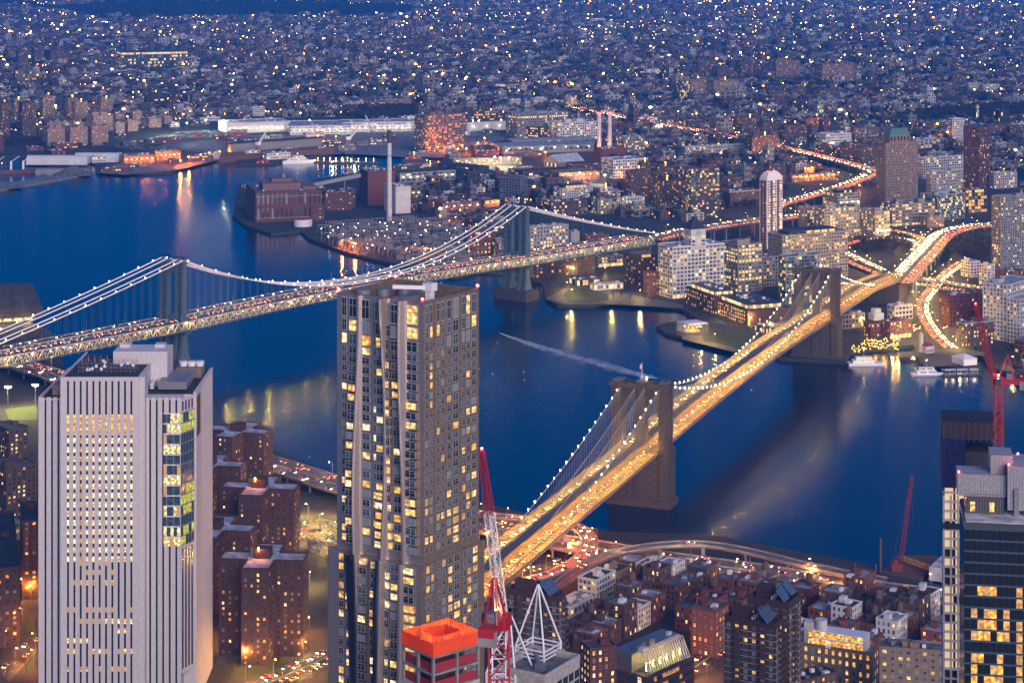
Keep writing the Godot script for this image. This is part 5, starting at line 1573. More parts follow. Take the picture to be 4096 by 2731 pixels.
func rippled_tower() -> void:
	var g := [-34.2,-687.7,31.7,34.7,56.4,262.0]
	var w: float = g[2]
	var d: float = g[3]
	var root := thing("rippled_tower", "tall apartment tower clad in rippling steel with a flat pierced side", "tower", Vector3(g[0], 3, g[1]), deg_to_rad(g[4]))
	rng.seed = 8
	var top := 262.0
	var base := 178.0
	var b := MB.new()
	# flat front (+z) and hidden sides, then the deep parapet
	b.block(-w / 2, w / 2, 100, top - 7.5, -d / 2, d / 2, 7)
	b.quad(Vector3(-w / 2, 100, -d / 2), Vector3(-w / 2, 100, d / 2), Vector3(-w / 2, top - 7.5, d / 2), Vector3(-w / 2, top - 7.5, -d / 2))
	for q in [[-w / 2, w / 2, d / 2 - 0.8, d / 2], [-w / 2, w / 2, -d / 2, -d / 2 + 0.8]]: b.block(q[0], q[1], top - 7.5, top, q[2], q[3])
	for q in [[-w / 2, -w / 2 + 0.8], [w / 2 - 0.8, w / 2]]: b.block(q[0], q[1], top - 7.5, top, -d / 2 + 0.8, d / 2 - 0.8)
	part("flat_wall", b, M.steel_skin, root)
	b = MB.new()
	b.block(-w / 2 + 0.8, w / 2 - 0.8, top - 7.7, top - 7.5, -d / 2 + 0.8, d / 2 - 0.8)
	part("roof", b, M.roof_grey, root)
	b = MB.new()
	b.block(-w / 2 - 1.6, w / 2 + 2.4, 3, base, -d / 2 - 2.5, d / 2 + 0.5)
	part("lower_block", b, M.steel_skin, root)
	# panel seams on the flat side
	b = MB.new()
	var y := 128.0
	while y < top - 2:
		b.block(-w / 2, w / 2, y, y + 0.09, d / 2, d / 2 + 0.05 if y > base else d / 2 + 0.56)
		y += 1.65
	part("panel_seams", b, M.steel_seam, root).set_meta("kind", "stuff")
	# rippled skin on the -x face: u runs from the far edge (-z) to the near corner (+z)
	for part_ in [[base, top, 0.0, 0.0], [124.0, base, 1.65, 1.0]]:
		b = MB.new()
		var nx := 72
		var ny := int((part_[1] - part_[0]) / 1.1)
		var grid := []
		for j in ny + 1:
			var row := []
			var yy: float = lerpf(part_[0], part_[1], float(j) / ny)
			for i in nx + 1:
				var u := float(i) / nx
				row.append(Vector3(-w / 2 - part_[2] - 0.1 - ripple(u, yy), yy, lerpf(-d / 2 - part_[3] * 2.5, d / 2 + part_[3] * 0.5, u)))
			grid.append(row)
		for j in ny:
			for i in nx: b.quad(grid[j][i], grid[j][i + 1], grid[j + 1][i + 1], grid[j + 1][i])
		# smooth normals from the ripple itself
		var k := 0
		for vtx in b.v:
			var u: float = clampf(inverse_lerp(-d / 2, d / 2, vtx.z), 0.0, 1.0)
			var du := (ripple(u + 0.004, vtx.y) - ripple(u - 0.004, vtx.y)) / (0.008 * d)
			var dy := (ripple(u, vtx.y + 0.3) - ripple(u, vtx.y - 0.3)) / 0.6
			b.n[k] = Vector3(-1, -dy, -du).normalized()
			k += 1
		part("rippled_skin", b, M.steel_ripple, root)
	b = MB.new()
	b.quad(Vector3(-w / 2 - 4, top, -d / 2), Vector3(-w / 2 - 4, top, -d / 2), Vector3(-w / 2, top, d / 2), Vector3(-w / 2, top, -d / 2))
	var budget := [300]
	var floors := []
	floors = [[top - 4.9, 6.1], [top - 10.7, 3.6], [top - 15.1, 3.2]]
	y = top - 15.5
	while y > 126:
		y -= 3.08
		if absf(y - base) < 1.6: continue
		floors.append([y, 2.05])
	# flat side windows: pairs and wide ones
	var cols := [[0.065, 0.05], [0.145, 0.04], [0.265, 0.045], [0.345, 0.052], [0.455, 0.066], [0.575, 0.095], [0.715, 0.05], [0.80, 0.06], [0.905, 0.08]]
	var cols2 := [[0.09, 0.055], [0.195, 0.08], [0.35, 0.085], [0.452, 0.026], [0.512, 0.075], [0.632, 0.042], [0.722, 0.078], [0.885, 0.12]]
	var spots := []
	for f in floors:
		var zo: float = d / 2 + (0.52 if f[0] < base else 0.02)
		for c in cols: spots.append([Vector3(lerpf(-w / 2, w / 2, c[0]), f[0] + 0.5, zo), 0.0, c[1] * w, f[1], pane_material(["light_amber", "light_warm", "light_warm", "light_dim"], 0.14 if f[0] > 205 else 0.3)])
		for c in cols2:
			var off := maxf(maxf(ripple(c[0], f[0]), ripple(c[0] - c[1] * 0.45, f[0])), ripple(c[0] + c[1] * 0.45, f[0])) * 0.9
			spots.append([Vector3(-w / 2 - (1.65 if f[0] < base else 0.0) - 0.16 - off, f[0] + 0.5, lerpf(-d / 2, d / 2, c[0])), -PI / 2, c[1] * d, f[1], pane_material(["light_amber", "light_warm", "light_warm", "light_white"], 0.22 if f[0] > 205 else 0.42)])
			if off > 0.5:
				b = MB.new()
				b.block(-w / 2 - (1.65 if f[0] < base else 0.0) - 0.1 - off, -w / 2 - (1.65 if f[0] < base else 0.0), f[0] + 0.5 - f[1] / 2 - 0.3, f[0] + 0.5 + f[1] / 2 + 0.3, lerpf(-d / 2, d / 2, c[0]) - c[1] * d * 0.56, lerpf(-d / 2, d / 2, c[0]) + c[1] * d * 0.56)
				part("bay", b, M.steel_skin, root)
	add_windows(root, spots, M.frame_white, true, budget)
	# roof plant
	for i in 3:
		b = MB.new()
		b.tube(Vector3(-w * 0.3 + i * 5.6, top - 7.5, -d * 0.33 + i * 4.2), Vector3(-w * 0.3 + i * 5.6, top - 1.0 + 1.5, -d * 0.33 + i * 4.2), 2.5, 2.5, 14)
		part("cooling_tower", b, M.metal_grey, root)
	b = MB.new()
	b.block(-w * 0.28, w * 0.05, top - 7.5, top - 1.2, -d * 0.02, d * 0.12)
	part("plant_house", b, M.metal_grey, root)
	b = MB.new()
	b.block(w * 0.02, w * 0.3, top - 7.5, top - 0.6, -d * 0.25, -d * 0.02)
	part("plant_house", b, M.metal_grey, root)
	b = MB.new()
	b.block(-1.2, 1.2, top - 7.5, top + 1.2, d * 0.22, d * 0.28)
	b.beam(Vector3(0, top + 1.6, d * 0.25), Vector3(-w * 0.28, top + 2.4, d * 0.0), 1.1, 1.2)
	b.block(-1.6, 1.8, top + 0.6, top + 3.2, d * 0.2, d * 0.3)
	part("window_crane", b, M.metal_white, root)
	for q in [[-0.49, 0.49], [0.49, 0.49], [-0.49, -0.49], [0.49, -0.49]]:
		b = MB.new()
		b.ball(Vector3(q[0] * w, top + 0.9, q[1] * d), 0.5, 6, 4)
		part("warning_light", b, M.lamp_red, root)
		light(root.to_global(Vector3(q[0] * w, top + 1.4, q[1] * d)), Color(1, 0.08, 0.06), 3.0, 0.4)

# ---------------------------------------------------------------- cross-plan brick housing towers
var cross_proto: Node3D
func cross_tower(where: Vector3, turn: float, h: float, label: String, lamp := true) -> void:
	var root := thing("cross_plan_tower", label, "tower block", where, turn, "cross plan brick towers")
	rng.seed = int(where.x * 3 - where.z * 5)
	var a := 22.5
	var c := 7.2
	var plan := pv([Vector2(-a, -c), Vector2(-c, -c), Vector2(-c, -a), Vector2(c, -a), Vector2(c, -c), Vector2(a, -c), Vector2(a, c), Vector2(c, c), Vector2(c, a), Vector2(-c, a), Vector2(-c, c), Vector2(-a, c)])
	var b := MB.new()
	b.prism(plan, 0, h)
	part("wall", b, M.brick_estate, root)
	b = MB.new()
	b.flat(plan, h + 0.02)
	part("roof", b, M.roof_snow, root)
	b = MB.new()
	for i in plan.size():
		var p := plan[i]
		var q := plan[(i + 1) % plan.size()]
		b.beam(Vector3(p.x, h + 0.5, p.y), Vector3(q.x, h + 0.5, q.y), 0.5, 1.1)
		b.beam(Vector3(p.x, h + 2.0, p.y), Vector3(q.x, h + 2.0, q.y), 0.08, 0.08)
	part("parapet", b, M.brick_estate, root)
	b = MB.new()
	b.block(-4, 4, h, h + 5.0, -4, 4)
	part("lift_house", b, M.brick_estate, root)
	b = MB.new()
	b.tube(Vector3(-6, h, 0), Vector3(-6, h + 4.5, 0), 1.4, 1.4, 8)
	part("roof_tank", b, M.brick_tan, root)
	if lamp:
		b = MB.new()
		b.ball(Vector3(-2, h + 5.7, 4.3), 0.45, 6, 4)
		b.block(-2.1, -1.9, h + 4, h + 5.4, 4.0, 4.3)
		part("roof_lamp", b, M.lamp_sodium, root)
		light(root.to_global(Vector3(-2, h + 5.6, 5.2)), Color(1.0, 0.5, 0.12), 70.0, 0.4)
	var spots := []
	var fh := 2.85
	var rows := int(h / fh)
	for j in range(rows - 1, -1, -1):
		var y := j * fh + 1.7
		for f in [[Vector3(0, y, a), 0.0, c * 2, 4], [Vector3(-a, y, 0), -PI / 2, c * 2, 4], [Vector3(-(a + c) / 2, y, c), 0.0, a - c, 4], [Vector3((a + c) / 2, y, c), 0.0, a - c, 4], [Vector3(-c, y, (a + c) / 2), -PI / 2, a - c, 4], [Vector3(c, y, (a + c) / 2), PI / 2, a - c, 4], [Vector3(a, y, 0), PI / 2, c * 2, 4]]:
			for i in f[3]:
				var off: float = (i - (f[3] - 1) / 2.0) * (f[2] - 1.2) / f[3]
				spots.append([f[0] + Vector3(cos(f[1]), 0, -sin(f[1])) * off, f[1], 1.25, 1.45, pane_material(["light_warm", "light_white", "light_dim", "light_amber"], 0.16)])
	add_windows(root, spots, M.frame_dark, true, [300])

func heroes() -> void:
	var gr: Texture2D = M.stone_pale.albedo_texture
	mat("stone_slab", 0.74, 0.69, 0.68, 0.75, noise_tex(0.03, 0.8, 1.0, 512, 5, 12), 0.06).uv1_scale = Vector3(0.2, 0.014, 0.2)
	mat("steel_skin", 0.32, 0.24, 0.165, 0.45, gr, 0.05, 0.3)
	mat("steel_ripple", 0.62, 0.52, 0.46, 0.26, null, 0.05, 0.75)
	mat("steel_seam", 0.20, 0.17, 0.15, 0.5)
	mat("steel_teal", 0.16, 0.22, 0.23, 0.5)
	mat("brick_estate", 0.095, 0.045, 0.04, 0.9, gr, 0.06)
	mat("roof_snow", 0.72, 0.73, 0.76, 0.85, M.roof_grey.albedo_texture, 0.04)
	mat("paint_louvre", 0.035, 0.022, 0.025, 0.6)
	var rm: Texture2D = M.light_warm.emission_texture
	glow("light_slit", 1.0, 0.76, 0.36, 3.2, rm)
	glow("light_faint", 1.0, 0.55, 0.18, 0.28)
	glow("light_office", 0.95, 0.80, 0.32, 2.2, rm)
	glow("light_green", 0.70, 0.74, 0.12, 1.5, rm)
	slab_tower()
	rippled_tower()
	for q in [[Vector3(-150.3,3,-1242.7),-8,50.0,"cross plan brick tower with a lamp on its roof, riverward of the brightest one",true],[Vector3(-131.4,3,-1102.3),-5,50.0,"cross plan brick tower whose pale roof blazes under an orange lamp",true],[Vector3(-184.0,3,-1400.0),-20.0,46.0,"cross plan brick tower standing next to the riverside road",false],[Vector3(-194.0,3,-1334.7),-8,40.0,"brick tower mostly hidden behind the slab tower, lower than its neighbours",false],[Vector3(-168.8,3,-1184.2),-8,42.0,"brick tower half hidden behind the slab tower beside the lamp roofed pair",false]]: cross_tower(q[0], deg_to_rad(q[1]), q[2], q[3], q[4])

# ---------------------------------------------------------------- roads, ramps and traffic
var car_singles := 0
var far_cars := []
var last_road: Node3D
var car_kinds := []
var car_merged := []

func smooth(p: Array, per := 6) -> Array:
	var out := []
	for i in p.size() - 1:
		var a: Vector3 = p[maxi(i - 1, 0)]
		var b: Vector3 = p[i]
		var c: Vector3 = p[i + 1]
		var d: Vector3 = p[mini(i + 2, p.size() - 1)]
		for k in per:
			var t := float(k) / per
			out.append(b.cubic_interpolate(c, a, d, t))
	out.append(p[p.size() - 1])
	return out

func side_of(p: Array, i: int) -> Vector3:
	var d: Vector3 = p[mini(i + 1, p.size() - 1)] - p[maxi(i - 1, 0)]
	d.y = 0
	return d.normalized().cross(Vector3.UP)

func road(called: String, label: String, pts: Array, width: float, legs := true, wall := 0.9, per := 6) -> Array:
	# a deck with kerb walls, lane lines and, where it is raised, columns; a raised deck is a thing, a road on the ground is setting
	var p := smooth(pts, per)
	var raised: bool = legs
	var root: Node3D
	if raised: root = thing(called, label, "viaduct")
	else:
		root = Node3D.new()
		root.name = numbered(called)
		root.set_meta("kind", "structure")
		add_child(root)
	var b := MB.new()
	var w := MB.new()
	var ln := MB.new()
	var thick := 1.1 if raised else 0.3
	var dist := 0.0
	for i in p.size() - 1:
		var s0 := side_of(p, i) * width / 2
		var s1 := side_of(p, i + 1) * width / 2
		var a: Vector3 = p[i]
		var c: Vector3 = p[i + 1]
		var dn := Vector3(0, -thick, 0)
		b.quad(a - s0, a + s0, c + s1, c - s1)
		b.quad(a + s0 + dn, a - s0 + dn, c - s1 + dn, c + s1 + dn)
		b.quad(a + s0 + dn, c + s1 + dn, c + s1, a + s0)
		b.quad(c - s1 + dn, a - s0 + dn, a - s0, c - s1)
		for k in [-1.0, 1.0]:
			var e0: Vector3 = a + s0 * k + Vector3(0, wall / 2, 0)
			var e1: Vector3 = c + s1 * k + Vector3(0, wall / 2, 0)
			if wall > 0: w.beam(e0, e1, 0.4, wall)
		if width > 12: w.beam(a + Vector3(0, 0.4, 0), c + Vector3(0, 0.4, 0), 0.5, 0.8)
		var seg := a.distance_to(c)
		var lanes := int(width / 3.6)
		var q := 0.0
		while q < seg:
			if fmod(dist + q, 12.0) < 4.0:
				for l in range(1, lanes):
					var f := float(l) / lanes * 2.0 - 1.0
					var o := a.lerp(c, q / seg) + s0 * f + Vector3(0, 0.03, 0)
					var o2 := a.lerp(c, minf(1.0, (q + 2.0) / seg)) + s0 * f + Vector3(0, 0.03, 0)
					var sd := s0.normalized() * 0.08
					ln.quad(o - sd, o + sd, o2 + sd, o2 - sd)
			q += 2.0
		dist += seg
	part("road_deck" if raised else "carriageway", b, (M.viaduct_road if raised else M.asphalt), root)
	if w.v.size(): part("barrier", w, M.concrete, root)
	if ln.v.size(): part("lane_markings", ln, M.paint_white, root).set_meta("kind", "stuff")
	if raised:
		var run := 0.0
		for i in range(1, p.size()):
			run += p[i].distance_to(p[i - 1])
			if run > 26.0 and p[i].y > 6.5:
				run = 0.0
				var c := MB.new()
				var s := side_of(p, i) * width * 0.36
				var t: Vector3 = p[i]
				c.beam(t - s * 1.2 + Vector3(0, -1.7, 0), t + s * 1.2 + Vector3(0, -1.7, 0), 1.4, 1.2)
				for k in [-1.0, 1.0]: c.tube(Vector3(t.x, 2.0, t.z) + s * k, t + s * k + Vector3(0, -1.8, 0), 0.8, 0.7, 8)
				part("column", c, M.steel_violet, root)
	last_road = root
	return p

func road_lights(p: Array, gap: float, off: float, c: Color, e: float, h: float, root: Node3D, m: Material) -> void:
	var run := gap * 0.5
	var sgn := 1.0
	for i in range(1, p.size()):
		run += p[i].distance_to(p[i - 1])
		if run < gap: continue
		run = 0.0
		sgn = -sgn
		var s := side_of(p, i) * off * sgn
		var o: Vector3 = p[i] + s
		var b := MB.new()
		b.tube(o, o + Vector3(0, h, 0), 0.15, 0.1, 5)
		b.beam(o + Vector3(0, h, 0), o + Vector3(0, h + 0.3, 0) - s.normalized() * 2.6, 0.12, 0.12)
		part("lamp_post", b, M.metal_grey, root)
		b = MB.new()
		b.box(o + Vector3(0, h + 0.2, 0) - s.normalized() * 2.7, Vector3(0.5, 0.18, 0.5))
		part("lamp_head", b, m, root)
		light(o + Vector3(0, h - 0.2, 0) - s.normalized() * 2.7, c, e, 0.25)

func car_model() -> void:
	var paints := [[0.55, 0.55, 0.56], [0.03, 0.03, 0.035], [0.12, 0.13, 0.15], [0.35, 0.03, 0.03], [0.05, 0.08, 0.2], [0.6, 0.4, 0.05]]
	var k := 0
	for c in paints:
		var pm := mat("car_paint_%d" % k, c[0], c[1], c[2], 0.3)
		pm.clearcoat_enabled = true
		k += 1
		var root := Node3D.new()
		var b := MB.new()
		# body side profile extruded across: x is forward
		var prof := [Vector2(-2.2, 0.35), Vector2(2.15, 0.35), Vector2(2.25, 0.65), Vector2(1.9, 0.9), Vector2(0.9, 1.0), Vector2(-1.9, 1.02), Vector2(-2.25, 0.85)]
		_extrude(b, prof, 0.88)
		part("body", b, pm, root)
		b = MB.new()
		_extrude(b, [Vector2(-1.75, 1.0), Vector2(0.95, 0.98), Vector2(0.25, 1.46), Vector2(-1.2, 1.48)], 0.76)
		part("cabin", b, M.glass_dark, root)
		b = MB.new()
		_extrude(b, [Vector2(-1.15, 1.481), Vector2(0.2, 1.461), Vector2(0.15, 1.51), Vector2(-1.1, 1.53)], 0.7)
		part("car_roof", b, pm, root)
		for wx in [-1.35, 1.35]:
			for wz in [-0.8, 0.8]:
				b = MB.new()
				b.tube(Vector3(wx, 0.33, wz - 0.11), Vector3(wx, 0.33, wz + 0.11), 0.33, 0.33, 8)
				part("wheel", b, M.steel_dark, root)
		for z in [-0.62, 0.62]:
			b = MB.new()
			b.block(2.2, 2.3, 0.58, 0.8, z - 0.2, z + 0.2)
			part("headlight", b, M.head_light, root)
			b = MB.new()
			b.block(-2.32, -2.22, 0.66, 0.92, z - 0.22, z + 0.22)
			part("taillight", b, M.tail_light, root)
		car_kinds.append(root)
		# the same car as one mesh for traffic too far off to count
		var m := ArrayMesh.new()
		var by := {}
		for ch in root.get_children():
			var mt: Material = ch.mesh.surface_get_material(0)
			if not by.has(mt): by[mt] = MB.new()
			var ar: Array = ch.mesh.surface_get_arrays(0)
			by[mt].v.append_array(ar[Mesh.ARRAY_VERTEX])
			by[mt].n.append_array(ar[Mesh.ARRAY_NORMAL])
		var i := 0
		for mt in by:
			m = by[mt].mesh(m)
			m.surface_set_material(i, mt)
			i += 1
		car_merged.append(m)
		var pk := ArrayMesh.new()
		i = 0
		for mt in by:
			pk = by[mt].mesh(pk)
			pk.surface_set_material(i, M.glass_blue if mt == M.head_light or mt == M.tail_light else mt)
			i += 1
		parked_mesh.append(pk)
		far_cars.append([])

func _extrude(b: MB, prof: Array, hw: float) -> void:
	var n := prof.size()
	for i in n:
		var p: Vector2 = prof[i]
		var q: Vector2 = prof[(i + 1) % n]
		b.quad(Vector3(p.x, p.y, hw), Vector3(p.x, p.y, -hw), Vector3(q.x, q.y, -hw), Vector3(q.x, q.y, hw))
	for i in range(1, n - 1):
		b.tri(Vector3(prof[0].x, prof[0].y, hw), Vector3(prof[i].x, prof[i].y, hw), Vector3(prof[i + 1].x, prof[i + 1].y, hw))
		b.tri(Vector3(prof[0].x, prof[0].y, -hw), Vector3(prof[i + 1].x, prof[i + 1].y, -hw), Vector3(prof[i].x, prof[i].y, -hw))

func put_car(where: Vector3, dir: Vector3, label: String, group: String, alone: bool) -> void:
	var k := rng.randi() % 6
	var turn := atan2(-dir.z, dir.x)
	var tilt := asin(clampf(dir.y, -0.3, 0.3))
	var bs := Basis(Vector3.UP, turn) * Basis(Vector3(0, 0, 1), tilt)
	if alone and car_singles < 300:
		car_singles += 1
		var c: Node3D = car_kinds[k].duplicate()
		c.name = numbered("car")
		add_child(c)
		c.transform = Transform3D(bs, where)
		meta(c, label, "car", group)
	else: far_cars[k].append(Transform3D(bs, where))

func traffic(p: Array, offset: float, forward: bool, gap: float, label: String, group: String, alone: bool) -> void:
	# cars one behind another along a path, offset to its right
	var run := rng.randf() * gap
	for i in p.size() - 1:
		var a: Vector3 = p[i]
		var c: Vector3 = p[i + 1]
		var seg := a.distance_to(c)
		var d := (c - a).normalized()
		var s := side_of(p, i)
		while run < seg:
			var w := a + d * run + s * (offset + rng.randf_range(-0.25, 0.25)) + Vector3(0, 0.02, 0)
			put_car(w, d if forward else -d, label, group, alone)
			run += gap * rng.randf_range(0.65, 1.5)
		run -= seg

func bridge_path(o: Vector3, turn: float, deck: Callable, s0: float, s1: float, lift: float) -> Array:
	var p := []
	var s := s0
	while s <= s1:
		var l := Vector3(s, deck.call(s) + lift, 0)
		p.append(o + Basis(Vector3.UP, turn) * l)
		s += 20.0
	return p

func roads() -> void:
	mat("viaduct_road", 0.17, 0.155, 0.15, 0.75, M.asphalt.albedo_texture, 0.03)
	var gold := Color(1.0, 0.74, 0.34)
	mat("steel_violet", 0.20, 0.18, 0.26, 0.6)
	rng.seed = 31
	car_model()
	# bridge traffic
	var p := bridge_path(STONE_O, STONE_TURN, stone_deck, -330.0, 840.0, 0.0)
	for z in [-5.4, -8.4, -11.4]: traffic(p, z, false, 15.0, "car with its headlights on crossing the stone towered bridge", "cars on the stone towered bridge", z != -5.4)
	for z in [5.4, 8.4, 11.4]: traffic(p, z, true, 17.0, "car with glowing tail lights leaving over the stone towered bridge", "cars on the stone towered bridge", z != 5.4)
	p = bridge_path(STEEL_O, STEEL_TURN, steel_deck, -262.0, 680.0, 7.5)
	for z in [-9.6, -12.8]: traffic(p, z, false, 22.0, "", "", false)
	for z in [9.6, 12.8]: traffic(p, z, true, 16.0, "", "", false)
	p = bridge_path(STEEL_O, STEEL_TURN, steel_deck, -262.0, 680.0, 0.3)
	for z in [-3.0, 0.0, 3.0]: traffic(p, z, false, 18.0, "", "", false)
	# riverside highway
	p = road("riverside_viaduct", "wide raised riverside highway running past the housing towers and under the stone bridge", [Vector3(-476.2,10,-1834.4),Vector3(-444.7,10,-1820.6),Vector3(-409.3,10,-1782.4),Vector3(-376.3,10,-1744.6),Vector3(-292.8,10,-1600.2),Vector3(-226.2,10,-1527.1),Vector3(-177.2,10,-1473.3),Vector3(-142.8,10,-1436.9),Vector3(-114.9,10,-1404.8),Vector3(-63.7,10,-1356.7),Vector3(-20.1,10,-1315.0),Vector3(11.28,10,-1288.1),Vector3(50.7,10,-1263.8),Vector3(101.4,10,-1236.0),Vector3(142.0,10,-1217.7),Vector3(181.1,10,-1196.0),Vector3(219.6,10,-1178.8),Vector3(247.0,10,-1168.5),Vector3(272.6,10,-1159.7)], 27.0)
	road_lights(p, 34.0, 13.0, Color(1.0, 0.72, 0.55), 230.0, 9.0, last_road, M.lamp_warm)
	for z in [-11.0, -7.5, -4.0]: traffic(p, z, false, 30.0, "car with headlights on along the raised riverside highway", "cars on the riverside highway", true)
	for z in [4.0, 7.5, 11.0]: traffic(p, z, true, 32.0, "car with red tail lights along the raised riverside highway", "cars on the riverside highway", true)
	p = road("loop_ramp", "tight curved ramp sweeping round under the stone bridge", [Vector3(0.48,5,-1206.6),Vector3(9.75,7,-1209.6),Vector3(23.4,9,-1216.8),Vector3(35.6,11,-1228.4),Vector3(43.9,12.0,-1245.2),Vector3(47.4,13.0,-1264.0),Vector3(46.1,13.0,-1282.4),Vector3(41.2,13.0,-1296.5),Vector3(33.2,13.0,-1302.8)], 9.5)
	road_lights(p, 15.0, 4.6, Color(1.0, 0.36, 0.12), 300.0, 6.0, last_road, M.lamp_sodium)
	for z in [-2.2, 2.2]: traffic(p, z, false, 12.0, "car with tail lights on the tight curved ramp", "cars on the curved ramp", true)
	p = road("long_ramp", "slender curved ramp rising over the riverside highway", [Vector3(25.5,8,-1197.0),Vector3(32.4,10,-1204.6),Vector3(44.8,12.0,-1223.7),Vector3(62.7,14.0,-1239.9),Vector3(80.6,15.0,-1249.2),Vector3(103.0,15.0,-1255.7),Vector3(121.7,15.0,-1252.7),Vector3(144.7,14.0,-1240.8),Vector3(168.2,13.0,-1223.2),Vector3(191.5,12.0,-1209.0),Vector3(214.8,11,-1197.6)], 8.5)
	traffic(p, 0.0, true, 60.0, "car on the slender curved ramp", "cars on the slender ramp", true)
	p = road("loop_ramp", "ramp joining the riverside highway beyond the stone bridge", [Vector3(11.52,13.0,-1315.7),Vector3(-4.99,13.0,-1320.7),Vector3(-20.3,13.0,-1327.3),Vector3(-44.2,12.0,-1339.2)], 9.0)
	road_lights(p, 22.0, 4.4, Color(1.0, 0.4, 0.15), 260.0, 6.0, last_road, M.lamp_sodium)
	traffic(p, 0.0, true, 20.0, "", "", false)
	# far bank: expressway and bridge approaches
	p = road("expressway", "raised expressway curving past brown housing blocks on the far bank", [Vector3(459.5,13.0,-3635.6),Vector3(483.4,13.0,-3550.5),Vector3(511.7,13.0,-3457.9),Vector3(536.3,13.0,-3370.1),Vector3(554.5,13.0,-3296.8),Vector3(560.1,13.0,-3236.5),Vector3(546.6,13.0,-3184.1),Vector3(514.9,13.0,-3113.1),Vector3(467.8,13.0,-3019.2),Vector3(417.2,13.0,-2929.2),Vector3(371.2,12.0,-2858.3),Vector3(346.2,12.0,-2801.1)], 24.0)
	road_lights(p, 30.0, 11.0, gold, 800.0, 9.0, last_road, M.lamp_warm)
	for z in [-9.5, -6.2, -3.2]: traffic(p, z, false, 11.0, "", "", false)
	for z in [3.2, 6.2, 9.5]: traffic(p, z, true, 17.0, "", "", false)
	p = road("expressway", "stretch of the raised expressway seen between roofs farther inland", [Vector3(131.7,13.0,-4442.0),Vector3(203.7,13.0,-4263.6),Vector3(263.3,13.0,-4083.1),Vector3(325.0,13.0,-3961.2),Vector3(375.0,13.0,-3860.4),Vector3(414.3,13.0,-3706.7)], 24.0)
	road_lights(p, 40.0, 11.0, gold, 900.0, 9.0, last_road, M.lamp_warm)
	for z in [-9.0, -5.0]: traffic(p, z, false, 9.0, "", "", false)
	for z in [5.0, 9.0]: traffic(p, z, true, 12.0, "", "", false)
	p = road("approach_viaduct", "broad brick arched approach of the stone towered bridge bending inland", [Vector3(399.0,21.5,-2150.0),Vector3(442.9,18.0,-2291.5),Vector3(480.6,15.0,-2408.4),Vector3(511.0,12.0,-2508.2),Vector3(540.0,10,-2588.8),Vector3(577.7,8,-2654.1),Vector3(622.4,7,-2687.7),Vector3(672.7,6,-2701.6)], 30.0)
	road_lights(p, 14.0, 14.0, gold, 520.0, 9.0, last_road, M.lamp_warm)
	for z in [-13.0, -10.0, -7.0, -4.0]: traffic(p, z, false, 12.5, "", "", false)
	for z in [4.0, 7.0, 10.0, 13.0]: traffic(p, z, true, 15.0, "", "", false)
	p = road("approach_viaduct", "approach of the blue steel bridge running between lofts", [Vector3(158.3,33.0,-2377.3),Vector3(202.7,29.0,-2471.2),Vector3(253.6,24.0,-2555.7),Vector3(313.0,20.0,-2636.6),Vector3(346.9,18.0,-2671.4),Vector3(371.9,16.0,-2704.0),Vector3(417.7,12.0,-2757.6)], 30.0)
	road_lights(p, 22.0, 14.0, gold, 420.0, 9.0, last_road, M.lamp_warm)
	for z in [-12.0, -9.0]: traffic(p, z, false, 16.0, "", "", false)
	for z in [9.0, 12.0]: traffic(p, z, true, 11.0, "", "", false)
	for q in [["red lit ramp diving under the stone bridge approach",[Vector3(385.4,9,-2487.5),Vector3(392.8,9,-2431.1),Vector3(403.3,8,-2378.3),Vector3(415.0,7,-2323.0)],9,[],[-2.2,2.2]],["white lit ramp diving under the stone bridge approach",[Vector3(379.7,6,-2450.6),Vector3(386.3,6,-2391.0),Vector3(394.6,5,-2355.7),Vector3(403.2,5,-2320.4)],8,[-2,2],[]],["expressway slipping out under the stone bridge approach past the brick warehouse",[Vector3(425.2,12.0,-2248.5),Vector3(446.8,12.0,-2231.6),Vector3(470.2,11,-2209.8),Vector3(494.8,11,-2182.7),Vector3(523.6,11,-2163.2)],11,[-2.5],[2.5]],["lower expressway deck beside the brick warehouse",[Vector3(425.7,6,-2251.6),Vector3(443.5,6,-2230.3),Vector3(461.0,6,-2210.2),Vector3(478.7,6,-2192.3)],10,[-2.2,2.2],[]],["bright ramp merging from the lofts toward the bridge approach",[Vector3(473.6,6,-2661.7),Vector3(488.5,7,-2622.4),Vector3(499.4,8,-2584.0),Vector3(499.1,10,-2527.7),Vector3(481.5,12.0,-2456.1)],8,[-2,2],[]],["loop ramp round the dark tree circle",[Vector3(408.3,6,-2521.5),Vector3(427.5,6,-2552.4),Vector3(456.6,7,-2566.2),Vector3(482.8,8,-2553.3),Vector3(487.0,9,-2510.7),Vector3(471.6,11,-2440.2)],8,[],[-2,2]]]:
		p = road("expressway_ramp", q[0], q[1], q[2])
		road_lights(p, 20.0, q[2] * 0.5, gold, 300.0, 7.0, last_road, M.lamp_warm)
		for z in q[3]: traffic(p, z, false, 10.0, "", "", false)
		for z in q[4]: traffic(p, z, true, 9.0, "", "", false)
	p = road("ferry_street", "", [Vector3(519.7,3.25,-2403.1),Vector3(497.0,3.25,-2351.3),Vector3(470.7,3.25,-2287.1),Vector3(450.4,3.25,-2226.3),Vector3(427.2,3.25,-2155.8),Vector3(412.6,3.25,-2089.7),Vector3(404.5,3.25,-2019.9),Vector3(401.0,3.25,-1961.7),Vector3(401.7,3.25,-1906.8)], 15.0, false, 0.0)
	road_lights(p, 18.0, 8.5, gold, 330.0, 8.0, last_road, M.lamp_warm)
	for z in [-5.0, -2.2]: traffic(p, z, true, 8.5, "", "", false)
	for z in [2.2, 5.0]: traffic(p, z, false, 10.0, "", "", false)
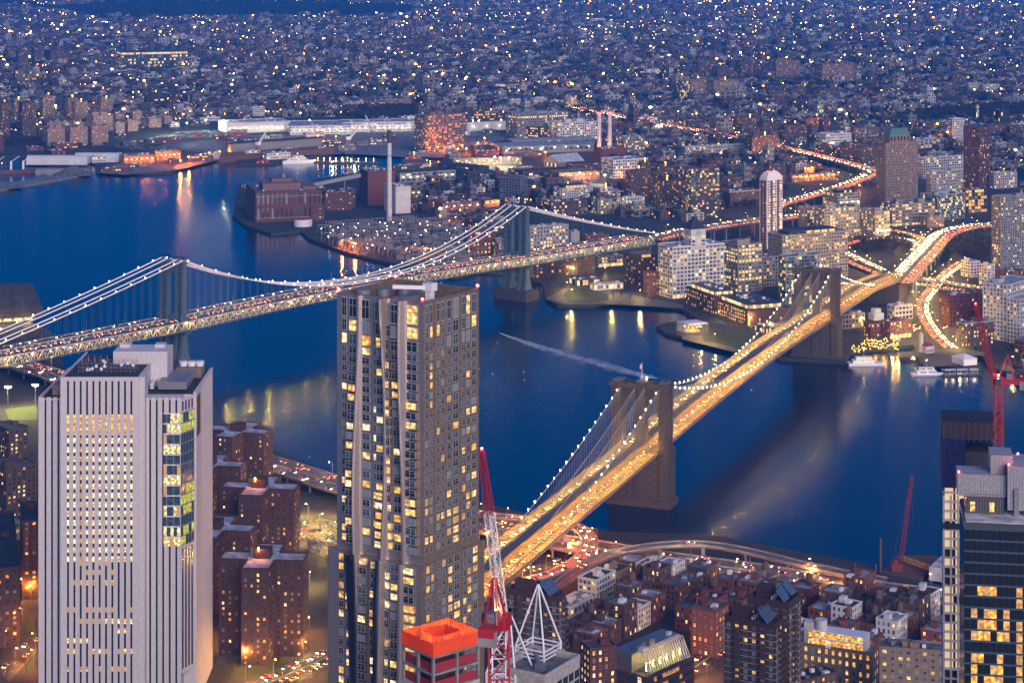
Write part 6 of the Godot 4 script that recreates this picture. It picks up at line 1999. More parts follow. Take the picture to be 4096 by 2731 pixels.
	p = road("avenue", "", [Vector3(-132.4,3.2,-1040.9),Vector3(-116.8,3.2,-1063.3),Vector3(-103.8,3.2,-1082.3),Vector3(-93.8,3.2,-1097.6),Vector3(-79.9,3.2,-1117.8)], 22.0, false, 0.0)
	road_lights(p, 20.0, 12.0, gold, 420.0, 8.0, last_road, M.lamp_warm)
	for z in [-7.0, -3.5, 3.5, 7.0]: traffic(p, z, z > 0, 12.0, "car waiting on the avenue beside the brick towers", "cars on the avenue", true)
	for q in [[[Vector3(70.6,3.2,-1040.9),Vector3(92.3,3.2,-1073.8),Vector3(102.9,3.2,-1091.0),Vector3(110.6,3.2,-1106.5)],16.0],[[Vector3(164.4,3.2,-1183.4),Vector3(178.3,3.2,-1199.0),Vector3(192.1,3.2,-1212.4)],14.0],[[Vector3(-261.2,3.2,-1069.5),Vector3(-257.6,3.2,-1095.3),Vector3(-257.5,3.2,-1124.7)],9],[[Vector3(9.13,3.2,-1240.0),Vector3(19.6,3.2,-1248.5),Vector3(33.9,3.2,-1262.9)],12.0]]:
		p = road("street", "", q[0], q[1], false, 0.0)
		traffic(p, q[1] * 0.25, true, 26.0, "", "", false)
		traffic(p, -q[1] * 0.25, false, 26.0, "", "", false)
	for k in 6:
		if far_cars[k].size():
			var o := many("moving_traffic", car_merged[k], self, far_cars[k])
			meta(o, "stream of cars with glowing lamps on bridges and expressways", "traffic")
	print("single cars ", car_singles)
	for c in car_kinds: c.free()
	street_lamps()

func street_lamps() -> void:
	# lamp posts of the near bank and the landing: each is a thing
	var b := MB.new()
	var proto := Node3D.new()
	b.tube(Vector3.ZERO, Vector3(0, 8.5, 0), 0.13, 0.08, 6)
	b.beam(Vector3(0, 8.5, 0), Vector3(1.6, 8.9, 0), 0.1, 0.1)
	part("post", b, M.metal_grey, proto)
	b = MB.new()
	b.block(1.3, 2.1, 8.7, 8.9, -0.22, 0.22)
	part("lamp_head", b, M.lamp_street, proto)
	rng.seed = 17
	for q in [["street lamp among bare trees beside the slab tower","lamps beside the slab tower",130.0,0,[-269.6,-1107.1,-283.2,-1197.0,-273.5,-1184.0,-258.5,-1082.9,-252.9,-1104.8,-269.7,-1146.6,-248.2,-1080.7]],["street lamp in the yard of the cross plan towers","lamps round the brick towers",120.0,0,[-164.6,-1166.3,-164.8,-1178.9,-141.5,-1100.4,-140.2,-1078.6,-122.2,-1065.9,-117.1,-1116.1,-110.1,-1132.4,-154.6,-1123.0,-147.9,-1113.8]],["lamp over the crowded car park by the highway","lamps over the car park",190.0,1,[-132.7,-1354.7,-123.0,-1331.5,-112.1,-1312.3,-132.2,-1312.3,-113.4,-1275.4,-118.0,-1213.0,-112.6,-1351.3]],["street lamp in a lane of the old brick quarter","lamps of the brick quarter",120.0,0,[90.1,-1074.3,99.2,-1059.7,105.7,-1095.9,172.3,-1063.8,179.3,-1065.9,157.0,-1076.4,171.7,-1211.6,184.0,-1193.1,190.3,-1190.5,105.9,-1113.8,121.7,-1056.0]],["orange street lamp in the yard below the ramps","lamps below the ramps",150.0,0,[20.4,-1243.4,34.1,-1269.5,37.7,-1272.5,10.7,-1221.1,39.6,-1221.1,2.2,-1213.0,-15.6,-1287.5,73.6,-1263.6]],["lamp post on the far bank between the park and the ferry landing","lamps on the far landing",150.0,1,[201.4,-2044.0,188.0,-1928.3,177.7,-1963.0,232.1,-2013.8,245.3,-1984.5,431.7,-2209.7,416.9,-2157.3,403.9,-2075.1,338.8,-2006.4,351.2,-1928.3,375.3,-1949.0,355.5,-1908.1,410.2,-1966.6,407.2,-1901.4,440.4,-1825.0]],["lamp post in the riverside park under the steel bridge","lamps in the riverside park",170.0,1,[38.8,-2312.9,67.0,-2312.9,85.4,-2332.7,104.0,-2312.9,59.6,-2218.7,102.8,-2183.2,133.6,-2165.8,20.2,-2303.1,136.6,-2264.8,145.7,-2283.8,63.0,-2174.5,5.8,-2312.9,-8.7,-2312.9]]]:
		for v in pv(q[4]):
			var c: Node3D = proto.duplicate()
			c.name = numbered("street_lamp")
			add_child(c)
			c.position = Vector3(v.x, 3, v.y)
			c.rotation.y = rng.randf() * TAU
			meta(c, q[0], "street lamp", q[1])
			var l := light(c.to_global(Vector3(1.7, 8.3, 0)), Color(1.0, 0.62, 0.24) if q[3] == 0 else Color(1.0, 0.82, 0.45), q[2] * 3.0, 0.3)
			if q[3] == 1: c.get_child(1).set_surface_override_material(0, M.lamp_warm)
	proto.free()

# ---------------------------------------------------------------- near bank: works, cranes, old quarter
func lattice(b: MB, a: Vector3, c: Vector3, w0: float, w1: float, step: float, thick: float) -> void:
	# four chords with zigzag bracing
	var d := (c - a).normalized()
	var s := d.cross(Vector3.UP)
	if s.length() < 0.05: s = Vector3.RIGHT
	s = s.normalized()
	var u := s.cross(d).normalized()
	var n := maxi(1, int(a.distance_to(c) / step))
	var prev := []
	for i in n + 1:
		var f := float(i) / n
		var w := lerpf(w0, w1, f) / 2
		var o := a.lerp(c, f)
		var q := [o + s * w + u * w, o - s * w + u * w, o - s * w - u * w, o + s * w - u * w]
		for k in 4: b.beam(q[k], q[(k + 1) % 4], thick * 0.6, thick * 0.6)
		if i > 0:
			for k in 4:
				b.beam(prev[k], q[k], thick, thick)
				b.beam(prev[k] if i % 2 else prev[(k + 1) % 4], q[(k + 1) % 4] if i % 2 else q[k], thick * 0.6, thick * 0.6)
		prev = q

func tower_crane(label: String, foot: Vector3, deck_y: float, mast_w: float, tip: Vector3, back: Vector3, two_tone: bool) -> void:
	var root := thing("tower_crane", label, "crane", foot)
	var b := MB.new()
	var top := Vector3(0, deck_y - foot.y, 0)
	lattice(b, Vector3.ZERO, top, mast_w, mast_w, mast_w * 1.1, mast_w * 0.11)
	part("mast", b, M.paint_white if two_tone else M.paint_red, root)
	if two_tone:
		b = MB.new()
		lattice(b, top - Vector3(0, 15, 0), top, mast_w * 1.5, mast_w * 1.5, mast_w * 1.6, mast_w * 0.16)
		part("climbing_frame", b, M.paint_red, root)
	b = MB.new()
	var bk := back.normalized()
	var sd := bk.cross(Vector3.UP).normalized()
	b.obox(top + Vector3(0, 1.2, 0), sd * mast_w * 0.75, Vector3(0, 1.3, 0), bk * mast_w * 0.8)
	b.obox(top + bk * mast_w * 2.0 + Vector3(0, 1.4, 0), sd * mast_w * 0.6, Vector3(0, 0.9, 0), bk * mast_w * 1.3)
	part("slewing_deck", b, M.paint_red, root)
	b = MB.new()
	b.obox(top + bk * mast_w * 3.0 + Vector3(0, 0.2, 0), sd * mast_w * 0.7, Vector3(0, 1.5, 0), bk * 0.7)
	part("counterweight", b, M.concrete, root)
	b = MB.new()
	b.obox(top + sd * mast_w * 0.95 + Vector3(0, 1.6, 0), sd * 0.8, Vector3(0, 1.1, 0), bk * 1.0)
	part("cab", b, M.glass_blue, root)
	b = MB.new()
	b.obox(top + bk * mast_w * 1.5 + Vector3(0, 3.2, 0), sd * 1.0, Vector3(0, 0.9, 0), bk * 1.2)
	part("winch", b, M.metal_grey, root)
	var head := top + Vector3(0, deck_y * 0.0 + mast_w * 4.0, 0) + bk * mast_w * 1.2
	b = MB.new()
	for k in [-1.0, 1.0]:
		b.beam(top + sd * mast_w * 0.5 * k + Vector3(0, 2, 0), head + sd * 0.3 * k, 0.35, 0.35)
		b.beam(top + bk * mast_w * 2.2 + sd * mast_w * 0.5 * k + Vector3(0, 2, 0), head + sd * 0.3 * k, 0.35, 0.35)
	part("a_frame", b, M.paint_red, root)
	var t := tip - foot
	var root_j := top - bk * mast_w * 0.6 + Vector3(0, 2.4, 0)
	var mid := root_j.lerp(t, 0.62)
	b = MB.new()
	lattice(b, root_j, mid, mast_w * 0.6, mast_w * 0.55, mast_w * 0.9, mast_w * 0.06)
	part("jib", b, M.paint_white if two_tone else M.paint_red, root)
	b = MB.new()
	lattice(b, mid, t, mast_w * 0.55, mast_w * 0.3, mast_w * 0.8, mast_w * 0.06)
	part("jib_head", b, M.paint_red, root)
	b = MB.new()
	b.beam(head, t, 0.08, 0.08)
	b.beam(t, t - Vector3(0, 12, 0), 0.06, 0.06)
	b.box(t - Vector3(0, 12.6, 0), Vector3(0.6, 1.2, 0.6))
	part("hoist_rope", b, M.steel_dark, root)
	b = MB.new()
	b.ball(t + Vector3(0, 0.6, 0), 0.28, 6, 4)
	part("warning_light", b, M.lamp_red, root)
	b = MB.new()
	b.ball(top + Vector3(0, 3.4, 0) + sd * 0.6, 0.3, 6, 4)
	part("work_lamp", b, M.lamp_warm, root)

func box_root(called: String, label: String, category: String, g: Array) -> Node3D:
	take(Vector2(g[0], g[1]), maxf(g[2], g[3]) * 0.55)
	return thing(called, label, category, Vector3(g[0], 3, g[1]), deg_to_rad(g[4]))

func net_building() -> void:
	var root := thing("unfinished_tower", "unfinished concrete tower top wrapped in glowing orange safety nets", "tower", Vector3(-20.6, 3, -602), deg_to_rad(40))
	root.scale = Vector3(0.84, 1.0, 0.84)
	var H0 := 164.5
	var w := 20.4
	var d := 17.6
	var b := MB.new()
	b.block(-w / 2, w / 2, 0, H0, -d / 2, d / 2)
	part("clad_shaft", b, M.stone_pale, root)
	for i in 4:
		b = MB.new()
		var x := -w / 2 + 3.2 + i * 4.0
		b.block(x, x + 2.6, 100, H0 - 3.0, d / 2, d / 2 + 0.06)
		part("window", b, M.glass_blue, root)
	for y in [(H0 + 4.8), (H0 + 9.7)]:
		b = MB.new()
		b.block(-w / 2, w / 2, y - 0.3, y + 0.3, -d / 2, d / 2)
		part("floor_slab", b, M.concrete, root)
	for y in [H0, (H0 + 5.1)]:
		for q in [[-1, -1], [1, -1], [1, 1], [-1, 1], [0.05, 1], [-1, 0.0], [0, -1], [1, 0]]:
			b = MB.new()
			b.box(Vector3(q[0] * (w / 2 - 0.5), y + 2.2, q[1] * (d / 2 - 0.5)), Vector3(0.9, 4.5, 0.9))
			part("column", b, M.concrete, root)
		for q in [[0.0, 1.0, w, 0.0], [-1.0, 0.0, 0.0, d]]:
			b = MB.new()
			if q[2]: b.block(-w / 2 + 1, w / 2 - 1, y + 0.2, y + 2.6, d / 2 - 0.9, d / 2 - 0.84)
			else: b.block(-w / 2 + 0.84, -w / 2 + 0.9, y + 0.2, y + 2.6, -d / 2 + 1, d / 2 - 1)
			part("red_net", b, M.net_red, root)
	b = MB.new()
	b.block(-w * 0.24, w * 0.28, H0, (H0 + 9.5), -d * 0.28, d * 0.2)
	part("core", b, M.brick_dark, root)
	var o := []
	for k in [[0.5, 0.0], [0.26, 0.0]]:
		var ww: float = w * k[0]
		var dd: float = d * k[0]
		for q in [[-ww, ww, dd - 0.05, dd], [-ww, ww, -dd, -dd + 0.05], [-ww, -ww + 0.05, -dd, dd], [ww - 0.05, ww, -dd, dd]]:
			b = MB.new()
			b.block(q[0], q[1], (H0 + 10.0), (H0 + 13.9), q[2], q[3])
			part("orange_net", b, M.net_orange, root)
			b = MB.new()
			b.block(q[0], q[1], (H0 + 10.0), (H0 + 14.0), q[2] - 0.02, q[3] + 0.02)
	b = MB.new()
	for k in 12:
		var f := k / 12.0 * TAU
		b.beam(Vector3(cos(f) * w * 0.4, (H0 + 10.0), sin(f) * d * 0.4), Vector3(cos(f) * w * 0.4, (H0 + 14.9), sin(f) * d * 0.4), 0.15, 0.15)
	part("net_posts", b, M.steel_dark, root)
	b = MB.new()
	b.block(-w * 0.5, w * 0.5, (H0 + 10.0), (H0 + 10.06), -d * 0.5, d * 0.5)
	part("orange_sheet", b, M.net_orange, root)
	for q in [[-0.38, 0.38], [0.38, 0.38], [-0.38, -0.38], [0.38, -0.38], [0, 0.38], [0.0, -0.38], [-0.38, 0.0], [0.38, 0.0]]:
		b = MB.new()
		b.ball(Vector3(q[0] * w, (H0 + 12.1), q[1] * d), 0.22, 6, 4)
		b.block(q[0] * w - 0.05, q[0] * w + 0.05, (H0 + 10.0), (H0 + 12.0), q[1] * d - 0.05, q[1] * d + 0.05)
		part("work_lamp", b, M.lamp_warm, root)
		light(root.to_global(Vector3(q[0] * w, (H0 + 12.1), q[1] * d)), Color(1.0, 0.75, 0.5), 24.0, 0.25)

func pyramid_frames() -> void:
	var g := [9.74,-744.4,24.6,19.2,58.4,118.0]
	var root := box_root("concrete_tower", "pale concrete tower carrying white pyramid frames on its open roof", "tower", g)
	rng.seed = 3
	wall_block(root, g[2], g[5], g[3], M.stone_pale, M.roof_grey, 0.0, 2.4)
	var spots := []
	for j in 12:
		for i in 6: spots.append([Vector3(-g[2] / 2 + (i + 0.5) * g[2] / 6, g[5] - 4 - j * 3.6, g[3] / 2), 0.0, g[2] / 8, 2.6, M.glass_dark])
	add_windows(root, spots, M.frame_dark, true, [300])
	var b := MB.new()
	b.tube(Vector3(-3, g[5] + 0.9, 2), Vector3(7, g[5] + 2.8, -6), 0.9, 0.9, 8)
	part("duct", b, M.metal_grey, root)
	b = MB.new()
	b.block(-5, -2, g[5], g[5] + 2.5, 1, 4)
	part("air_unit", b, M.metal_grey, root)
	for q in [[Vector3(9.52,125.0,-756.0),12.0,22.0],[Vector3(-0.84,120.0,-743.3),12.0,21.0]]:
		var r := thing("pyramid_frame", "tall white tube pyramid on a railed square base" if q[1] > 11.5 and q[2] > 21.5 else "shorter white tube pyramid beside the red crane mast", "roof frame", q[0] - Vector3(0, 5, 0), deg_to_rad(g[4]))
		var s: float = q[1] / 2
		var apex := Vector3(0, 5 + q[2], 0)
		for c in [Vector3(s, 5, s), Vector3(-s, 5, s), Vector3(-s, 5, -s), Vector3(s, 5, -s)]:
			b = MB.new()
			b.tube(c, apex, 0.38, 0.32, 8)
			part("strut", b, M.paint_white, r)
			b = MB.new()
			b.beam(Vector3(c.x, 0, c.z), c, 0.6, 0.6)
			part("post", b, M.paint_white, r)
		for y in [1.8, 3.2, 4.7]:
			b = MB.new()
			for e in [[s, s, -s, s], [-s, s, -s, -s], [-s, -s, s, -s], [s, -s, s, s]]: b.beam(Vector3(e[0], y, e[1]), Vector3(e[2], y, e[3]), 0.45, 0.45)
			part("rail", b, M.paint_white, r)
		b = MB.new()
		b.ball(apex + Vector3(0, 0.4, 0), 0.75, 8, 6)
		part("finial", b, M.paint_white, r)

func solar(root: Node3D, o: Vector3, turn: float, w: float, h: float) -> void:
	var bs := Basis(Vector3.UP, turn) * Basis(Vector3.RIGHT, -0.75)
	for i in 3:
		for j in 2:
			var b := MB.new()
			b.obox(o + bs * Vector3((i - 1) * w / 3, (j - 0.5) * h / 2, 0), bs * Vector3(w / 6 - 0.12, 0, 0), bs * Vector3(0, h / 4 - 0.1, 0), bs * Vector3(0, 0, 0.08))
			part("solar_panel", b, M.solar, root)
	var b := MB.new()
	for i in [-1, 0, 1]:
		b.beam(o + bs * Vector3(i * w / 3, h / 2, -0.15), o + bs * Vector3(i * w / 3, h / 2, -0.15) * Vector3(1, 0, 1) + Vector3(0, -h * 0.45, 0), 0.12, 0.12)
		b.beam(o + bs * Vector3(i * w / 3, -h / 2, -0.15), o + bs * Vector3(i * w / 3, h / 2, -0.15), 0.12, 0.12)
	part("solar_frame", b, M.metal_grey, root)

func solar_tower(label: String, g: Array, step := 0.0) -> void:
	var root := box_root("solar_roof_tower", label, "tower block", g)
	rng.seed = int(g[0] * 11 - g[1])
	var w: float = g[2]
	var d: float = g[3]
	var h: float = g[5]
	wall_block(root, w, h, d, M.brick_dark, M.roof_tar, 0.0, 1.3)
	var n := int(h / 2.8)
	var spots := []
	for j in range(n - 1, 1, -1):
		var y := j * 2.8
		var b := MB.new()
		b.block(-w / 2 - 0.2, w / 2 + 0.2, y - 0.2, y + 0.1, d / 2 - 0.1, d / 2 + 0.2)
		b.block(-w / 2 - 0.2, -w / 2 + 0.1, y - 0.2, y + 0.1, -d / 2, d / 2 - 0.1)
		part("floor_band", b, M.stone_pale, root)
		for f in [[w, d / 2, 0.0], [d, -w / 2, -PI / 2]]:
			var k := roundi(f[0] / 4.2)
			for i in k:
				var u: float = -f[0] / 2 + (i + 0.5) * f[0] / k
				if i % 3 == 1:
					b = MB.new()
					if f[2] == 0.0: b.block(u - 1.7, u + 1.7, y, y + 1.1, d / 2 + 0.2, d / 2 + 1.5)
					else: b.block(-w / 2 - 1.5, -w / 2 - 0.2, y, y + 1.1, u - 1.7, u + 1.7)
					part("balcony", b, M.brick_brown, root)
				var p := Vector3(u, y + 1.5, d / 2) if f[2] == 0.0 else Vector3(-w / 2, y + 1.5, u)
				spots.append([p, f[2], 1.7, 1.5, pane_material(["light_amber", "light_warm", "light_dim"], 0.2)])
	add_windows(root, spots, M.frame_white, true, [260])
	solar(root, Vector3(-w * 0.3, h + 3.4, d * 0.28), 0.0, 7.0, 6.5)
	solar(root, Vector3(w * 0.08, h + 3.4, d * 0.2), 0.0, 7.0, 6.5)
	solar(root, Vector3(w * 0.36, h + 3.4, d * 0.26), 0.0, 7.0, 6.5)
	var b := MB.new()
	b.block(-w * 0.2, w * 0.25, h, h + 5.0, -d * 0.4, -d * 0.05)
	part("lift_house", b, M.brick_dark, root)
	for i in 4:
		b = MB.new()
		b.tube(Vector3(-w * 0.3 + i * 3.0, h, d * 0.02), Vector3(-w * 0.3 + i * 3.0, h + 1.9, d * 0.02), 0.5, 0.5, 8)
		part("roof_vent", b, M.metal_white, root)

func school() -> void:
	var g := [69.0,-1009.2,38.6,20.0,49.3,36.0]
	var root := box_root("campus_building", "brick and metal campus building with a planted glass truss roof along one side", "building", g)
	var w: float = g[2]
	var d: float = g[3]
	var h: float = g[5]
	rng.seed = 12
	wall_block(root, w, h - 9.0, d, M.brick_red, M.roof_grey, 0.0, 0.0)
	var b := MB.new()
	b.block(-w / 2, w / 2, h - 9, h, -d / 2, d / 2 - 9, 31)
	part("upper_storey", b, M.metal_grey, root)
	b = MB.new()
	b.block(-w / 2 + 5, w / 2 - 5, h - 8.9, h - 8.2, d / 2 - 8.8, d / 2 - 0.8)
	part("roof_garden", b, M.turf_lit, root)
	for j in 6:
		for i in 16:
			b = MB.new()
			var x := -w / 2 + 1 + (i + 0.5) * (w - 2) / 16
			b.block(x - (w - 2) / 36, x + (w - 2) / 36, h - 12.6 - j * 4.2, h - 10.6 - j * 4.2, d / 2, d / 2 + 0.08)
			part("window", b, M.light_dim if rng.randf() < 0.25 else M.glass_blue, root)
		for i in 8:
			b = MB.new()
			var z := -d / 2 + 1 + (i + 0.5) * (d - 2) / 8
			b.block(-w / 2 - 0.08, -w / 2, h - 12.6 - j * 4.2, h - 10.0 - j * 4.2, z - d / 20, z + d / 20)
			part("window", b, M.light_white if i == 6 else M.glass_blue, root)
	for i in 19:
		b = MB.new()
		var x := lerpf(-w / 2 + 3, w / 2 - 3, i / 18.0)
		var x2 := lerpf(-w / 2 + 3, w / 2 - 3, (i + 1) / 18.0)
		b.tube(Vector3(x, h - 8.4, d / 2 - 0.6), Vector3(x, h + 0.6, d / 2 - 5), 0.16, 0.16, 5)
		b.tube(Vector3(x, h + 0.6, d / 2 - 5), Vector3(x, h + 0.3, d / 2 - 9), 0.16, 0.16, 5)
		if i < 18:
			b.tube(Vector3(x, h - 8.4, d / 2 - 0.6), Vector3(x2, h + 0.6, d / 2 - 5), 0.13, 0.13, 5)
			b.tube(Vector3(x, h + 0.6, d / 2 - 5), Vector3(x2, h + 0.6, d / 2 - 5), 0.16, 0.16, 5)
			b.tube(Vector3(x, h - 8.4, d / 2 - 0.6), Vector3(x2, h - 8.4, d / 2 - 0.6), 0.16, 0.16, 5)
		part("truss", b, M.paint_white, root)
		if i % 3 == 1:
			b = MB.new()
			b.ball(Vector3(x, h - 4.6, d / 2 - 4), 0.2, 6, 4)
			b.block(x - 0.06, x + 0.06, h - 8.2, h - 4.6, d / 2 - 4.06, d / 2 - 3.94)
			part("garden_lamp", b, M.lamp_warm, root)
			light(root.to_global(Vector3(x, h - 4.9, d / 2 - 3.6)), Color(1.0, 0.85, 0.4), 14.0, 0.2)
	roof_gear(root, w * 0.9, d - 12, h, M.metal_grey, "bv")

func old_quarter() -> void:
	# low brick houses of the old quarter, each one a thing
	var region := pv([30.9,-1149.7,39.9,-1177.9,45.8,-1204.7,66.9,-1221.3,99.2,-1232.7,109.2,-1227.0,123.7,-1204.7,147.6,-1193.8,163.6,-1177.9,186.6,-1177.9,202.3,-1173.9,246.8,-1152.2,246.7,-1115.8,230.2,-1075.0,187.5,-1075.0,151.3,-1083.8,152.7,-1115.8,157.3,-1149.7,130.7,-1162.3,120.5,-1149.7,107.3,-1081.6,97.0,-1127.7,90.4,-1152.2,74.3,-1152.2,56.4,-1115.8,50.6,-1059.9,39.4,-1075.0])
	var th := deg_to_rad(57.0)
	var e1 := Vector2(cos(th), -sin(th))
	var e2 := Vector2(sin(th), cos(th))
	rng.seed = 91
	var before := taken.duplicate()
	var walls := ["brick_red", "brick_dark", "brick_brown", "white_wall", "brick_tan", "brick_red"]
	var tones := ["red brick", "dark brick", "brown brick", "white painted", "tan brick", "red brick"]
	var roofs := ["roof_tar", "roof_grey", "roof_pale"]
	var rn := ["black", "grey", "pale"]
	var n := 0
	for bi in range(-2, 60):
		for bj in range(-60, 60):
			if bi % 8 == 7 or bj % 5 == 4: continue
			var o := Vector2(0, -1110) + e1 * (bi - 25) * 16.0 + e2 * bj * 13.0
			if not Geometry2D.is_point_in_polygon(o, region): continue
			if before.has(Vector2i(floori(o.x / 15.0), floori(o.y / 15.0))): continue
			var k := rng.randi() % 6
			var r := rng.randi() % 3
			var h := rng.randf_range(10, 19)
			var gear: String = ["bv", "v", "bt", "bv", "vv"][rng.randi() % 5]
			var lab := "%s house with a %s roof%s in the old quarter" % [tones[k], rn[r], " and a water tank" if gear == "bt" else ""]
			building("quarter_house", lab, "house", "houses of the old quarter", [o.x, o.y, rng.randf_range(13.0, 15.8), rng.randf_range(11.0, 12.8), 57.0, h], "redbrick", {"wall": walls[k], "roof": roofs[r], "gear": gear, "share": 0.14, "fh": 3.4, "bay": 2.6, "par": rng.randf_range(0.5, 1.2)})
			n += 1
	print("old quarter ", n)

func glass_tower() -> void:
	var g := [167.5,-671.0,44.0,28.0,-9,193.0]
	var root := box_root("dark_glass_tower", "dark glass tower with a white plant house and red lights on its roof", "tower", g)
	var w: float = g[2]
	var d: float = g[3]
	var h: float = g[5]
	rng.seed = 66
	var b := MB.new()
	b.block(-w / 2, w / 2, 0, h, -d / 2, d / 2)
	part("core", b, M.steel_dark, root)
	b = MB.new()
	b.block(-w / 2 + 0.5, w / 2 - 0.5, h + 0.02, h + 0.3, -d / 2 + 0.5, d / 2 - 0.5)
	part("roof", b, M.roof_snow, root)
	var fh := 3.55
	var cols := 22
	for j in 27:
		var y := h - 1.6 - (j + 1) * fh
		b = MB.new()
		b.block(-w / 2, w / 2, y + fh - 0.6, y + fh, d / 2, d / 2 + 0.12)
		part("spandrel", b, M.glass_blue, root)
		for i in cols:
			var x := -w / 2 + (i + 0.5) * w / cols
			if x > 10: continue
			var m: Material = M.glass_mirror
			var f := float(i) / cols
			if j in [5, 7, 8, 9, 11, 12, 13] and f > 0.03 and f < 0.3 and rng.randf() < 0.55: m = M.light_amber if rng.randf() < 0.6 else M.light_dim
			if i == 8 and j > 4 and rng.randf() < 0.8: m = M.light_dim
			b = MB.new()
			b.block(x - w / cols * 0.47, x + w / cols * 0.47, y + 0.05, y + fh - 0.65, d / 2, d / 2 + 0.08)
			part("window", b, m, root)
	for j in 27:
		b = MB.new()
		b.block(-w / 2 - 0.1, -w / 2, h - 1.6 - (j + 1) * fh, h - 2.2 - j * fh, -d / 2, d / 2)
		part("window", b, M.glass_mirror, root)
	# plant house: white clad boxes
	for q in [[-w / 2 + 1, -w / 2 + 13, 0, 5.5, -6, 4, "steel_dark"], [-w / 2 - 1.5, -w / 2 + 16, 5.5, 12.5, -8, 3, "metal_white"], [-w / 2 + 14, w / 2, 2.0, 16.0, -12, 5, "metal_white"], [-w / 2 + 9, -w / 2 + 16, 12.5, 18.5, -10, 1, "metal_white"]]:
		b = MB.new()
		b.block(q[0], q[1], h + q[2], h + q[3], q[4], q[5])
		part("plant_house", b, M.plant_clad if q[6] == "metal_white" else M.steel_dark, root)
		var k := int((q[1] - q[0]) / 0.9)
		b = MB.new()
		for i in k: b.block(q[0] + i * 0.9, q[0] + i * 0.9 + 0.12, h + q[2] + 0.1, h + q[3] - 0.1, q[5], q[5] + 0.1)
		for i in k + 1: b.beam(Vector3(q[0] + i * 0.9, h + q[3], q[5] - 0.2), Vector3(q[0] + i * 0.9, h + q[3] + 1.1, q[5] - 0.2), 0.06, 0.06)
		b.beam(Vector3(q[0], h + q[3] + 1.1, q[5] - 0.2), Vector3(q[1], h + q[3] + 1.1, q[5] - 0.2), 0.08, 0.08)
		part("cladding_ribs", b, M.metal_grey, root)
	for q in [[-w / 2 - 1.2, 13.1, 2.6], [-w / 2 + 14.5, 16.6, 4.6], [-w / 2 + 17.5, 19.5, 2.0], [-w / 2 + 1.0, 5.0, 3.4], [-w / 2 + 7.5, 5.0, 3.4]]:
		b = MB.new()
		b.ball(Vector3(q[0], h + q[1], q[2]), 0.38 if q[1] > 6 else 0.18, 6, 4)
		part("warning_light", b, M.lamp_red, root)
	light(root.to_global(Vector3(-w / 2 - 1.2, h + 13.8, 3.4)), Color(1, 0.06, 0.05), 2.0, 0.3)
	light(root.to_global(Vector3(-w / 2 + 14.5, h + 17.4, 5.6)), Color(1, 0.06, 0.05), 2.0, 0.3)
	for q in [[-w / 2 + 2.4, 2.2], [-w / 2 + 8.4, 2.2]]:
		b = MB.new()
		b.block(q[0], q[0] + 1.5, h + 1.0, h + 4.0, 4, 4.1)
		part("lit_window", b, M.light_warm, root)
	for i in 2:
		b = MB.new()
		b.block(-w / 2 + 16 + i * 4.2, -w / 2 + 17.6 + i * 4.2, h + 0.3, h + 9 + i * 5, 5.1, 5.9)
		part("exhaust_duct", b, M.metal_grey, root)

func netted_tower() -> void:
	var g := [163.7,-772.0,8,20.0,-10,176.0]
	var root := box_root("unfinished_tower", "narrow unfinished concrete tower with lit floors and a blue netted top", "tower", g)
	var w: float = g[2]
	var d := 20.0
	var h: float = g[5]
	rng.seed = 15
	var b := MB.new()
	b.block(-w / 2 + 0.5, w / 2 + 10, 0, h + 14, -d / 2, d / 2 - 1.6)
	part("core", b, M.form_dark, root)
	for j in 36:
		var y := h - 1.0 - j * 3.4
		b = MB.new()
		b.block(-w / 2, w / 2, y - 0.22, y + 0.22, -d / 2, d / 2)
		part("floor_slab", b, M.white_wall, root)
		for i in 2:
			b = MB.new()
			var x0 := -w / 2 + 0.6 + i * 3.8
			b.block(x0, x0 + 3.0, y + 0.3, y + 3.1, d / 2 - 1.6, d / 2 - 1.5)
			var lit := j < 20 or j > 26
			part("window", b, (M.light_site if lit and rng.randf() < 0.85 else M.brick_brown), root)
	for i in 4:
		b = MB.new()
		var x := -w / 2 + 0.2 + i * 2.55
		b.block(x - 0.35, x + 0.35, 60, h - 2, d / 2 - 0.75, d / 2 - 0.05)
		part("column", b, M.white_wall, root)
	b = MB.new()
	b.block(-w / 2 - 0.5, -w / 2 - 0.3, h + 1, h + 19, -d / 2 - 0.5, d / 2 + 0.5)
	b.block(-w / 2 - 0.3, w / 2, h + 1, h + 19, d / 2 + 0.3, d / 2 + 0.5)
	part("blue_net", b, mat("net_blue", 0.012, 0.02, 0.13, 0.9, M.roof_grey.albedo_texture, 0.12), root)
	b = MB.new()
	b.block(-w / 2 - 0.45, w / 2 + 14, h + 19, h + 25, -d / 2, d / 2)
	part("formwork", b, M.form_dark, root)
	b = MB.new()
	for i in 10: b.block(-w / 2 + i * 2.2, -w / 2 + i * 2.2 + 0.25, h + 18, h + 25.4, d / 2 + 0.05, d / 2 + 0.3)
	part("formwork_posts", b, M.steel_rust, root)
	b = MB.new()
	b.block(-w / 2 - 0.6, w / 2, h - 14, h - 12, d / 2 + 0.1, d / 2 + 0.6)
	part("debris_net", b, M.form_dark, root)

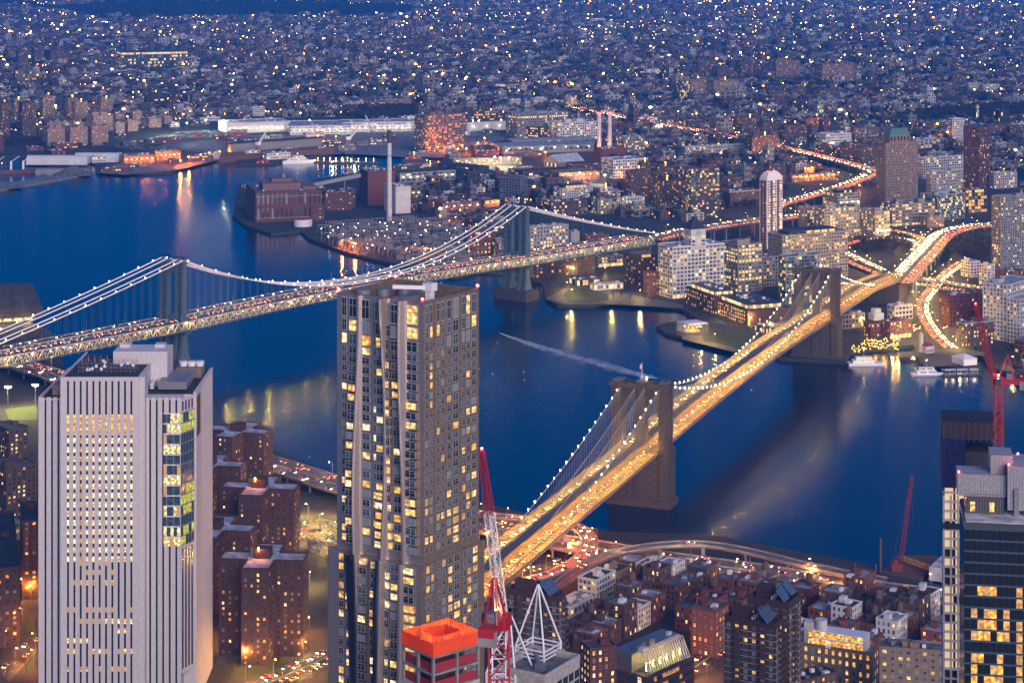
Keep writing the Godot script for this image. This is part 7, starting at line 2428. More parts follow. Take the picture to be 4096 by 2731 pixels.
func lit_top_house() -> void:
	var g := [162.9,-1034.6,10.99,36.1,64.5,26.0]
	var root := building("lit_top_house", "brick corner block whose two glass top floors glow gold", "building", "", g, "redbrick", {"share": 0.75, "lit": ["light_warm", "light_amber"], "gear": "v", "wall": "brick_tan", "fh": 4.2, "bay": 3.6})
	var w: float = g[2]
	var d: float = g[3]
	var h: float = g[5]
	var b := MB.new()
	b.block(-w / 2 + 1.0, w / 2 - 1, h, h + 7.6, -d / 2 + 1, d / 2 - 4)
	part("penthouse", b, M.metal_white, root)
	for j in 2:
		for i in 9:
			var z := -d / 2 + 3 + (i + 0.5) * (d - 8) / 9
			b = MB.new()
			b.block(-w / 2 + 0.92, -w / 2 + 1.0, h + 0.5 + j * 3.7, h + 3.4 + j * 3.7, z - (d - 8) / 19.5, z + (d - 8) / 19.5)
			part("penthouse_window", b, M.light_amber if (i + j) % 3 else M.light_warm, root)
	b = MB.new()
	b.tube(Vector3(-w / 2 + 4, h, -d / 2 + 9), Vector3(-w / 2 + 4, h + 12.5, -d / 2 + 9), 3.0, 3.0, 16)
	part("stair_drum", b, M.white_wall, root)
	b = MB.new()
	b.block(-w / 2 + 1, -w / 2 + 6, h, h + 11, -d / 2 + 1, -d / 2 + 5.5)
	part("stair_house", b, M.white_wall, root)

func barge_crane() -> void:
	var at := Vector3(230.1,2,-1246.7)
	var tip := Vector3(245.1,51.1,-1275.0)
	var root := thing("crawler_crane", "maroon crawler crane with a raised lattice boom on the work barge", "crane", at)
	var b := MB.new()
	b.block(-3.5, 3.5, 0, 1.3, -1.2, 1.2)
	b.block(-3.5, 3.5, 0, 1.3, 2.4, 4.4)
	part("crawler_track", b, M.steel_dark, root)
	b = MB.new()
	b.block(-3.6, 3.0, 1.3, 4.6, -1.0, 4.2)
	b.block(-2.0, 0.6, 4.6, 6.4, 0, 3)
	part("machine_house", b, M.paint_maroon, root)
	b = MB.new()
	lattice(b, Vector3(2, 3, 1.6), tip - at, 2.2, 1.4, 3.2, 0.3)
	part("boom", b, M.paint_maroon, root)
	b = MB.new()
	b.beam(Vector3(-3, 5, 1.6), tip - at, 0.15, 0.15)
	b.beam(tip - at, (tip - at) * Vector3(1, 0.35, 1), 0.1, 0.1)
	part("hoist_rope", b, M.steel_dark, root)
	b = MB.new()
	b.prism(pv([219.1,-1240.9,236.2,-1277.2,261.1,-1277.2,252.2,-1250.9,240.8,-1228.4]), -1, 1.6)
	single("work_barge", b, M.steel_rust, "rust brown flat work barge moored at the near bank", "barge")
	var a := Vector3(237.4,2.2,-1264.8)
	var c := Vector3(258.5,5,-1222.9)
	b = MB.new()
	lattice(b, a + Vector3(0, 1.2, 0), c + Vector3(0, 1, 0), 2.2, 2.6, 3.0, 0.3)
	single("lowered_boom", b, M.paint_yellow, "yellow lattice crane boom lying lowered across the barge", "crane boom")
	b = MB.new()
	b.prism(pv([246.2,-1229.4,260.1,-1255.3,275.4,-1249.4,266.6,-1221.0]), 1.0, 9.0)
	single("pier_shed", b, M.roof_snow, "flat pale pier shed behind the yellow boom", "shed")
	var i := 0
	for q in [Vector3(220.1,1,-1242.9),Vector3(205.4,1,-1247.1),Vector3(217.0,1,-1241.5)]:
		b = MB.new()
		b.tube(q + Vector3(0, -2, 0), q + Vector3(0, [21.0, 5.0, 6.0][i], 0), 0.6, 0.6, 8)
		single("mooring_pile", b, M.steel_rust, ["tall rusty mooring pile rising beside the work barge", "stub of a mooring pile beyond the ramp end", "low mooring pile next to the tall rusty one"][i], "pile")
		i += 1

func near_bank() -> void:
	mat("net_orange", 0.85, 0.13, 0.03, 0.7)
	M.net_orange.backlight_enabled = true
	M.net_orange.backlight = lin(0.8, 0.12, 0.03)
	mat("plant_clad", 0.42, 0.42, 0.45, 0.5, M.stone_pale.albedo_texture, 0.1)
	mat("net_red", 0.30, 0.02, 0.03, 0.8)
	mat("solar", 0.10, 0.14, 0.22, 0.25)
	mat("turf_lit", 0.16, 0.22, 0.04, 0.9, M.lawn.albedo_texture, 0.1)  # brightened copy of the lawn, lamplight put into the turf colour
	mat("glass_mirror", 0.012, 0.016, 0.022, 0.06)
	M.glass_mirror.metallic_specular = 1.0
	mat("form_dark", 0.03, 0.028, 0.04, 0.8)
	mat("steel_rust", 0.13, 0.06, 0.04, 0.85)
	glow("light_site", 1.0, 0.72, 0.42, 0.7)
	net_building()
	tower_crane("red and white luffing crane with a white jib beside the rippled tower", Vector3(-2.6, 3, -420), 243.0, 2.7, Vector3(-6.04,279.3,-416.0), Vector3(-0.3, 0, 1.0), true)
	tower_crane("all red luffing crane above the blue netted tower", Vector3(173.3,3,-742.0), 222.1, 2.7, Vector3(163.6,251.5,-735.0), Vector3(0.85, 0, 0.2), false)
	pyramid_frames()
	solar_tower("dark brick balcony tower with three sloped solar arrays behind the white pyramids", [11.18,-957.5,7.39,26.6,62.0,77.0])
	solar_tower("dark brick balcony tower with solar arrays standing lowest among brick lanes", [107.7,-928.9,9.03,24.1,62.0,74.0])
	solar_tower("dark brick balcony tower with solar arrays rising behind its lower twin", [118.7,-940.9,15.5,19.4,62.0,80.0])
	school()
	lit_top_house()
	glass_tower()
	netted_tower()
	barge_crane()
	for q in [["tan_apartments","tan brick apartment block with paired windows and a vent studded roof","building","",[194.5,-980.6,42.0,12.0,-11.14,44.0],"tan",{"bay":3.6,"share":0.2,"gear":"bvv","fh":2.9}],["dark_roof_block","block with a broad black flat roof below the lit lane","building","",[136.6,-980.8,33.1,12.0,34.0,30.0],"brown",{"roof":"roof_tar","gear":"v"}],["brick_block","tall brick block with dark cornice and lit shop fronts on the lane","building","",[104.8,-1102.0,15.8,14.2,57.0,23.6],"redbrick",{"share":0.25,"fh":3.6,"gear":"bv"}],["white_block","white rendered block with black shutters facing the ramps","building","",[48.1,-1181.1,21.5,12.0,57.0,16.3],"white",{"share":0.2,"fh":3.3,"bay":2.8,"gear":"bv","roof":"roof_tar"}],["brick_hotel","brick hotel with many lit windows below the campus building","building","",[41.1,-989.6,13.6,12.0,20.0,42.0],"redbrick",{"share":0.6,"fh":3.4,"bay":3.2,"gear":"b"}],["white_cubes","white cube house with roof terraces next to the solar tower","building","",[33.4,-1155.9,25.6,12.0,57.0,9.55],"white",{"share":0.08,"gear":"bv"}],["brown_apartments","brown brick apartment block with stepped dark roof beside the ball field","building","",[-328.0,-1367.9,21.7,25.1,40.0,32.0],"brown",{"wall":"brick_brown","share":0.25,"gear":"bt"}],["brown_apartments","brown brick apartment wing with a chimney stack near the ball field","building","",[-366.2,-1518.4,14.9,27.8,40.0,20.9],"brown",{"wall":"brick_brown","share":0.22,"gear":"b"}],["brown_tower","dark brown tower next to the slab tower foot","tower block","",[-280.0,-1207.3,9.03,40.5,15.0,44.6],"darkbrick",{"wall":"brick_estate","share":0.2,"fh":2.85,"gear":"b"}],["brown_tower","dark brown tower with orange light at its foot","tower block","",[-283.1,-1161.8,12.8,110.0,15.0,41.6],"darkbrick",{"wall":"brick_estate","share":0.22,"fh":2.85,"gear":"b"}],["red_chapel","red brick gabled house with pale trim below the blue roofs","building","",[-304.9,-1260.8,8.86,15.2,30.0,10.47],"redbrick",{"share":0.15,"gear":"v"}],["pale_roof_hall","low hall with a wide snow pale roof","building","",[-316.7,-1309.4,11.04,15.9,30.0,10.87],"grey",{"roof":"roof_pale","share":0.2,"gear":"v"}]]: building(q[0], q[1], q[2], q[3], q[4], q[5], q[6])
	old_quarter()

# ---------------------------------------------------------------- far bank details
func local_box(b: Array, y0: float) -> Transform3D:
	return Transform3D(Basis(Vector3.UP, deg_to_rad(b[4])), Vector3(b[0], y0, b[1]))

func find(stem: String) -> Node3D:
	return get_node(stem)

func clock_tower() -> void:
	var g := [188.6,-2191.7,63.7,28.7,27.0,53.4]
	var root := find("clock_tower_building")
	var w: float = g[2]
	var d: float = g[3]
	var h: float = g[5]
	var b := MB.new()
	var x0 := -w / 2 + w * 0.355
	var x1 := x0 + w * 0.285
	var z1 := d / 2 + 0.3
	var z0 := z1 - 16.0
	b.block(x0, x1, h - 3, h + 17.0, z0, z1)
	b.block(x0 - 0.4, x1 + 0.4, h + 16.4, h + 17.2, z0 - 0.4, z1 + 0.4)
	part("clock_stage", b, M.white_wall, root)
	b = MB.new()
	var c := Vector3((x0 + x1) / 2, 0, (z0 + z1) / 2)
	var lo := [Vector3(x0 - 0.5, h + 17.2, z1 + 0.5), Vector3(x1 + 0.5, h + 17.2, z1 + 0.5), Vector3(x1 + 0.5, h + 17.2, z0 - 0.5), Vector3(x0 - 0.5, h + 17.2, z0 - 0.5)]
	var hi := []
	for p in lo: hi.append(c + (p - c) * Vector3(0.3, 1, 0.3) + Vector3(0, 9.5, 0))
	for i in 4: b.quad(lo[i], lo[(i + 1) % 4], hi[(i + 1) % 4], hi[i])
	b.block(c.x - 2.6, c.x + 2.6, h + 26.5, h + 29.5, c.z - 2.2, c.z + 2.2)
	part("pyramid_roof", b, M.roof_tar, root)
	for f in 2:
		b = MB.new()
		var o := Vector3(c.x, h + 12.6, z1 + 0.1) if f == 0 else Vector3(x0 - 0.1, h + 12.6, c.z)
		var nrm := Vector3(0, 0, 0.25) if f == 0 else Vector3(-0.25, 0, 0)
		b.tube(o, o + nrm, 2.9, 2.9, 20)
		var dial := part("clock_face", b, M.clock_face, root)
		b = MB.new()
		var sd := Vector3(1, 0, 0) if f == 0 else Vector3(0, 0, 1)
		for i in 12:
			var a := TAU * i / 12
			b.obox(o + nrm * 1.1 + sd * sin(a) * 2.4 + Vector3(0, cos(a) * 2.4, 0), sd * 0.18, Vector3(0, 0.3, 0), nrm * 0.2)
		b.beam(o + nrm * 1.2, o + nrm * 1.2 + Vector3(0, 2.0, 0), 0.25, 0.25)
		b.beam(o + nrm * 1.2, o + nrm * 1.2 + sd * -1.3 + Vector3(0, 0.5, 0), 0.25, 0.25)
		part("clock_hands", b, M.steel_dark, dial)
	for i in 3:
		for j in 3:
			var t := Transform3D(Basis.from_scale(Vector3(3.6 if i != 1 else 1.2, 2.4, 1)), Vector3(lerpf(x0 + 3, x1 - 3, i / 2.0), h + 0.5 + j * 4.2, z1))
			var o := inst("window", sash_unit, root, t, M.light_warm if j == 2 or i == 1 else M.glass_dark)
			o.set_surface_override_material(1, M.frame_white)
			t = Transform3D(Basis(Vector3.UP, -PI / 2) * Basis.from_scale(Vector3(3.0 if i != 1 else 1.2, 2.4, 1)), Vector3(x0, h + 0.5 + j * 4.2, lerpf(z0 + 2.4, z1 - 2.4, i / 2.0)))
			o = inst("window", sash_unit, root, t, M.light_warm if j == 2 else M.glass_dark)
			o.set_surface_override_material(1, M.frame_white)

func arched_window() -> ArrayMesh:
	var b := MB.new()
	b.quad(Vector3(-0.5, -0.5, 0.05), Vector3(0.5, -0.5, 0.05), Vector3(0.5, 0.25, 0.05), Vector3(-0.5, 0.25, 0.05))
	for i in 6:
		var a := PI * i / 6
		var c := PI * (i + 1) / 6
		b.tri(Vector3(0, 0.25, 0.05), Vector3(cos(a) * 0.5, 0.25 + sin(a) * 0.25, 0.05), Vector3(cos(c) * 0.5, 0.25 + sin(c) * 0.25, 0.05))
	return b.mesh()

func old_stores() -> void:
	var aw := arched_window()
	var k := 0
	for g in [[202.6,-2108.1,27.3,64.5,21.0,17.5],[235.3,-2060.0,46.3,78.8,21.0,14.0]]:
		var root := box_root("brick_store", ["long dark brick river store with glowing arched windows and a glass roof pavilion", "lower brick river store with gold arched windows and a roof terrace"][k], "warehouse", g)
		var w: float = g[2]
		var d: float = g[3]
		var h: float = g[5]
		rng.seed = 500 + k
		wall_block(root, w, h, d, M.brick_store, M.roof_tar)
		var nr := 4
		for f in [[d, 0], [w, 1]]:
			var n := roundi(f[0] / 4.0)
			for i in n:
				for j in nr:
					if f[1] == 1 and (j > 1 or i % 3): continue
					var u: float = -f[0] / 2 + (i + 0.5) * f[0] / n
					var y := (j + 0.55) * h / nr
					var t := Transform3D(Basis(Vector3.UP, -PI / 2) * Basis.from_scale(Vector3(1.2, 2.2, 1)), Vector3(-w / 2, y, u)) if f[1] == 0 else Transform3D(Basis.from_scale(Vector3(1.3, 2.3, 1)), Vector3(u, y, d / 2))
					inst("arched_window", aw, root, t, M.light_warm if rng.randf() < (0.75 if k else 0.6) else M.glass_dark)
		var b := MB.new()
		var pw := w * 0.42
		b.block(-pw, pw, h + 4.6, h + 5.2, -d * 0.42, d * 0.42)
		b.block(-pw + 1, pw - 1, h, h + 4.6, -d * 0.4, d * 0.4)
		part("roof_pavilion", b, M.steel_dark, root)
		for i in 14:
			b = MB.new()
			var z := lerpf(-d * 0.39, d * 0.39, (i + 0.5) / 14)
			b.block(-pw + 0.9, -pw + 1.0, h + 1.2, h + 4.2, z - d * 0.026, z + d * 0.026)
			part("pavilion_window", b, M.light_white if rng.randf() < 0.75 else M.light_dim, root)
		for i in 8:
			b = MB.new()
			var x := lerpf(-pw + 1.5, pw - 1.5, (i + 0.5) / 8)
			b.block(x - pw * 0.1, x + pw * 0.1, h + 1.0, h + 4.2, d * 0.4, d * 0.4 + 0.1)
			part("pavilion_window", b, M.light_white if rng.randf() < 0.75 else M.light_dim, root)
		roof_gear(root, pw * 1.6, d * 0.7, h + 5.2, M.metal_grey, "v")
		k += 1
	# glass carousel pavilion
	var g := [172.3,-1988.5,22.0,20.4,27.0,9]
	var root := box_root("glass_pavilion", "square glass pavilion glowing gold on a river terrace", "pavilion", g)
	var w: float = g[2]
	var d: float = g[3]
	var b := MB.new()
	b.block(-w / 2, w / 2, 8.2, 8.9, -d / 2, d / 2)
	b.tube(Vector3(0, 8.9, 0), Vector3(0, 9.6, 0), w * 0.36, w * 0.36, 20)
	part("roof", b, M.metal_white, root)
	for i in 14:
		for f in 2:
			b = MB.new()
			var u := lerpf(-w / 2, w / 2, i / 13.0)
			b.box(Vector3(u, 4.1, d / 2) if f == 0 else Vector3(-w / 2, 4.1, u * d / w), Vector3(0.16, 8.2, 0.16))
			part("post", b, M.paint_white, root)
	b = MB.new()
	b.tube(Vector3(0, 0.4, 0), Vector3(0, 1.0, 0), w * 0.36, w * 0.36, 20)
	b.tube(Vector3(0, 5.4, 0), Vector3(0, 6.4, 0), w * 0.36, w * 0.2, 20)
	part("carousel", b, M.paint_yellow, root)
	for i in 12:
		b = MB.new()
		var a := TAU * i / 12
		b.ball(Vector3(cos(a) * w * 0.36, 5.2, sin(a) * w * 0.36), 0.3, 6, 4)
		part("carousel_lamp", b, M.lamp_gold, root)
	light(root.to_global(Vector3(0, 4.4, 0)), Color(1, 0.72, 0.25), 190.0, 0.6)

func parks_and_piers() -> void:
	var b := MB.new()
	for q in [[54.2,-2187.6,59.7,-2223.3,78.5,-2227.8,101.7,-2192.0,100.0,-2157.3,78.4,-2140.3,57.7,-2148.8],[178.4,-1963.0,194.5,-1988.1,213.5,-1984.5,230.2,-1973.7,223.0,-1935.2,206.6,-1908.1,179.2,-1942.0]]:
		b = MB.new()
		b.flat(pv(q), 3.08)
		structure("lawn", b, M.lawn)
	for q in [[161.5,-1973.7,178.7,-1966.6,206.2,-1904.7,203.1,-1888.2,159.4,-1949.0],[34.1,-2165.8,53.4,-2218.7,62.2,-2255.5,111.7,-2209.7,151.1,-2157.3,174.9,-2132.0,173.2,-2111.3,107.8,-2132.0,57.3,-2132.0],[371.5,-1881.7,401.7,-1881.7,391.5,-1831.1,360.3,-1825.0],[349.1,-1888.2,408.6,-1908.1,430.7,-1888.2,426.4,-1875.2,348.2,-1868.8]]:
		b = MB.new()
		b.flat(pv(q), 3.04)
		structure("promenade", b, M.paving)
	b = MB.new()
	b.flat(pv([-137.2,-1325.1,-125.2,-1354.7,-109.7,-1341.4,-97.4,-1287.5,-112.6,-1266.6,-133.9,-1293.6]), 3.04)
	structure("car_park", b, M.paving)
	b = MB.new()
	b.flat(pv([-405.2,-1663.5,-382.6,-1676.3,-371.7,-1628.7,-392.1,-1623.8]), 3.05)
	structure("ball_field", b, M.lawn_field)
	for q in [[-262.4,-1068.0,-259.0,-1091.5,-254.7,-1116.1,-251.6,-1102.6,-253.9,-1076.4,-255.4,-1057.6],[-156.7,-1104.8,-140.8,-1107.1,-133.3,-1095.9,-153.6,-1082.9],[-150.6,-1061.8,-120.8,-1065.9,-98.9,-1120.7,-98.1,-1111.6,-116.8,-1070.1,-148.7,-1053.6]]:
		b = MB.new()
		b.flat(pv(q), 3.04)
		structure("pavement", b, M.paving)
	for q in [[-153.3,-1080.7,-131.3,-1091.5,-116.5,-1095.9,-122.7,-1070.1,-150.6,-1061.8],[-257.0,-1082.9,-250.9,-1095.9,-245.7,-1076.4,-251.7,-1070.1],[-269.4,-1141.8,-263.4,-1153.9,-256.8,-1125.3,-262.5,-1116.1]]:
		b = MB.new()
		b.flat(pv(q), 3.03)
		structure("lawn", b, M.lawn)
	# floodlights of the ball field
	var fl := [Vector3(-402.8,3,-1663.5),Vector3(-403.4,3,-1623.8),Vector3(-382.6,3,-1671.1)]
	var lab := ["tall floodlight blazing white over the ball field", "floodlight mast at the near corner of the ball field", "floodlight mast behind the slab tower corner"]
	for i in 3:
		var root := thing("floodlight_mast", lab[i], "floodlight", fl[i])
		b = MB.new()
		b.tube(Vector3.ZERO, Vector3(0, 17, 0), 0.35, 0.2, 8)
		b.box(Vector3(0, 17, 0), Vector3(4.4, 0.3, 0.3))
		part("mast", b, M.metal_grey, root)
		for k in 4:
			b = MB.new()
			b.box(Vector3(-1.8 + k * 1.2, 17.7, 0.1), Vector3(0.95, 0.95, 0.4))
			part("floodlight", b, M.lamp_flood, root)
		light(fl[i] + Vector3(0, 17.5, 1.2), Color(1.0, 0.93, 0.62), 1200.0, 0.8)
	# lit river pavilions
	for q in [["white river pavilion with a long row of lit windows",[101.1,-2226.7,33.8,12.0,20.0,6],"white"],["dark canopied pavilion with a glowing eave beside the lawn",[78.6,-2254.6,27.0,21.2,20.0,6.5],"glass"],["roofless brick store glowing along its wall top next to the river stores",[251.5,-1985.3,35.2,19.2,24.0,7],"redbrick"]]:
		building("river_pavilion", q[0], "pavilion", "", q[1], q[2], {"share": 0.75, "lit": ["light_white", "light_warm"], "gear": "v", "fh": 6.0, "bay": 3.4, "par": 0.4})

func boats() -> void:
	# hull: x forward
	for q in [["ferry_boat","white and blue catamaran ferry lying at the landing",Vector3(360.4,0,-1803.2),7,29.0,8,"ferry"],["restaurant_boat","lit white barge restaurant with rows of golden windows",Vector3(314.1,0,-1848.7),3,32.0,10,"diner"],["white_ship","white patrol ship moored at the floating dock",Vector3(-354.1,0,-3466.6),20.0,58.0,10,"ship"],["dark_barge","dark barge with lit deck works at the quay",Vector3(-299.5,0,-3477.6),0,62.0,12.0,"barge"],["tug_boat","small dark tug boat with a lamp beside the floating dock",Vector3(-409.5,0,-3444.8),-8,34.0,9,"tug"],["cargo_ship","black and red cargo ship with deck cranes at the gravel pier",Vector3(-808.6,0,-3319.9),18.0,95.0,16.0,"cargo"],["dark_barge","black barge lying across the head of the basin",Vector3(-261.8,0,-3466.6),3,78.0,13.0,"barge"],["work_boat","low work boat with orange rails in the basin",Vector3(-162.5,0,-3510.9),4,46.0,9,"tug"],["white_yacht","small white yacht by the black roofed sheds",Vector3(-138.1,0,-3391.7),-15.0,24.0,7,"ferry"]]:
		var root := thing(q[0], q[1], "boat", q[2], deg_to_rad(q[3]))
		var l: float = q[4] / 2
		var w: float = q[5] / 2
		var kind: String = q[6]
		var fb := 2.2 if kind in ["ferry", "diner"] else (5.5 if kind in ["ship", "cargo"] else 3.0)
		var b := MB.new()
		var plan := pv([Vector2(-l, -w * 0.8), Vector2(-l, w * 0.8), Vector2(-l * 0.7, w), Vector2(l * 0.5, w), Vector2(l * 0.85, w * 0.5), Vector2(l, 0), Vector2(l * 0.85, -w * 0.5), Vector2(l * 0.5, -w), Vector2(-l * 0.7, -w)])
		if kind in ["barge", "diner"]: plan = pv([Vector2(-l, -w), Vector2(-l, w), Vector2(l, w), Vector2(l, -w)])
		b.prism(plan, -1.0, fb)
		part("hull", b, {"ferry": M.paint_white, "diner": M.paint_white, "ship": M.paint_white, "cargo": M.paint_maroon}.get(kind, M.steel_dark), root)
		if kind == "cargo":
			b = MB.new()
			var up := PackedVector2Array()
			for v in plan: up.append(v * 1.01)
			b.prism(up, 2.6, fb + 0.6)
			part("upper_hull", b, M.steel_dark, root)
			for x in [-l * 0.3, l * 0.2, l * 0.6]:
				b = MB.new()
				b.block(x - 1.5, x + 1.5, fb, fb + 14, -1.5, 1.5)
				b.beam(Vector3(x, fb + 13, 0), Vector3(x + 13, fb + 22, 3), 0.9, 0.9)
				part("deck_crane", b, M.metal_white, root)
		if kind in ["ferry", "ship", "cargo", "tug", "diner"]:
			var n := 2 if kind in ["ferry", "tug", "diner"] else 3
			for i in n:
				b = MB.new()
				var f := 1.0 - 0.24 * i
				var x0 := -l * 0.75 * f
				var x1 := l * 0.45 * f if kind != "cargo" else -l * 0.5
				b.block(x0, x1, fb + i * 2.6, fb + i * 2.6 + 2.5, -w * 0.75 * f, w * 0.75 * f)
				part("deck_house", b, M.paint_white if kind != "tug" else M.paint_red, root)
				for k in 8:
					b = MB.new()
					var x := lerpf(x0 + 0.8, x1 - 0.8, (k + 0.5) / 8)
					b.block(x - (x1 - x0) * 0.045, x + (x1 - x0) * 0.045, fb + i * 2.6 + 0.9, fb + i * 2.6 + 2.0, w * 0.75 * f, w * 0.75 * f + 0.06)
					part("window", b, M.light_warm if kind == "diner" or (k * 7 + i * 3) % 4 == 0 else M.glass_dark, root)
		if kind == "ferry":
			b = MB.new()
			b.block(-l * 0.95, l * 0.8, 0.3, 1.1, w + 0.02, w + 0.1)
			part("blue_stripe", b, M.paint_blue, root)
		b = MB.new()
		b.tube(Vector3(-l * 0.1, fb, 0), Vector3(-l * 0.1, fb + 11, 0), 0.2, 0.1, 6)
		part("mast", b, M.metal_white, root)
		var lamps := 1 if kind != "barge" else 6
		for i in lamps:
			b = MB.new()
			var x := -l * 0.1 if lamps == 1 else lerpf(-l * 0.8, l * 0.8, i / 5.0)
			b.ball(Vector3(x, fb + (11.3 if lamps == 1 else 5.0), 0), 0.35, 6, 4)
			b.block(x - 0.05, x + 0.05, fb, fb + 4.9, -0.05, 0.05)
			part("deck_lamp", b, M.lamp_warm, root)
		if lamps > 1: light(q[2] + Vector3(0, 9, 3), Color(1, 0.85, 0.5), 2200.0, 0.6)
	# foam trail left by a passing boat
	for q in [[[Vector3(-10.31,0,-1992.9),Vector3(17.0,0,-1943.5),Vector3(43.2,0,-1903.1),Vector3(74.5,0,-1858.1),Vector3(104.4,0,-1815.1),Vector3(122.0,0,-1794.4)],[1,7,10,13.0,10,4]]]:
		var b := MB.new()
		var p := smooth(q[0], 10)
		rng.seed = 9
		for k in 1500 if p.size() > 35 else 90:
			var f := rng.randf() * (p.size() - 1.01)
			var i := int(f)
			var o: Vector3 = p[i].lerp(p[i + 1], f - i)
			var g := f / 10.0
			var wd: float = lerpf(q[1][int(g)], q[1][mini(int(g) + 1, q[1].size() - 1)], g - int(g))
			var s := side_of(p, i)
			var dd: Vector3 = (p[i + 1] - p[i]).normalized()
			o += s * rng.randfn(0, 0.38) * wd + Vector3(0, 0.04 + rng.randf() * 0.03, 0)
			var ln := rng.randf_range(1.5, 7.0)
			var hw := rng.randf_range(0.12, 0.4)
			b.quad(o - s * hw * 0.2 - dd * ln, o - s * hw, o + dd * ln, o + s * hw)
		single("boat_wake", b, M.foam, "streak of pale foam left on the river by a passing boat", "wake", "", "stuff")

func power_works() -> void:
	var g := [-307.9,-2803.3,87.5,110.0,14.0,38.2]
	var root := find("power_station")
	var w: float = g[2]
	var d: float = g[3]
	var h: float = g[5]
	var b := MB.new()
	for q in [[-w * 0.36, w * 0.22, h, h + 9, -d * 0.1, d * 0.28], [-w * 0.2, w * 0.12, h + 9, h + 13, -d * 0.1, d * 0.12], [w * 0.24, w * 0.46, h, h + 4, -d * 0.2, d * 0.3]]:
		b = MB.new()
		b.block(q[0], q[1], q[2], q[3], q[4], q[5])
		part("roof_house", b, M.brick_peach2, root)
	b = MB.new()
	b.tube(Vector3(0, h + 9, 0), Vector3(0, h + 19, 0), 3.0, 3.0, 12)
	part("vent_drum", b, M.metal_grey, root)
	for y in [h * 0.86, h * 0.12]:
		b = MB.new()
		b.block(-w / 2 - 0.4, w / 2 + 0.4, y, y + 0.8, d / 2, d / 2 + 0.4)
		b.block(-w / 2 - 0.4, -w / 2, y, y + 0.8, -d / 2, d / 2)
		part("stone_band", b, M.stone_cream, root)
	# stacks
	for q in [["tall_stack","tall pale stack with a black top beside the white clad tower",Vector3(-162.4,54.6,-2755.0),Vector3(-162.4,122.3,-2755.0),3.6,2.8],["white_stack","white stack with red lights, one of a pair over the boiler house",Vector3(149.0,13.2,-3560.0),Vector3(149.0,77.7,-3560.0),4,3.4],["white_stack","white stack with red lights, one of a pair over the boiler house",Vector3(167.1,13.2,-3560.0),Vector3(167.1,77.7,-3560.0),4,3.4]]:
		var foot: Vector3 = Vector3(q[2].x, 3, q[2].z)
		var top: float = q[3].y - 3.0
		root = thing(q[0], q[1], "stack", foot, 0.0, "twin white stacks" if q[0] == "white_stack" else "")
		b = MB.new()
		b.tube(Vector3.ZERO, Vector3(0, top * 0.86, 0), q[4], lerpf(q[4], q[5], 0.86), 16)
		part("shaft", b, M.white_wall, root)
		b = MB.new()
		b.tube(Vector3(0, top * 0.86, 0), Vector3(0, top, 0), lerpf(q[4], q[5], 0.86), q[5], 16)
		part("stack_top", b, M.steel_dark if q[0] == "tall_stack" else M.white_wall, root)
		b = MB.new()
		b.tube(Vector3(0, top * 0.72, 0), Vector3(0, top * 0.725, 0), q[4] + 0.6, q[4] + 0.6, 16)
		part("ladder_ring", b, M.metal_grey, root)
		if q[0] == "white_stack":
			for k in 3:
				b = MB.new()
				b.ball(Vector3(-3.4 + k * 3.4, top - 2, 3.2), 0.75, 6, 4)
				part("warning_light", b, M.lamp_red, root)
			light(foot + Vector3(0, top, 8), Color(1, 0.1, 0.08), 60.0, 1.0)
			light(foot + Vector3(-6, 12, 14), Color(1, 0.5, 0.12), 500.0, 1.0)
	b = MB.new()
	b.beam(Vector3(-285.2,36.3,-2850.0), Vector3(-208.8,49.9,-2870.0), 6.0, 5.0)
	for q in [Vector3(-263.8,40.3,-2855.0),Vector3(-230.4,45.9,-2865.0)]: b.beam(q, Vector3(q.x, 3, q.z), 1.2, 1.2)
	single("conveyor_bridge", b, M.metal_grey, "pale enclosed conveyor bridge climbing to the power station", "conveyor")
	b = MB.new()
	var tk := Vector3(-271.6,3,-2705.3)
	b.tube(tk, tk + Vector3(0, 9, 0), 12, 12, 20)
	single("oil_tank", b, M.metal_white, "round white oil tank with a red rim at the power station", "tank")
	b = MB.new()
	b.tube(tk + Vector3(0, 9, 0), tk + Vector3(0, 9.6, 0), 12.1, 12.1, 20)
	part("rim", b, M.paint_red, get_node("oil_tank"))
	# switch yard: rows of steel gantries
	var yard := pv([-242.1,-2861.6,-175.7,-2884.3,-135.9,-2809.9,-80.7,-2795.5,-57.9,-2646.2,-20.1,-2523.7,-71.7,-2612.2,-52.6,-2481.4,-35.6,-2383.7,-78.4,-2373.3,-133.1,-2404.7,-205.8,-2515.7,-242.8,-2612.2])
	rng.seed = 44
	b = MB.new()
	b.beam(Vector3(-9, 0, 0), Vector3(-9, 11, 0), 0.5, 0.5)
	b.beam(Vector3(9, 0, 0), Vector3(9, 11, 0), 0.5, 0.5)
	b.beam(Vector3(-9, 10.6, 0), Vector3(9, 10.6, 0), 0.6, 0.8)
	for i in 6: b.beam(Vector3(-7.5 + i * 3, 10.4, 0), Vector3(-7.5 + i * 3, 7.2, 0), 0.25, 0.25)
	for i in 3: b.tube(Vector3(-6 + i * 6, 0, 3), Vector3(-6 + i * 6, 5, 3), 0.4, 0.25, 5)
	b.tube(Vector3(-9, 11, 0), Vector3(-9, 17, 0), 0.2, 0.08, 4)
	var gm := b.mesh()
	gm.surface_set_material(0, M.metal_grey)
	b = MB.new()
	b.block(-4, 4, 0, 4.5, -3, 3)
	b.block(-2.5, 2.5, 4.5, 6.5, -1, 1)
	var tm := b.mesh()
	tm.surface_set_material(0, M.concrete)
	b = MB.new()
	b.ball(Vector3(0, 6.5, 0), 0.36, 6, 4)
	var lm := b.mesh()
	lm.surface_set_material(0, M.lamp_yard)
	b = MB.new()
	b.block(-0.1, 0.1, 0, 6.2, -0.1, 0.1)
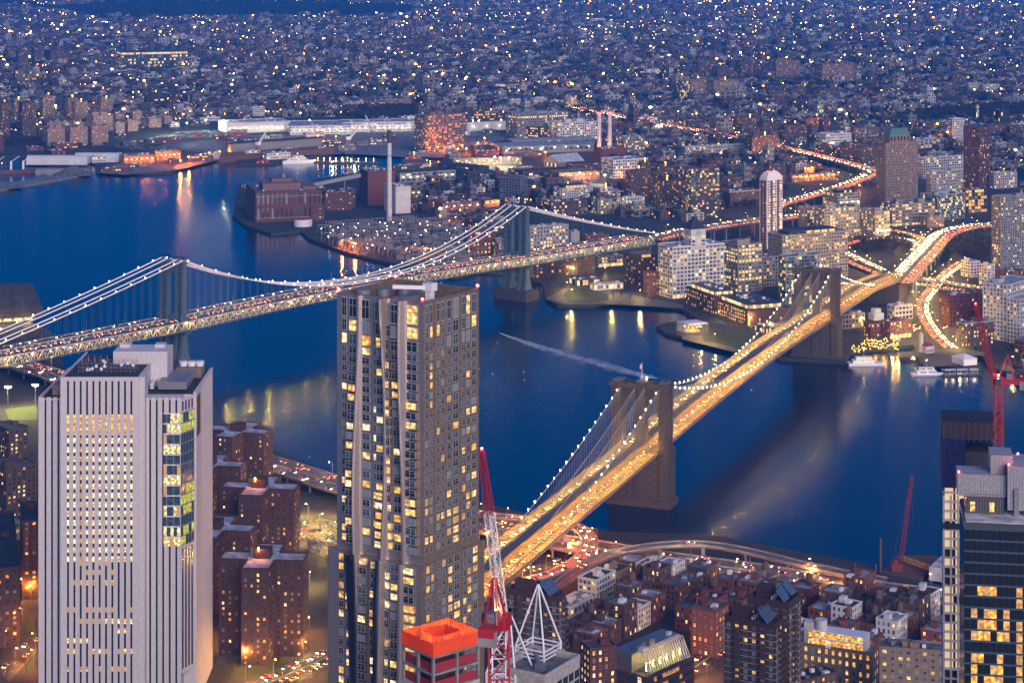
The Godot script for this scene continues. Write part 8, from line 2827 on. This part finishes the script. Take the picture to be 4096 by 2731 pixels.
	lm = b.mesh(lm)
	lm.surface_set_material(1, M.metal_grey)
	var th := deg_to_rad(27.0)
	var lo := []
	var n := 0
	for i in range(-16, 17):
		for j in range(-20, 21):
			var p := Vector2(-150, -2420) + Vector2(cos(th), -sin(th)) * i * 21.0 + Vector2(sin(th), cos(th)) * j * 13.0
			if not Geometry2D.is_point_in_polygon(p, yard) or rng.randf() < 0.15: continue
			var t := Transform3D(Basis(Vector3.UP, th), Vector3(p.x, 3, p.y))
			n += 1
			var o := MeshInstance3D.new()
			var big := rng.randf() < 0.2
			o.name = numbered("transformer" if big else "switchyard_gantry")
			o.mesh = tm if big else gm
			o.transform = t
			add_child(o)
			meta(o, "grey transformer block between steel gantries of the switch yard" if big else "steel gantry in the crowded riverside switch yard", "transformer" if big else "gantry", "switch yard gear")
			if rng.randf() < 0.45: lo.append(t.translated(Vector3(rng.randf_range(-8, 8), 0, 5)))
	var o := many("switchyard_lights", lm, self, lo)
	meta(o, "small yellow lamps strewn through the switch yard", "lamps")
	print("switchyard ", n)

func harbour() -> void:
	var b := MB.new()
	# container stacks
	b.block(-6, 6, 0, 2.6, -1.25, 1.25)
	for i in 11: b.block(-5.5 + i * 1.1 - 0.12, -5.5 + i * 1.1 + 0.12, 0.1, 2.5, 1.25, 1.3)
	var cm := b.mesh()
	var paints := [mat("crate_teal", 0.05, 0.25, 0.24, 0.6), mat("crate_orange", 0.42, 0.13, 0.04, 0.6), mat("crate_red", 0.32, 0.05, 0.05, 0.6), mat("crate_grey", 0.35, 0.36, 0.38, 0.6), mat("crate_rust", 0.24, 0.09, 0.06, 0.6)]
	var tn := ["teal", "orange", "red", "grey", "rust brown"]
	rng.seed = 61
	var a := Vector3(-621.7,3,-3852.7)
	var c := Vector3(-499.9,3,-3907.9)
	for i in 20:
		for row in 2:
			for lv in rng.randi_range(2, 5):
				var k := rng.randi() % 5
				var o := MeshInstance3D.new()
				o.name = numbered("shipping_container")
				o.mesh = cm
				o.set_surface_override_material(0, paints[k])
				o.position = a.lerp(c, (i + 0.5) / 20.0) + Vector3(0, lv * 2.62, row * -3.2)
				add_child(o)
				meta(o, "%s shipping container in the long stack by the white warehouse, %s" % [tn[k], ["on the ground", "second from the ground", "third from the ground", "fourth from the ground", "topmost"][lv]], "container", "container stacks")
	for q in [Vector3(-629.2,3,-3907.9),Vector3(-587.4,3,-3993.9),Vector3(-614.6,3,-3936.2),Vector3(-552.6,3,-3993.9)]:
		yard_light(q, "tall yard light shining over the container stacks", "yard lights at the containers", 22.0, M.lamp_cool, Color(1, 0.97, 0.8), 6500.0)
	for q in [Vector3(-280.8,3,-3993.9),Vector3(-18.7,3,-3386.0),Vector3(-28.2,3,-3396.5),Vector3(-4.55,3,-3386.0),Vector3(284.7,3,-3964.8),Vector3(102.8,3,-3169.4),Vector3(131.0,3,-2846.6),Vector3(140.2,3,-3142.0),Vector3(-76.0,3,-4053.3),Vector3(-64.7,3,-4053.3),Vector3(-21.1,3,-4068.4),Vector3(-395.7,3,-4068.4),Vector3(-464.2,3,-4023.3)]:
		yard_light(q, "white yard light on a tall pole among the navy sheds", "white yard lights", 16.0, M.lamp_cool, Color(1, 0.95, 0.75), 3200.0)
	for q in [Vector3(-654.3,3,-3483.4),Vector3(-630.5,3,-3483.4),Vector3(-602.1,3,-3483.4),Vector3(-593.2,3,-3517.1),Vector3(-321.4,3,-3799.0),Vector3(-336.2,3,-3708.5),Vector3(-535.1,3,-3450.3),Vector3(-520.8,3,-3483.4),Vector3(-511.2,3,-3517.1),Vector3(-497.2,3,-3539.9),Vector3(-541.0,3,-3396.5),Vector3(-354.9,3,-3812.3),Vector3(-93.5,3,-3586.5),Vector3(-78.5,3,-3586.5),Vector3(-60.1,3,-3683.5),Vector3(-49.7,3,-3772.7),Vector3(-153.7,3,-3622.3),Vector3(-9.72,3,-3551.5),Vector3(56.7,3,-3528.5),Vector3(-190.2,3,-2938.7),Vector3(-94.1,3,-2732.5),Vector3(-95.2,3,-2442.4),Vector3(-187.0,3,-2487.0),Vector3(-204.9,3,-2515.7),Vector3(400.5,3,-3528.5),Vector3(442.9,3,-3563.1),Vector3(462.0,3,-3284.0),Vector3(474.8,3,-3293.9),Vector3(510.8,3,-3062.6),Vector3(759.4,3,-3733.9),Vector3(772.4,3,-3733.9),Vector3(589.6,3,-3993.9),Vector3(737.6,3,-4161.6)]:
		yard_light(q, "orange lamp on a pole along the far bank", "orange pole lamps of the far bank", 10.0, M.lamp_sodium, Color(1, 0.5, 0.12), 1900.0)
	# gravel pier with heaps, tents, quay
	b = MB.new()
	b.prism(pv([-787.0,-3150.3,-678.9,-3353.2,-666.9,-3322.7,-671.2,-3292.6,-732.1,-3159.4,-768.0,-3074.1]), -3, 2.0)
	structure("gravel_pier", b, M.concrete)
	for q in [[Vector3(-692.1,2,-3282.7),34.0,16.0],[Vector3(-724.7,2,-3224.6),22.0,9],[Vector3(-762.9,2,-3123.3),34.0,11]]:
		b = MB.new()
		var top: Vector3 = q[0] + Vector3(0, q[2], 0)
		for i in 12:
			var f := TAU * i / 12
			var g := TAU * (i + 1) / 12
			b.tri(q[0] + Vector3(cos(g), 0, sin(g) * 0.5) * q[1], q[0] + Vector3(cos(f), 0, sin(f) * 0.5) * q[1], top)
		single("gravel_heap", b, M.gravel, ("high" if q[2] > 12 else ("small" if q[2] < 10 else "broad")) + " heap of gravel on the long pier", "heap")
	for q in [[Vector3(-747.9,3,-3428.6),100.0],[Vector3(-688.8,3,-3467.9),76.0]]:
		b = MB.new()
		var l: float = q[1] / 2
		for i in 8:
			var f := PI * i / 8
			var g := PI * (i + 1) / 8
			var p0 := Vector3(0, sin(f) * 15, cos(f) * 11)
			var p1 := Vector3(0, sin(g) * 15, cos(g) * 11)
			b.quad(q[0] + p0 + Vector3(-l, 0, 0), q[0] + p0 + Vector3(l, 0, 0), q[0] + p1 + Vector3(l, 0, 0), q[0] + p1 + Vector3(-l, 0, 0))
			for e in [-l, l]: b.tri(q[0] + Vector3(e, 0, 0), q[0] + p0 + Vector3(e, 0, 0), q[0] + p1 + Vector3(e, 0, 0))
		single("white_tent", b, M.white_wall, "long white tunnel tent on the quay, " + ("the longer one" if q[1] > 80 else "the shorter one"), "tent")
	b = MB.new()
	b.block(-60, 60, -1, 2.2, -3, 3)
	var aprons := [[-627.5,-3839.1,-500.8,-3936.2,-319.7,-3907.9,-293.4,-3586.5,-465.2,-3539.9,-632.0,-3708.5],[-326.7,-3993.9,-182.0,-3993.9,-81.9,-3993.9,-12.2,-3964.8,-11.8,-3839.1,-76.0,-3708.5,-116.6,-3528.5,-183.5,-3539.9,-294.4,-3598.3],[-170.5,-3160.2,-54.6,-3206.7,-37.6,-3097.4,-87.9,-3045.4,-146.9,-3037.0],[-651.2,-3428.6,-548.5,-3428.6,-483.3,-3528.5,-534.5,-3344.4,-608.9,-3278.1,-659.7,-3303.9]]
	for q in aprons:
		b = MB.new()
		b.flat(pv(q), 3.05)
		structure("quay_apron", b, M.apron)  # pale ground sheet added so the floodlit yard shows brighter
	# low sheds scattered over the yard
	rng.seed = 303
	var n := 0
	for k in 900:
		if n > 64: break
		var p := Vector2(rng.randf_range(-1000, 150), rng.randf_range(-4300, -2950))
		if taken.has(Vector2i(floori(p.x / 15.0), floori(p.y / 15.0))) or not (in_any(p, works)) or not Geometry2D.is_point_in_polygon(p, shore) or absf(p.x) > 0.245 * -p.y: continue
		n += 1
		var ci := rng.randi() % 4
		building("yard_shed", ["grey metal", "white", "brick", "dark steel"][ci] + " low shed in the navy yard lanes", "shed", "low sheds of the yard", [p.x, p.y, rng.randf_range(16, 44), rng.randf_range(12, 20), 27.0, rng.randf_range(5, 11)], "shed", {"wall": ["metal_grey", "white_wall", "brick_red", "steel_dark"][ci], "roof": ["roof_pale", "roof_grey", "roof_tar", "roof_grey"][rng.randi() % 4], "share": 0.3, "gear": "v", "par": 0.2, "fh": 6.0, "bay": 5.0})
	# shed with a glowing front on the near shore, far upstream
	var sr := thing("pier_hall", "dark sloping pier hall with a gold lit open front", "hall", Vector3(-494.1,3,-2046.3), 0.35)
	b = MB.new()
	b.quad(Vector3(-60, 5, 16), Vector3(34, 5, 16), Vector3(26, 30, -30), Vector3(-60, 34, -30))
	b.quad(Vector3(34, 4.4, 16), Vector3(-60, 4.4, 16), Vector3(-60, 33.4, -30), Vector3(26, 29.4, -30))
	part("roof", b, M.roof_tar, sr)
	b = MB.new()
	b.block(-60, 24, 0, 5, 6, 8)
	part("front_wall", b, M.stone_pale, sr)
	for i in 8:
		b = MB.new()
		b.block(-56 + i * 10, -49 + i * 10, 0.5, 4, 8, 8.1)
		part("window", b, M.light_white, sr)
	for i in 3: light(sr.to_global(Vector3(-45 + i * 30, 7, 24)), Color(1, 0.78, 0.35), 700.0, 1.0)
	# floating dry dock with long shed roof and dock cranes
	var dk := thing("floating_dock", "long floating dry dock with dark roof and raking gantries", "dock", Vector3(-410.3,0,-3556.3), deg_to_rad(36))
	b = MB.new()
	b.block(-110, 110, -1, 12, -24, -18)
	b.block(-110, 110, -1, 12, 18, 24)
	b.block(-110, 110, -1, 3, -18, 18)
	part("dock_walls", b, M.steel_rust, dk)
	b = MB.new()
	b.block(-70, 110, 12, 26, -26, -16)
	part("shed_wall", b, M.metal_grey, dk)
	b = MB.new()
	b.beam(Vector3(-72, 27, -22), Vector3(112, 27, -22), 18, 1.4)
	part("shed_roof", b, M.roof_tar, dk)
	for q in [["dock crane on a lattice portal beside the floating dock",Vector3(-433.3,3,-3551.5),38.0,1],["tall pale dock crane with its jib raised near the lit works",Vector3(-282.1,3,-3586.5),50.0,0.4],["slim dock crane between the white warehouses and the basin",Vector3(-252.1,3,-3772.7),46.0,2.2],["dock crane at the foot of the glass office block",Vector3(-180.3,3,-3839.1),46.0,0.9],["short red crane beside the brick workshops",Vector3(-108.0,3,-3528.5),30.0,2.5]]:
		var r := thing("dock_crane", q[0], "crane", q[1], q[3])
		b = MB.new()
		lattice(b, Vector3.ZERO, Vector3(0, q[2] * 0.5, 0), 9, 5, 6, 0.7)
		part("portal", b, M.metal_grey, r)
		b = MB.new()
		b.block(-4, 4, q[2] * 0.5, q[2] * 0.5 + 5, -3, 3)
		part("machine_house", b, M.metal_white, r)
		b = MB.new()
		lattice(b, Vector3(3, q[2] * 0.5 + 3, 0), Vector3(q[2] * 0.55, q[2] * 1.05, 0), 2.5, 1.2, 5, 0.5)
		part("jib", b, M.metal_white if q[3] < 2.4 else M.paint_red, r)
	# ferry landing, boat house, restaurant trees
	var r2 := thing("boat_house", "small white boat house with a slim tower and dark red roof", "house", Vector3(376.8,3,-1888.2), 0.5)
	b = MB.new()
	b.block(-4.5, 4.5, 0, 6.5, -4, 4)
	part("wall", b, M.white_wall, r2)
	b = MB.new()
	for i in 4:
		var cs := [Vector3(-5, 6.5, 4.5), Vector3(5, 6.5, 4.5), Vector3(5, 6.5, -4.5), Vector3(-5, 6.5, -4.5)]
		b.tri(cs[i], cs[(i + 1) % 4], Vector3(0, 10, 0))
	part("roof", b, M.paint_maroon, r2)
	b = MB.new()
	b.block(-5.5, -2.8, 0, 16, -5.2, -2.5)
	b.tube(Vector3(-4.1, 16, -3.9), Vector3(-4.1, 18.5, -3.9), 2.0, 0.1, 8)
	part("tower", b, M.white_wall, r2)
	for i in 3:
		b = MB.new()
		b.block(-3.4 + i * 2.6, -2.2 + i * 2.6, 1.4, 3.4, 4.0, 4.06)
		part("window", b, M.glass_dark, r2)
	r2 = thing("landing_tent", "white peaked tent on the ferry landing", "tent", Vector3(399.9,3,-1840.4), 0.4)
	b = MB.new()
	b.block(-7, 7, 0, 5.5, -9, 9)
	part("wall", b, M.paint_white, r2)
	b = MB.new()
	for i in 4:
		var cs := [Vector3(-7.6, 5.5, 9.6), Vector3(7.6, 5.5, 9.6), Vector3(7.6, 5.5, -9.6), Vector3(-7.6, 5.5, -9.6)]
		b.tri(cs[i], cs[(i + 1) % 4], Vector3(0, 9, 0))
	part("roof", b, M.paint_white, r2)
	r2 = thing("landing_stage", "floating ferry stage with a lit pale green canopy and piles", "landing stage", Vector3(388.7,0,-1806.2), 0.12)
	b = MB.new()
	b.block(-17, 17, -0.5, 1.4, -4, 4)
	part("pontoon", b, M.steel_dark, r2)
	b = MB.new()
	b.block(-16, 16, 4.6, 5.0, -3, 3)
	for i in 7: b.beam(Vector3(-15 + i * 5, 1.4, 2.5), Vector3(-15 + i * 5, 4.6, 2.5), 0.25, 0.25)
	part("canopy", b, M.metal_white, r2)
	for i in 5:
		b = MB.new()
		b.box(Vector3(-13 + i * 6.5, 4.5, 0), Vector3(2.5, 0.2, 0.5))
		part("canopy_lamp", b, M.lamp_yard, r2)
	light(r2.position + Vector3(0, 3.8, 0), Color(1, 0.95, 0.6), 60.0, 0.5)
	for i in 4:
		b = MB.new()
		b.tube(Vector3(-16 + i * 11, -2, 5), Vector3(-16 + i * 11, 7, 5), 0.7, 0.7, 8)
		part("pile", b, M.steel_dark, r2)
	# trees hung with golden lights by the restaurant boat
	rng.seed = 12
	b = MB.new()
	b.ball(Vector3.ZERO, 0.26, 5, 3)
	var gl := b.mesh()
	gl.surface_set_material(0, M.lamp_gold)
	for q in [[Vector2(309.9, -1881.7)],[Vector2(317.6, -1888.2)],[Vector2(326.6, -1894.8)],[Vector2(332.0, -1888.2)],[Vector2(339.8, -1894.8)],[Vector2(326.0, -1914.8)],[Vector2(334.6, -1918.1)],[Vector2(342.0, -1914.8)],[Vector2(346.5, -1888.2)],[Vector2(354.0, -1914.8)],[Vector2(384.9, -1984.5)]]:
		var t := thing("lit_tree", "bare tree wound with golden lights beside the restaurant boat", "tree", Vector3(q[0].x, 3, q[0].y), rng.randf() * 6.0, "trees with golden lights")
		inst("crown", tree_mesh, t, Transform3D(Basis.from_scale(Vector3.ONE * 0.8), Vector3.ZERO))
		for i in 12: inst("fairy_light", gl, t, Transform3D(Basis(), Vector3(rng.randf_range(-3.4, 3.4), rng.randf_range(2, 8), rng.randf_range(-3.4, 3.4))))
		light(t.position + Vector3(0, 5, 2), Color(1, 0.65, 0.2), 25.0, 1.0)

func yard_light(where: Vector3, label: String, group: String, h: float, m: Material, c: Color, e: float) -> void:
	var r := thing("yard_light", label, "lamp", where, 0.0, group)
	var b := MB.new()
	b.tube(Vector3.ZERO, Vector3(0, h, 0), 0.3, 0.18, 6)
	b.box(Vector3(0, h, 0.3), Vector3(1.8, 0.25, 0.8))
	part("pole", b, M.metal_grey, r)
	b = MB.new()
	b.ball(Vector3(0, h - 0.5, 0.9), 0.75 if h < 15 else 1.0, 6, 4)
	part("lamp", b, m, r)
	light(where + Vector3(0, h - 0.6, 2.4), c, e, 0.8)

var tree_mesh: ArrayMesh
func bare_tree_mesh(sd: int) -> ArrayMesh:
	var r := RandomNumberGenerator.new()
	r.seed = sd
	var b := MB.new()
	limb(b, r, Vector3.ZERO, Vector3(0, 1, 0), 3.2, 0.24, 0)
	var m := b.mesh()
	m.surface_set_material(0, M.bark)
	return m

func limb(b: MB, r: RandomNumberGenerator, p: Vector3, d: Vector3, l: float, w: float, lv: int) -> void:
	var q := p + d * l
	b.tube(p, q, w, w * 0.65, 4 if lv < 2 else 3, false)
	if lv == 4: return
	for i in (3 if lv < 3 else 2) + (1 if lv == 0 else 0):
		var a := r.randf() * TAU
		var s := d.cross(Vector3(cos(a), 0.3, sin(a))).normalized()
		limb(b, r, p.lerp(q, r.randf_range(0.7, 1.0)), (d + s * r.randf_range(0.45, 0.95) + Vector3(0, 0.12, 0)).normalized(), l * r.randf_range(0.6, 0.85), w * 0.6, lv + 1)

func greenery() -> void:
	var kinds := [bare_tree_mesh(5), bare_tree_mesh(6), bare_tree_mesh(7)]
	rng.seed = 23
	for q in [["bare tree lit from below near the slab tower foot","bare trees near the slab tower",[-259.4,-1074.3,-257.2,-1087.2,-252.9,-1091.5,-247.3,-1078.6,-265.9,-1137.1,-268.0,-1156.4,-260.3,-1137.1,-257.9,-1061.8,-249.5,-1070.1]],["bare tree in the yard of the cross plan towers","bare trees of the estate",[-137.8,-1082.9,-142.9,-1087.2,-133.8,-1087.2,-126.7,-1091.5,-120.9,-1087.2,-148.6,-1085.0,-116.3,-1093.7,-112.3,-1107.1,-136.1,-1070.1,-143.6,-1070.1]],["bare tree at the edge of the car park","bare trees by the car park",[-125.8,-1293.6,-117.6,-1272.5,-113.6,-1287.5,-117.2,-1249.1,-109.7,-1223.9,-125.6,-1263.6,-107.0,-1252.0]],["bare tree on the far landing near the old stores","bare trees on the far landing",[214.2,-2044.0,208.8,-2032.6,217.2,-2006.4,223.4,-1999.0,227.3,-1984.5,233.0,-1973.7,323.7,-1949.0,325.5,-1935.2,335.8,-1956.0,340.2,-1942.0,349.7,-1935.2,390.6,-2013.8,465.7,-1999.0,466.5,-1984.5,464.6,-2006.4]],["bare shrubby tree in the riverside park","bare trees of the riverside park",[35.2,-2237.0,42.6,-2218.7,47.8,-2246.2,105.4,-2174.5,114.0,-2165.8,122.6,-2157.3,130.1,-2183.2,137.1,-2148.8,143.6,-2157.3,111.3,-2200.8,13.6,-2274.3,-28.1,-2312.9]],["bare tree on the lane of the old quarter","bare trees of the old quarter",[102.9,-1074.3,105.4,-1070.1,91.5,-1063.8,182.3,-1061.8,160.8,-1061.8]]]:
		for v in pv(q[2]):
			var t := thing("bare_tree", q[0], "tree", Vector3(v.x, 3, v.y), rng.randf() * TAU, q[1])
			inst("crown", kinds[rng.randi() % 3], t, Transform3D(Basis.from_scale(Vector3.ONE * rng.randf_range(0.8, 1.15)), Vector3.ZERO))
	var cm := crown_mesh(9)
	for q in [[[-2690.4,-10799.0,-2477.8,-10693.0,-2052.9,-9737.8,-1819.7,-9242.5,-1445.7,-9321.5,-999.7,-9401.9,-777.9,-9915.0,-891.4,-11361.7,-1620.7,-11481.4,-2237.0,-11361.7,-2284.0,-10487.3,-2986.2,-11986.4],1500,2.6],[[-883.4,-10799.0,-671.0,-11017.3,-492.6,-10487.3,-471.0,-9737.8,-649.3,-9566.9,-762.5,-9321.5],260,2.6],[[746.4,-4130.0,806.1,-4326.7,887.5,-4432.3,1004.6,-4543.1,1150.4,-4620.2,1052.3,-4226.1,913.3,-4130.0,899.2,-4226.1,814.6,-4068.4],900,1.3],[[-356.8,-4361.4,-276.7,-4543.1,-213.4,-4543.1,-186.6,-4361.4,-200.1,-4259.1,-286.8,-4226.1],420,1.2],[[-86.5,-3151.1,-48.2,-3225.7,-37.6,-3097.4,-38.2,-2978.9,-60.1,-2930.8,-80.2,-2995.2],110,1],[[405.5,-2504.2,432.9,-2563.0,465.4,-2575.2,485.9,-2551.0,458.8,-2481.4,423.8,-2459.0],60,0.9],[[541.2,-2612.2,598.4,-2599.7,558.5,-2426.1,524.3,-2447.9,521.9,-2527.4],120,0.9],[[328.3,-3133.0,378.5,-3169.4,408.7,-3097.4,386.9,-2978.9,354.1,-2930.8,294.5,-2809.9],140,1],[[-943.1,-3839.1,-868.2,-3839.1,-729.8,-3759.7,-719.8,-3708.5,-827.9,-3683.5,-911.0,-3708.5],120,0.9],[[453.8,-3494.5,447.9,-3324.0,428.2,-3244.9,422.7,-3344.4],60,1]]:
		var poly := pv(q[0])
		var lo := poly[0]
		var hi := poly[0]
		for v in poly:
			lo = lo.min(v)
			hi = hi.max(v)
		var ts := []
		for k in int(q[1]) * 6:
			if ts.size() >= q[1]: break
			var p := Vector2(rng.randf_range(lo.x, hi.x), rng.randf_range(lo.y, hi.y))
			if Geometry2D.is_point_in_polygon(p, poly): ts.append(Transform3D(Basis(Vector3.UP, rng.randf() * TAU) * Basis.from_scale(Vector3(1, rng.randf_range(0.8, 1.2), 1) * q[2]), Vector3(p.x, 3, p.y)))
		var o := many("bare_wood", cm, self, ts)
		meta(o, "dark mass of bare trees in a park", "trees")
	# parked cars
	var lists := [[], [], [], [], [], []]
	for q in [[[-136.0,-1331.5,-124.9,-1351.3,-109.6,-1338.1,-99.2,-1287.5,-112.9,-1269.5,-133.7,-1299.8],95,3.2],[[-152.4,-3151.1,-60.9,-3187.9,-35.4,-3097.4,-88.4,-3062.6,-147.7,-3054.0],260,3.2],[[-722.2,-3733.9,-632.0,-3708.5,-482.6,-3634.3,-483.3,-3528.5,-572.5,-3610.3,-669.4,-3658.7],220,3.2],[[21.4,-3216.2,135.3,-3206.7,136.6,-3133.0,27.4,-3133.0],120,3.2],[[171.1,-1213.0,189.2,-1205.0,188.2,-1198.3,171.7,-1199.6],24,3.2],[[-175.4,-3733.9,-80.4,-3922.0,-46.9,-3866.4,-70.9,-3708.5],70,3.2]]:
		var poly := pv(q[0])
		var lo := poly[0]
		var hi := poly[0]
		for v in poly:
			lo = lo.min(v)
			hi = hi.max(v)
		var n := 0
		var y := lo.y
		while y < hi.y and n < q[1]:
			var x := lo.x
			while x < hi.x and n < q[1]:
				if rng.randf() < 0.7 and Geometry2D.is_point_in_polygon(Vector2(x, y), poly):
					lists[rng.randi() % 6].append(Transform3D(Basis(Vector3.UP, PI / 2 + 0.4 + rng.randf_range(-0.05, 0.05)), Vector3(x, 3.06, y)))
					n += 1
				x += 3.3
			y += 9.0
	for k in 6:
		var o := many("parked_cars", parked_mesh[k], self, lists[k])
		meta(o, "rows of parked cars with their lamps off in open lots", "cars")

var parked_mesh := []

func landmarks() -> void:
	# stone column in the far park
	var q := Vector3(934.0,3,-4177.5)
	var r := thing("stone_column", "tall floodlit stone column rising from the dark park", "monument", q)
	var b := MB.new()
	b.tube(Vector3.ZERO, Vector3(0, 5, 0), 5, 4.6, 12)
	part("plinth", b, M.stone_pale, r)
	b = MB.new()
	b.tube(Vector3(0, 5, 0), Vector3(0, 30.7, 0), 3.0, 2.4, 14)
	part("shaft", b, M.stone_pale, r)
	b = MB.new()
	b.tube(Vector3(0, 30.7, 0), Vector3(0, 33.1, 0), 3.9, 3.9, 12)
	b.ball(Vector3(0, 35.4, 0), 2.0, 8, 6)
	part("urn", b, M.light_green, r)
	light(q + Vector3(-4, 12, 12), Color(1, 0.95, 0.7), 300.0, 1.0)
	# hipped green roof on the tan office tower
	var g := [540.3,-2922.1,56.6,21.5,27.0,85.8]
	r = find("tan_office_tower")
	var w: float = g[2]
	var d: float = g[3]
	var h: float = g[5]
	b = MB.new()
	b.block(-w * 0.3, w * 0.3, h, h + 12, -d * 0.3, d * 0.3)
	part("top_stage", b, M.stone_tan, r)
	for i in 6:
		b = MB.new()
		var x := lerpf(-w * 0.25, w * 0.25, i / 5.0)
		b.block(x - 1.3, x + 1.3, h + 4, h + 10, d * 0.3, d * 0.3 + 0.1)
		part("arched_window", b, M.glass_dark, r)
	b = MB.new()
	var lo := [Vector3(-w * 0.32, h + 12, d * 0.32), Vector3(w * 0.32, h + 12, d * 0.32), Vector3(w * 0.32, h + 12, -d * 0.32), Vector3(-w * 0.32, h + 12, -d * 0.32)]
	for i in 4:
		var a: Vector3 = lo[i]
		var c: Vector3 = lo[(i + 1) % 4]
		b.quad(a, c, c * Vector3(0.7, 1, 0.7) + Vector3(0, 9, 0), a * Vector3(0.7, 1, 0.7) + Vector3(0, 9, 0))
	b.block(-w * 0.224, w * 0.224, h + 20.9, h + 21.1, -d * 0.224, d * 0.224)
	part("hipped_roof", b, M.roof_green, r)
	# rounded cap of the slim tower
	g = [313.5,-2520.2,26.9,12.4,40.0,82.0]
	r = find("slim_tower")
	b = MB.new()
	for i in 6:
		var f0 := i / 6.0
		var f1 := (i + 1) / 6.0
		var s0: float = cos(f0 * 1.1)
		var s1: float = cos(f1 * 1.1)
		b.block(-g[2] * 0.5 * s0, g[2] * 0.5 * s0, g[5] + f0 * 10, g[5] + f1 * 10, -g[3] * 0.5 * s0, g[3] * 0.5 * s0)
	part("cap", b, M.metal_white, r)
	for x in [-0.2, 0.2]:
		b = MB.new()
		b.block(g[2] * x - 1.6, g[2] * x + 1.6, 0, g[5], g[3] / 2 + 0.1, g[3] / 2 + 0.4)
		b.block(-g[2] / 2 - 0.4, -g[2] / 2 - 0.1, 0, g[5], g[3] * x - 1.6, g[3] * x + 1.6)
		part("red_stripe", b, M.brick_red, r)
		b = MB.new()
		b.ball(Vector3(g[2] * x, g[5] + 10.5, 0), 0.6, 6, 4)
		part("warning_light", b, M.lamp_red, r)
	# gabled brick hall with a white roof
	g = [85.1,-3386.6,53.4,39.1,38.0,10.52]
	r = box_root("gabled_hall", "brick hall with a steep white gabled roof among the navy sheds", "hall", g)
	b = MB.new()
	b.block(-g[2] / 2, g[2] / 2, 0, g[5], -g[3] / 2, g[3] / 2)
	b.tri(Vector3(-g[2] / 2, g[5], -g[3] / 2), Vector3(-g[2] / 2, g[5], g[3] / 2), Vector3(-g[2] / 2, g[5] + 11, 0))
	part("wall", b, M.brick_tan, r)
	b = MB.new()
	b.quad(Vector3(-g[2] / 2 - 1, g[5] - 0.5, g[3] / 2 + 0.6), Vector3(g[2] / 2, g[5] - 0.5, g[3] / 2 + 0.6), Vector3(g[2] / 2, g[5] + 11.3, 0), Vector3(-g[2] / 2 - 1, g[5] + 11.3, 0))
	b.quad(Vector3(g[2] / 2, g[5] - 0.5, -g[3] / 2 - 0.6), Vector3(-g[2] / 2 - 1, g[5] - 0.5, -g[3] / 2 - 0.6), Vector3(-g[2] / 2 - 1, g[5] + 11.3, 0), Vector3(g[2] / 2, g[5] + 11.3, 0))
	part("roof", b, M.roof_snow, r)
	for i in 7:
		b = MB.new()
		var z: float = lerpf(-g[3] * 0.4, g[3] * 0.4, i / 6.0)
		b.block(-g[2] / 2 - 0.1, -g[2] / 2, 3, 8, z - 1.0, z + 1.0)
		part("window", b, M.light_white if i % 2 else M.glass_dark, r)
	# stepped white house on the brick corner house
	r = find("brick_restaurant")
	b = MB.new()
	b.block(-5, 6, 15.5, 22, -5, 5)
	b.block(-3, 4, 22, 26, -3, 3)
	part("upper_house", b, M.white_wall, r)

func far_bank() -> void:
	glow("lamp_gold", 1.0, 0.48, 0.07, 22.0)
	glow("lamp_yard", 1.0, 0.80, 0.42, 45.0)
	glow("lamp_flood", 1.0, 0.95, 0.72, 90.0)
	mat("apron", 0.30, 0.29, 0.28, 0.85, M.ground.albedo_texture, 0.02)  # floodlit ground, its brightness partly put into this pale colour
	mat("clock_face", 0.30, 0.52, 0.46, 0.6)
	mat("brick_store", 0.10, 0.045, 0.04, 0.9, M.brick_red.albedo_texture, 0.06)
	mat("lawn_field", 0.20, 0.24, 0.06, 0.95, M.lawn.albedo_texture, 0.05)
	mat("foam", 0.45, 0.5, 0.55, 0.9)
	mat("gravel", 0.16, 0.17, 0.19, 0.95, M.earth.albedo_texture, 0.03)
	tree_mesh = bare_tree_mesh(4)
	clock_tower()
	old_stores()
	parks_and_piers()
	boats()
	power_works()
	harbour()
	greenery()
	landmarks()

func _ready() -> void:
	camera_and_light()
	materials()
	unit_meshes()
	land()
	buildings()
	heroes()
	near_bank()
	stone_bridge()
	steel_bridge()
	roads()
	far_bank()
	city()
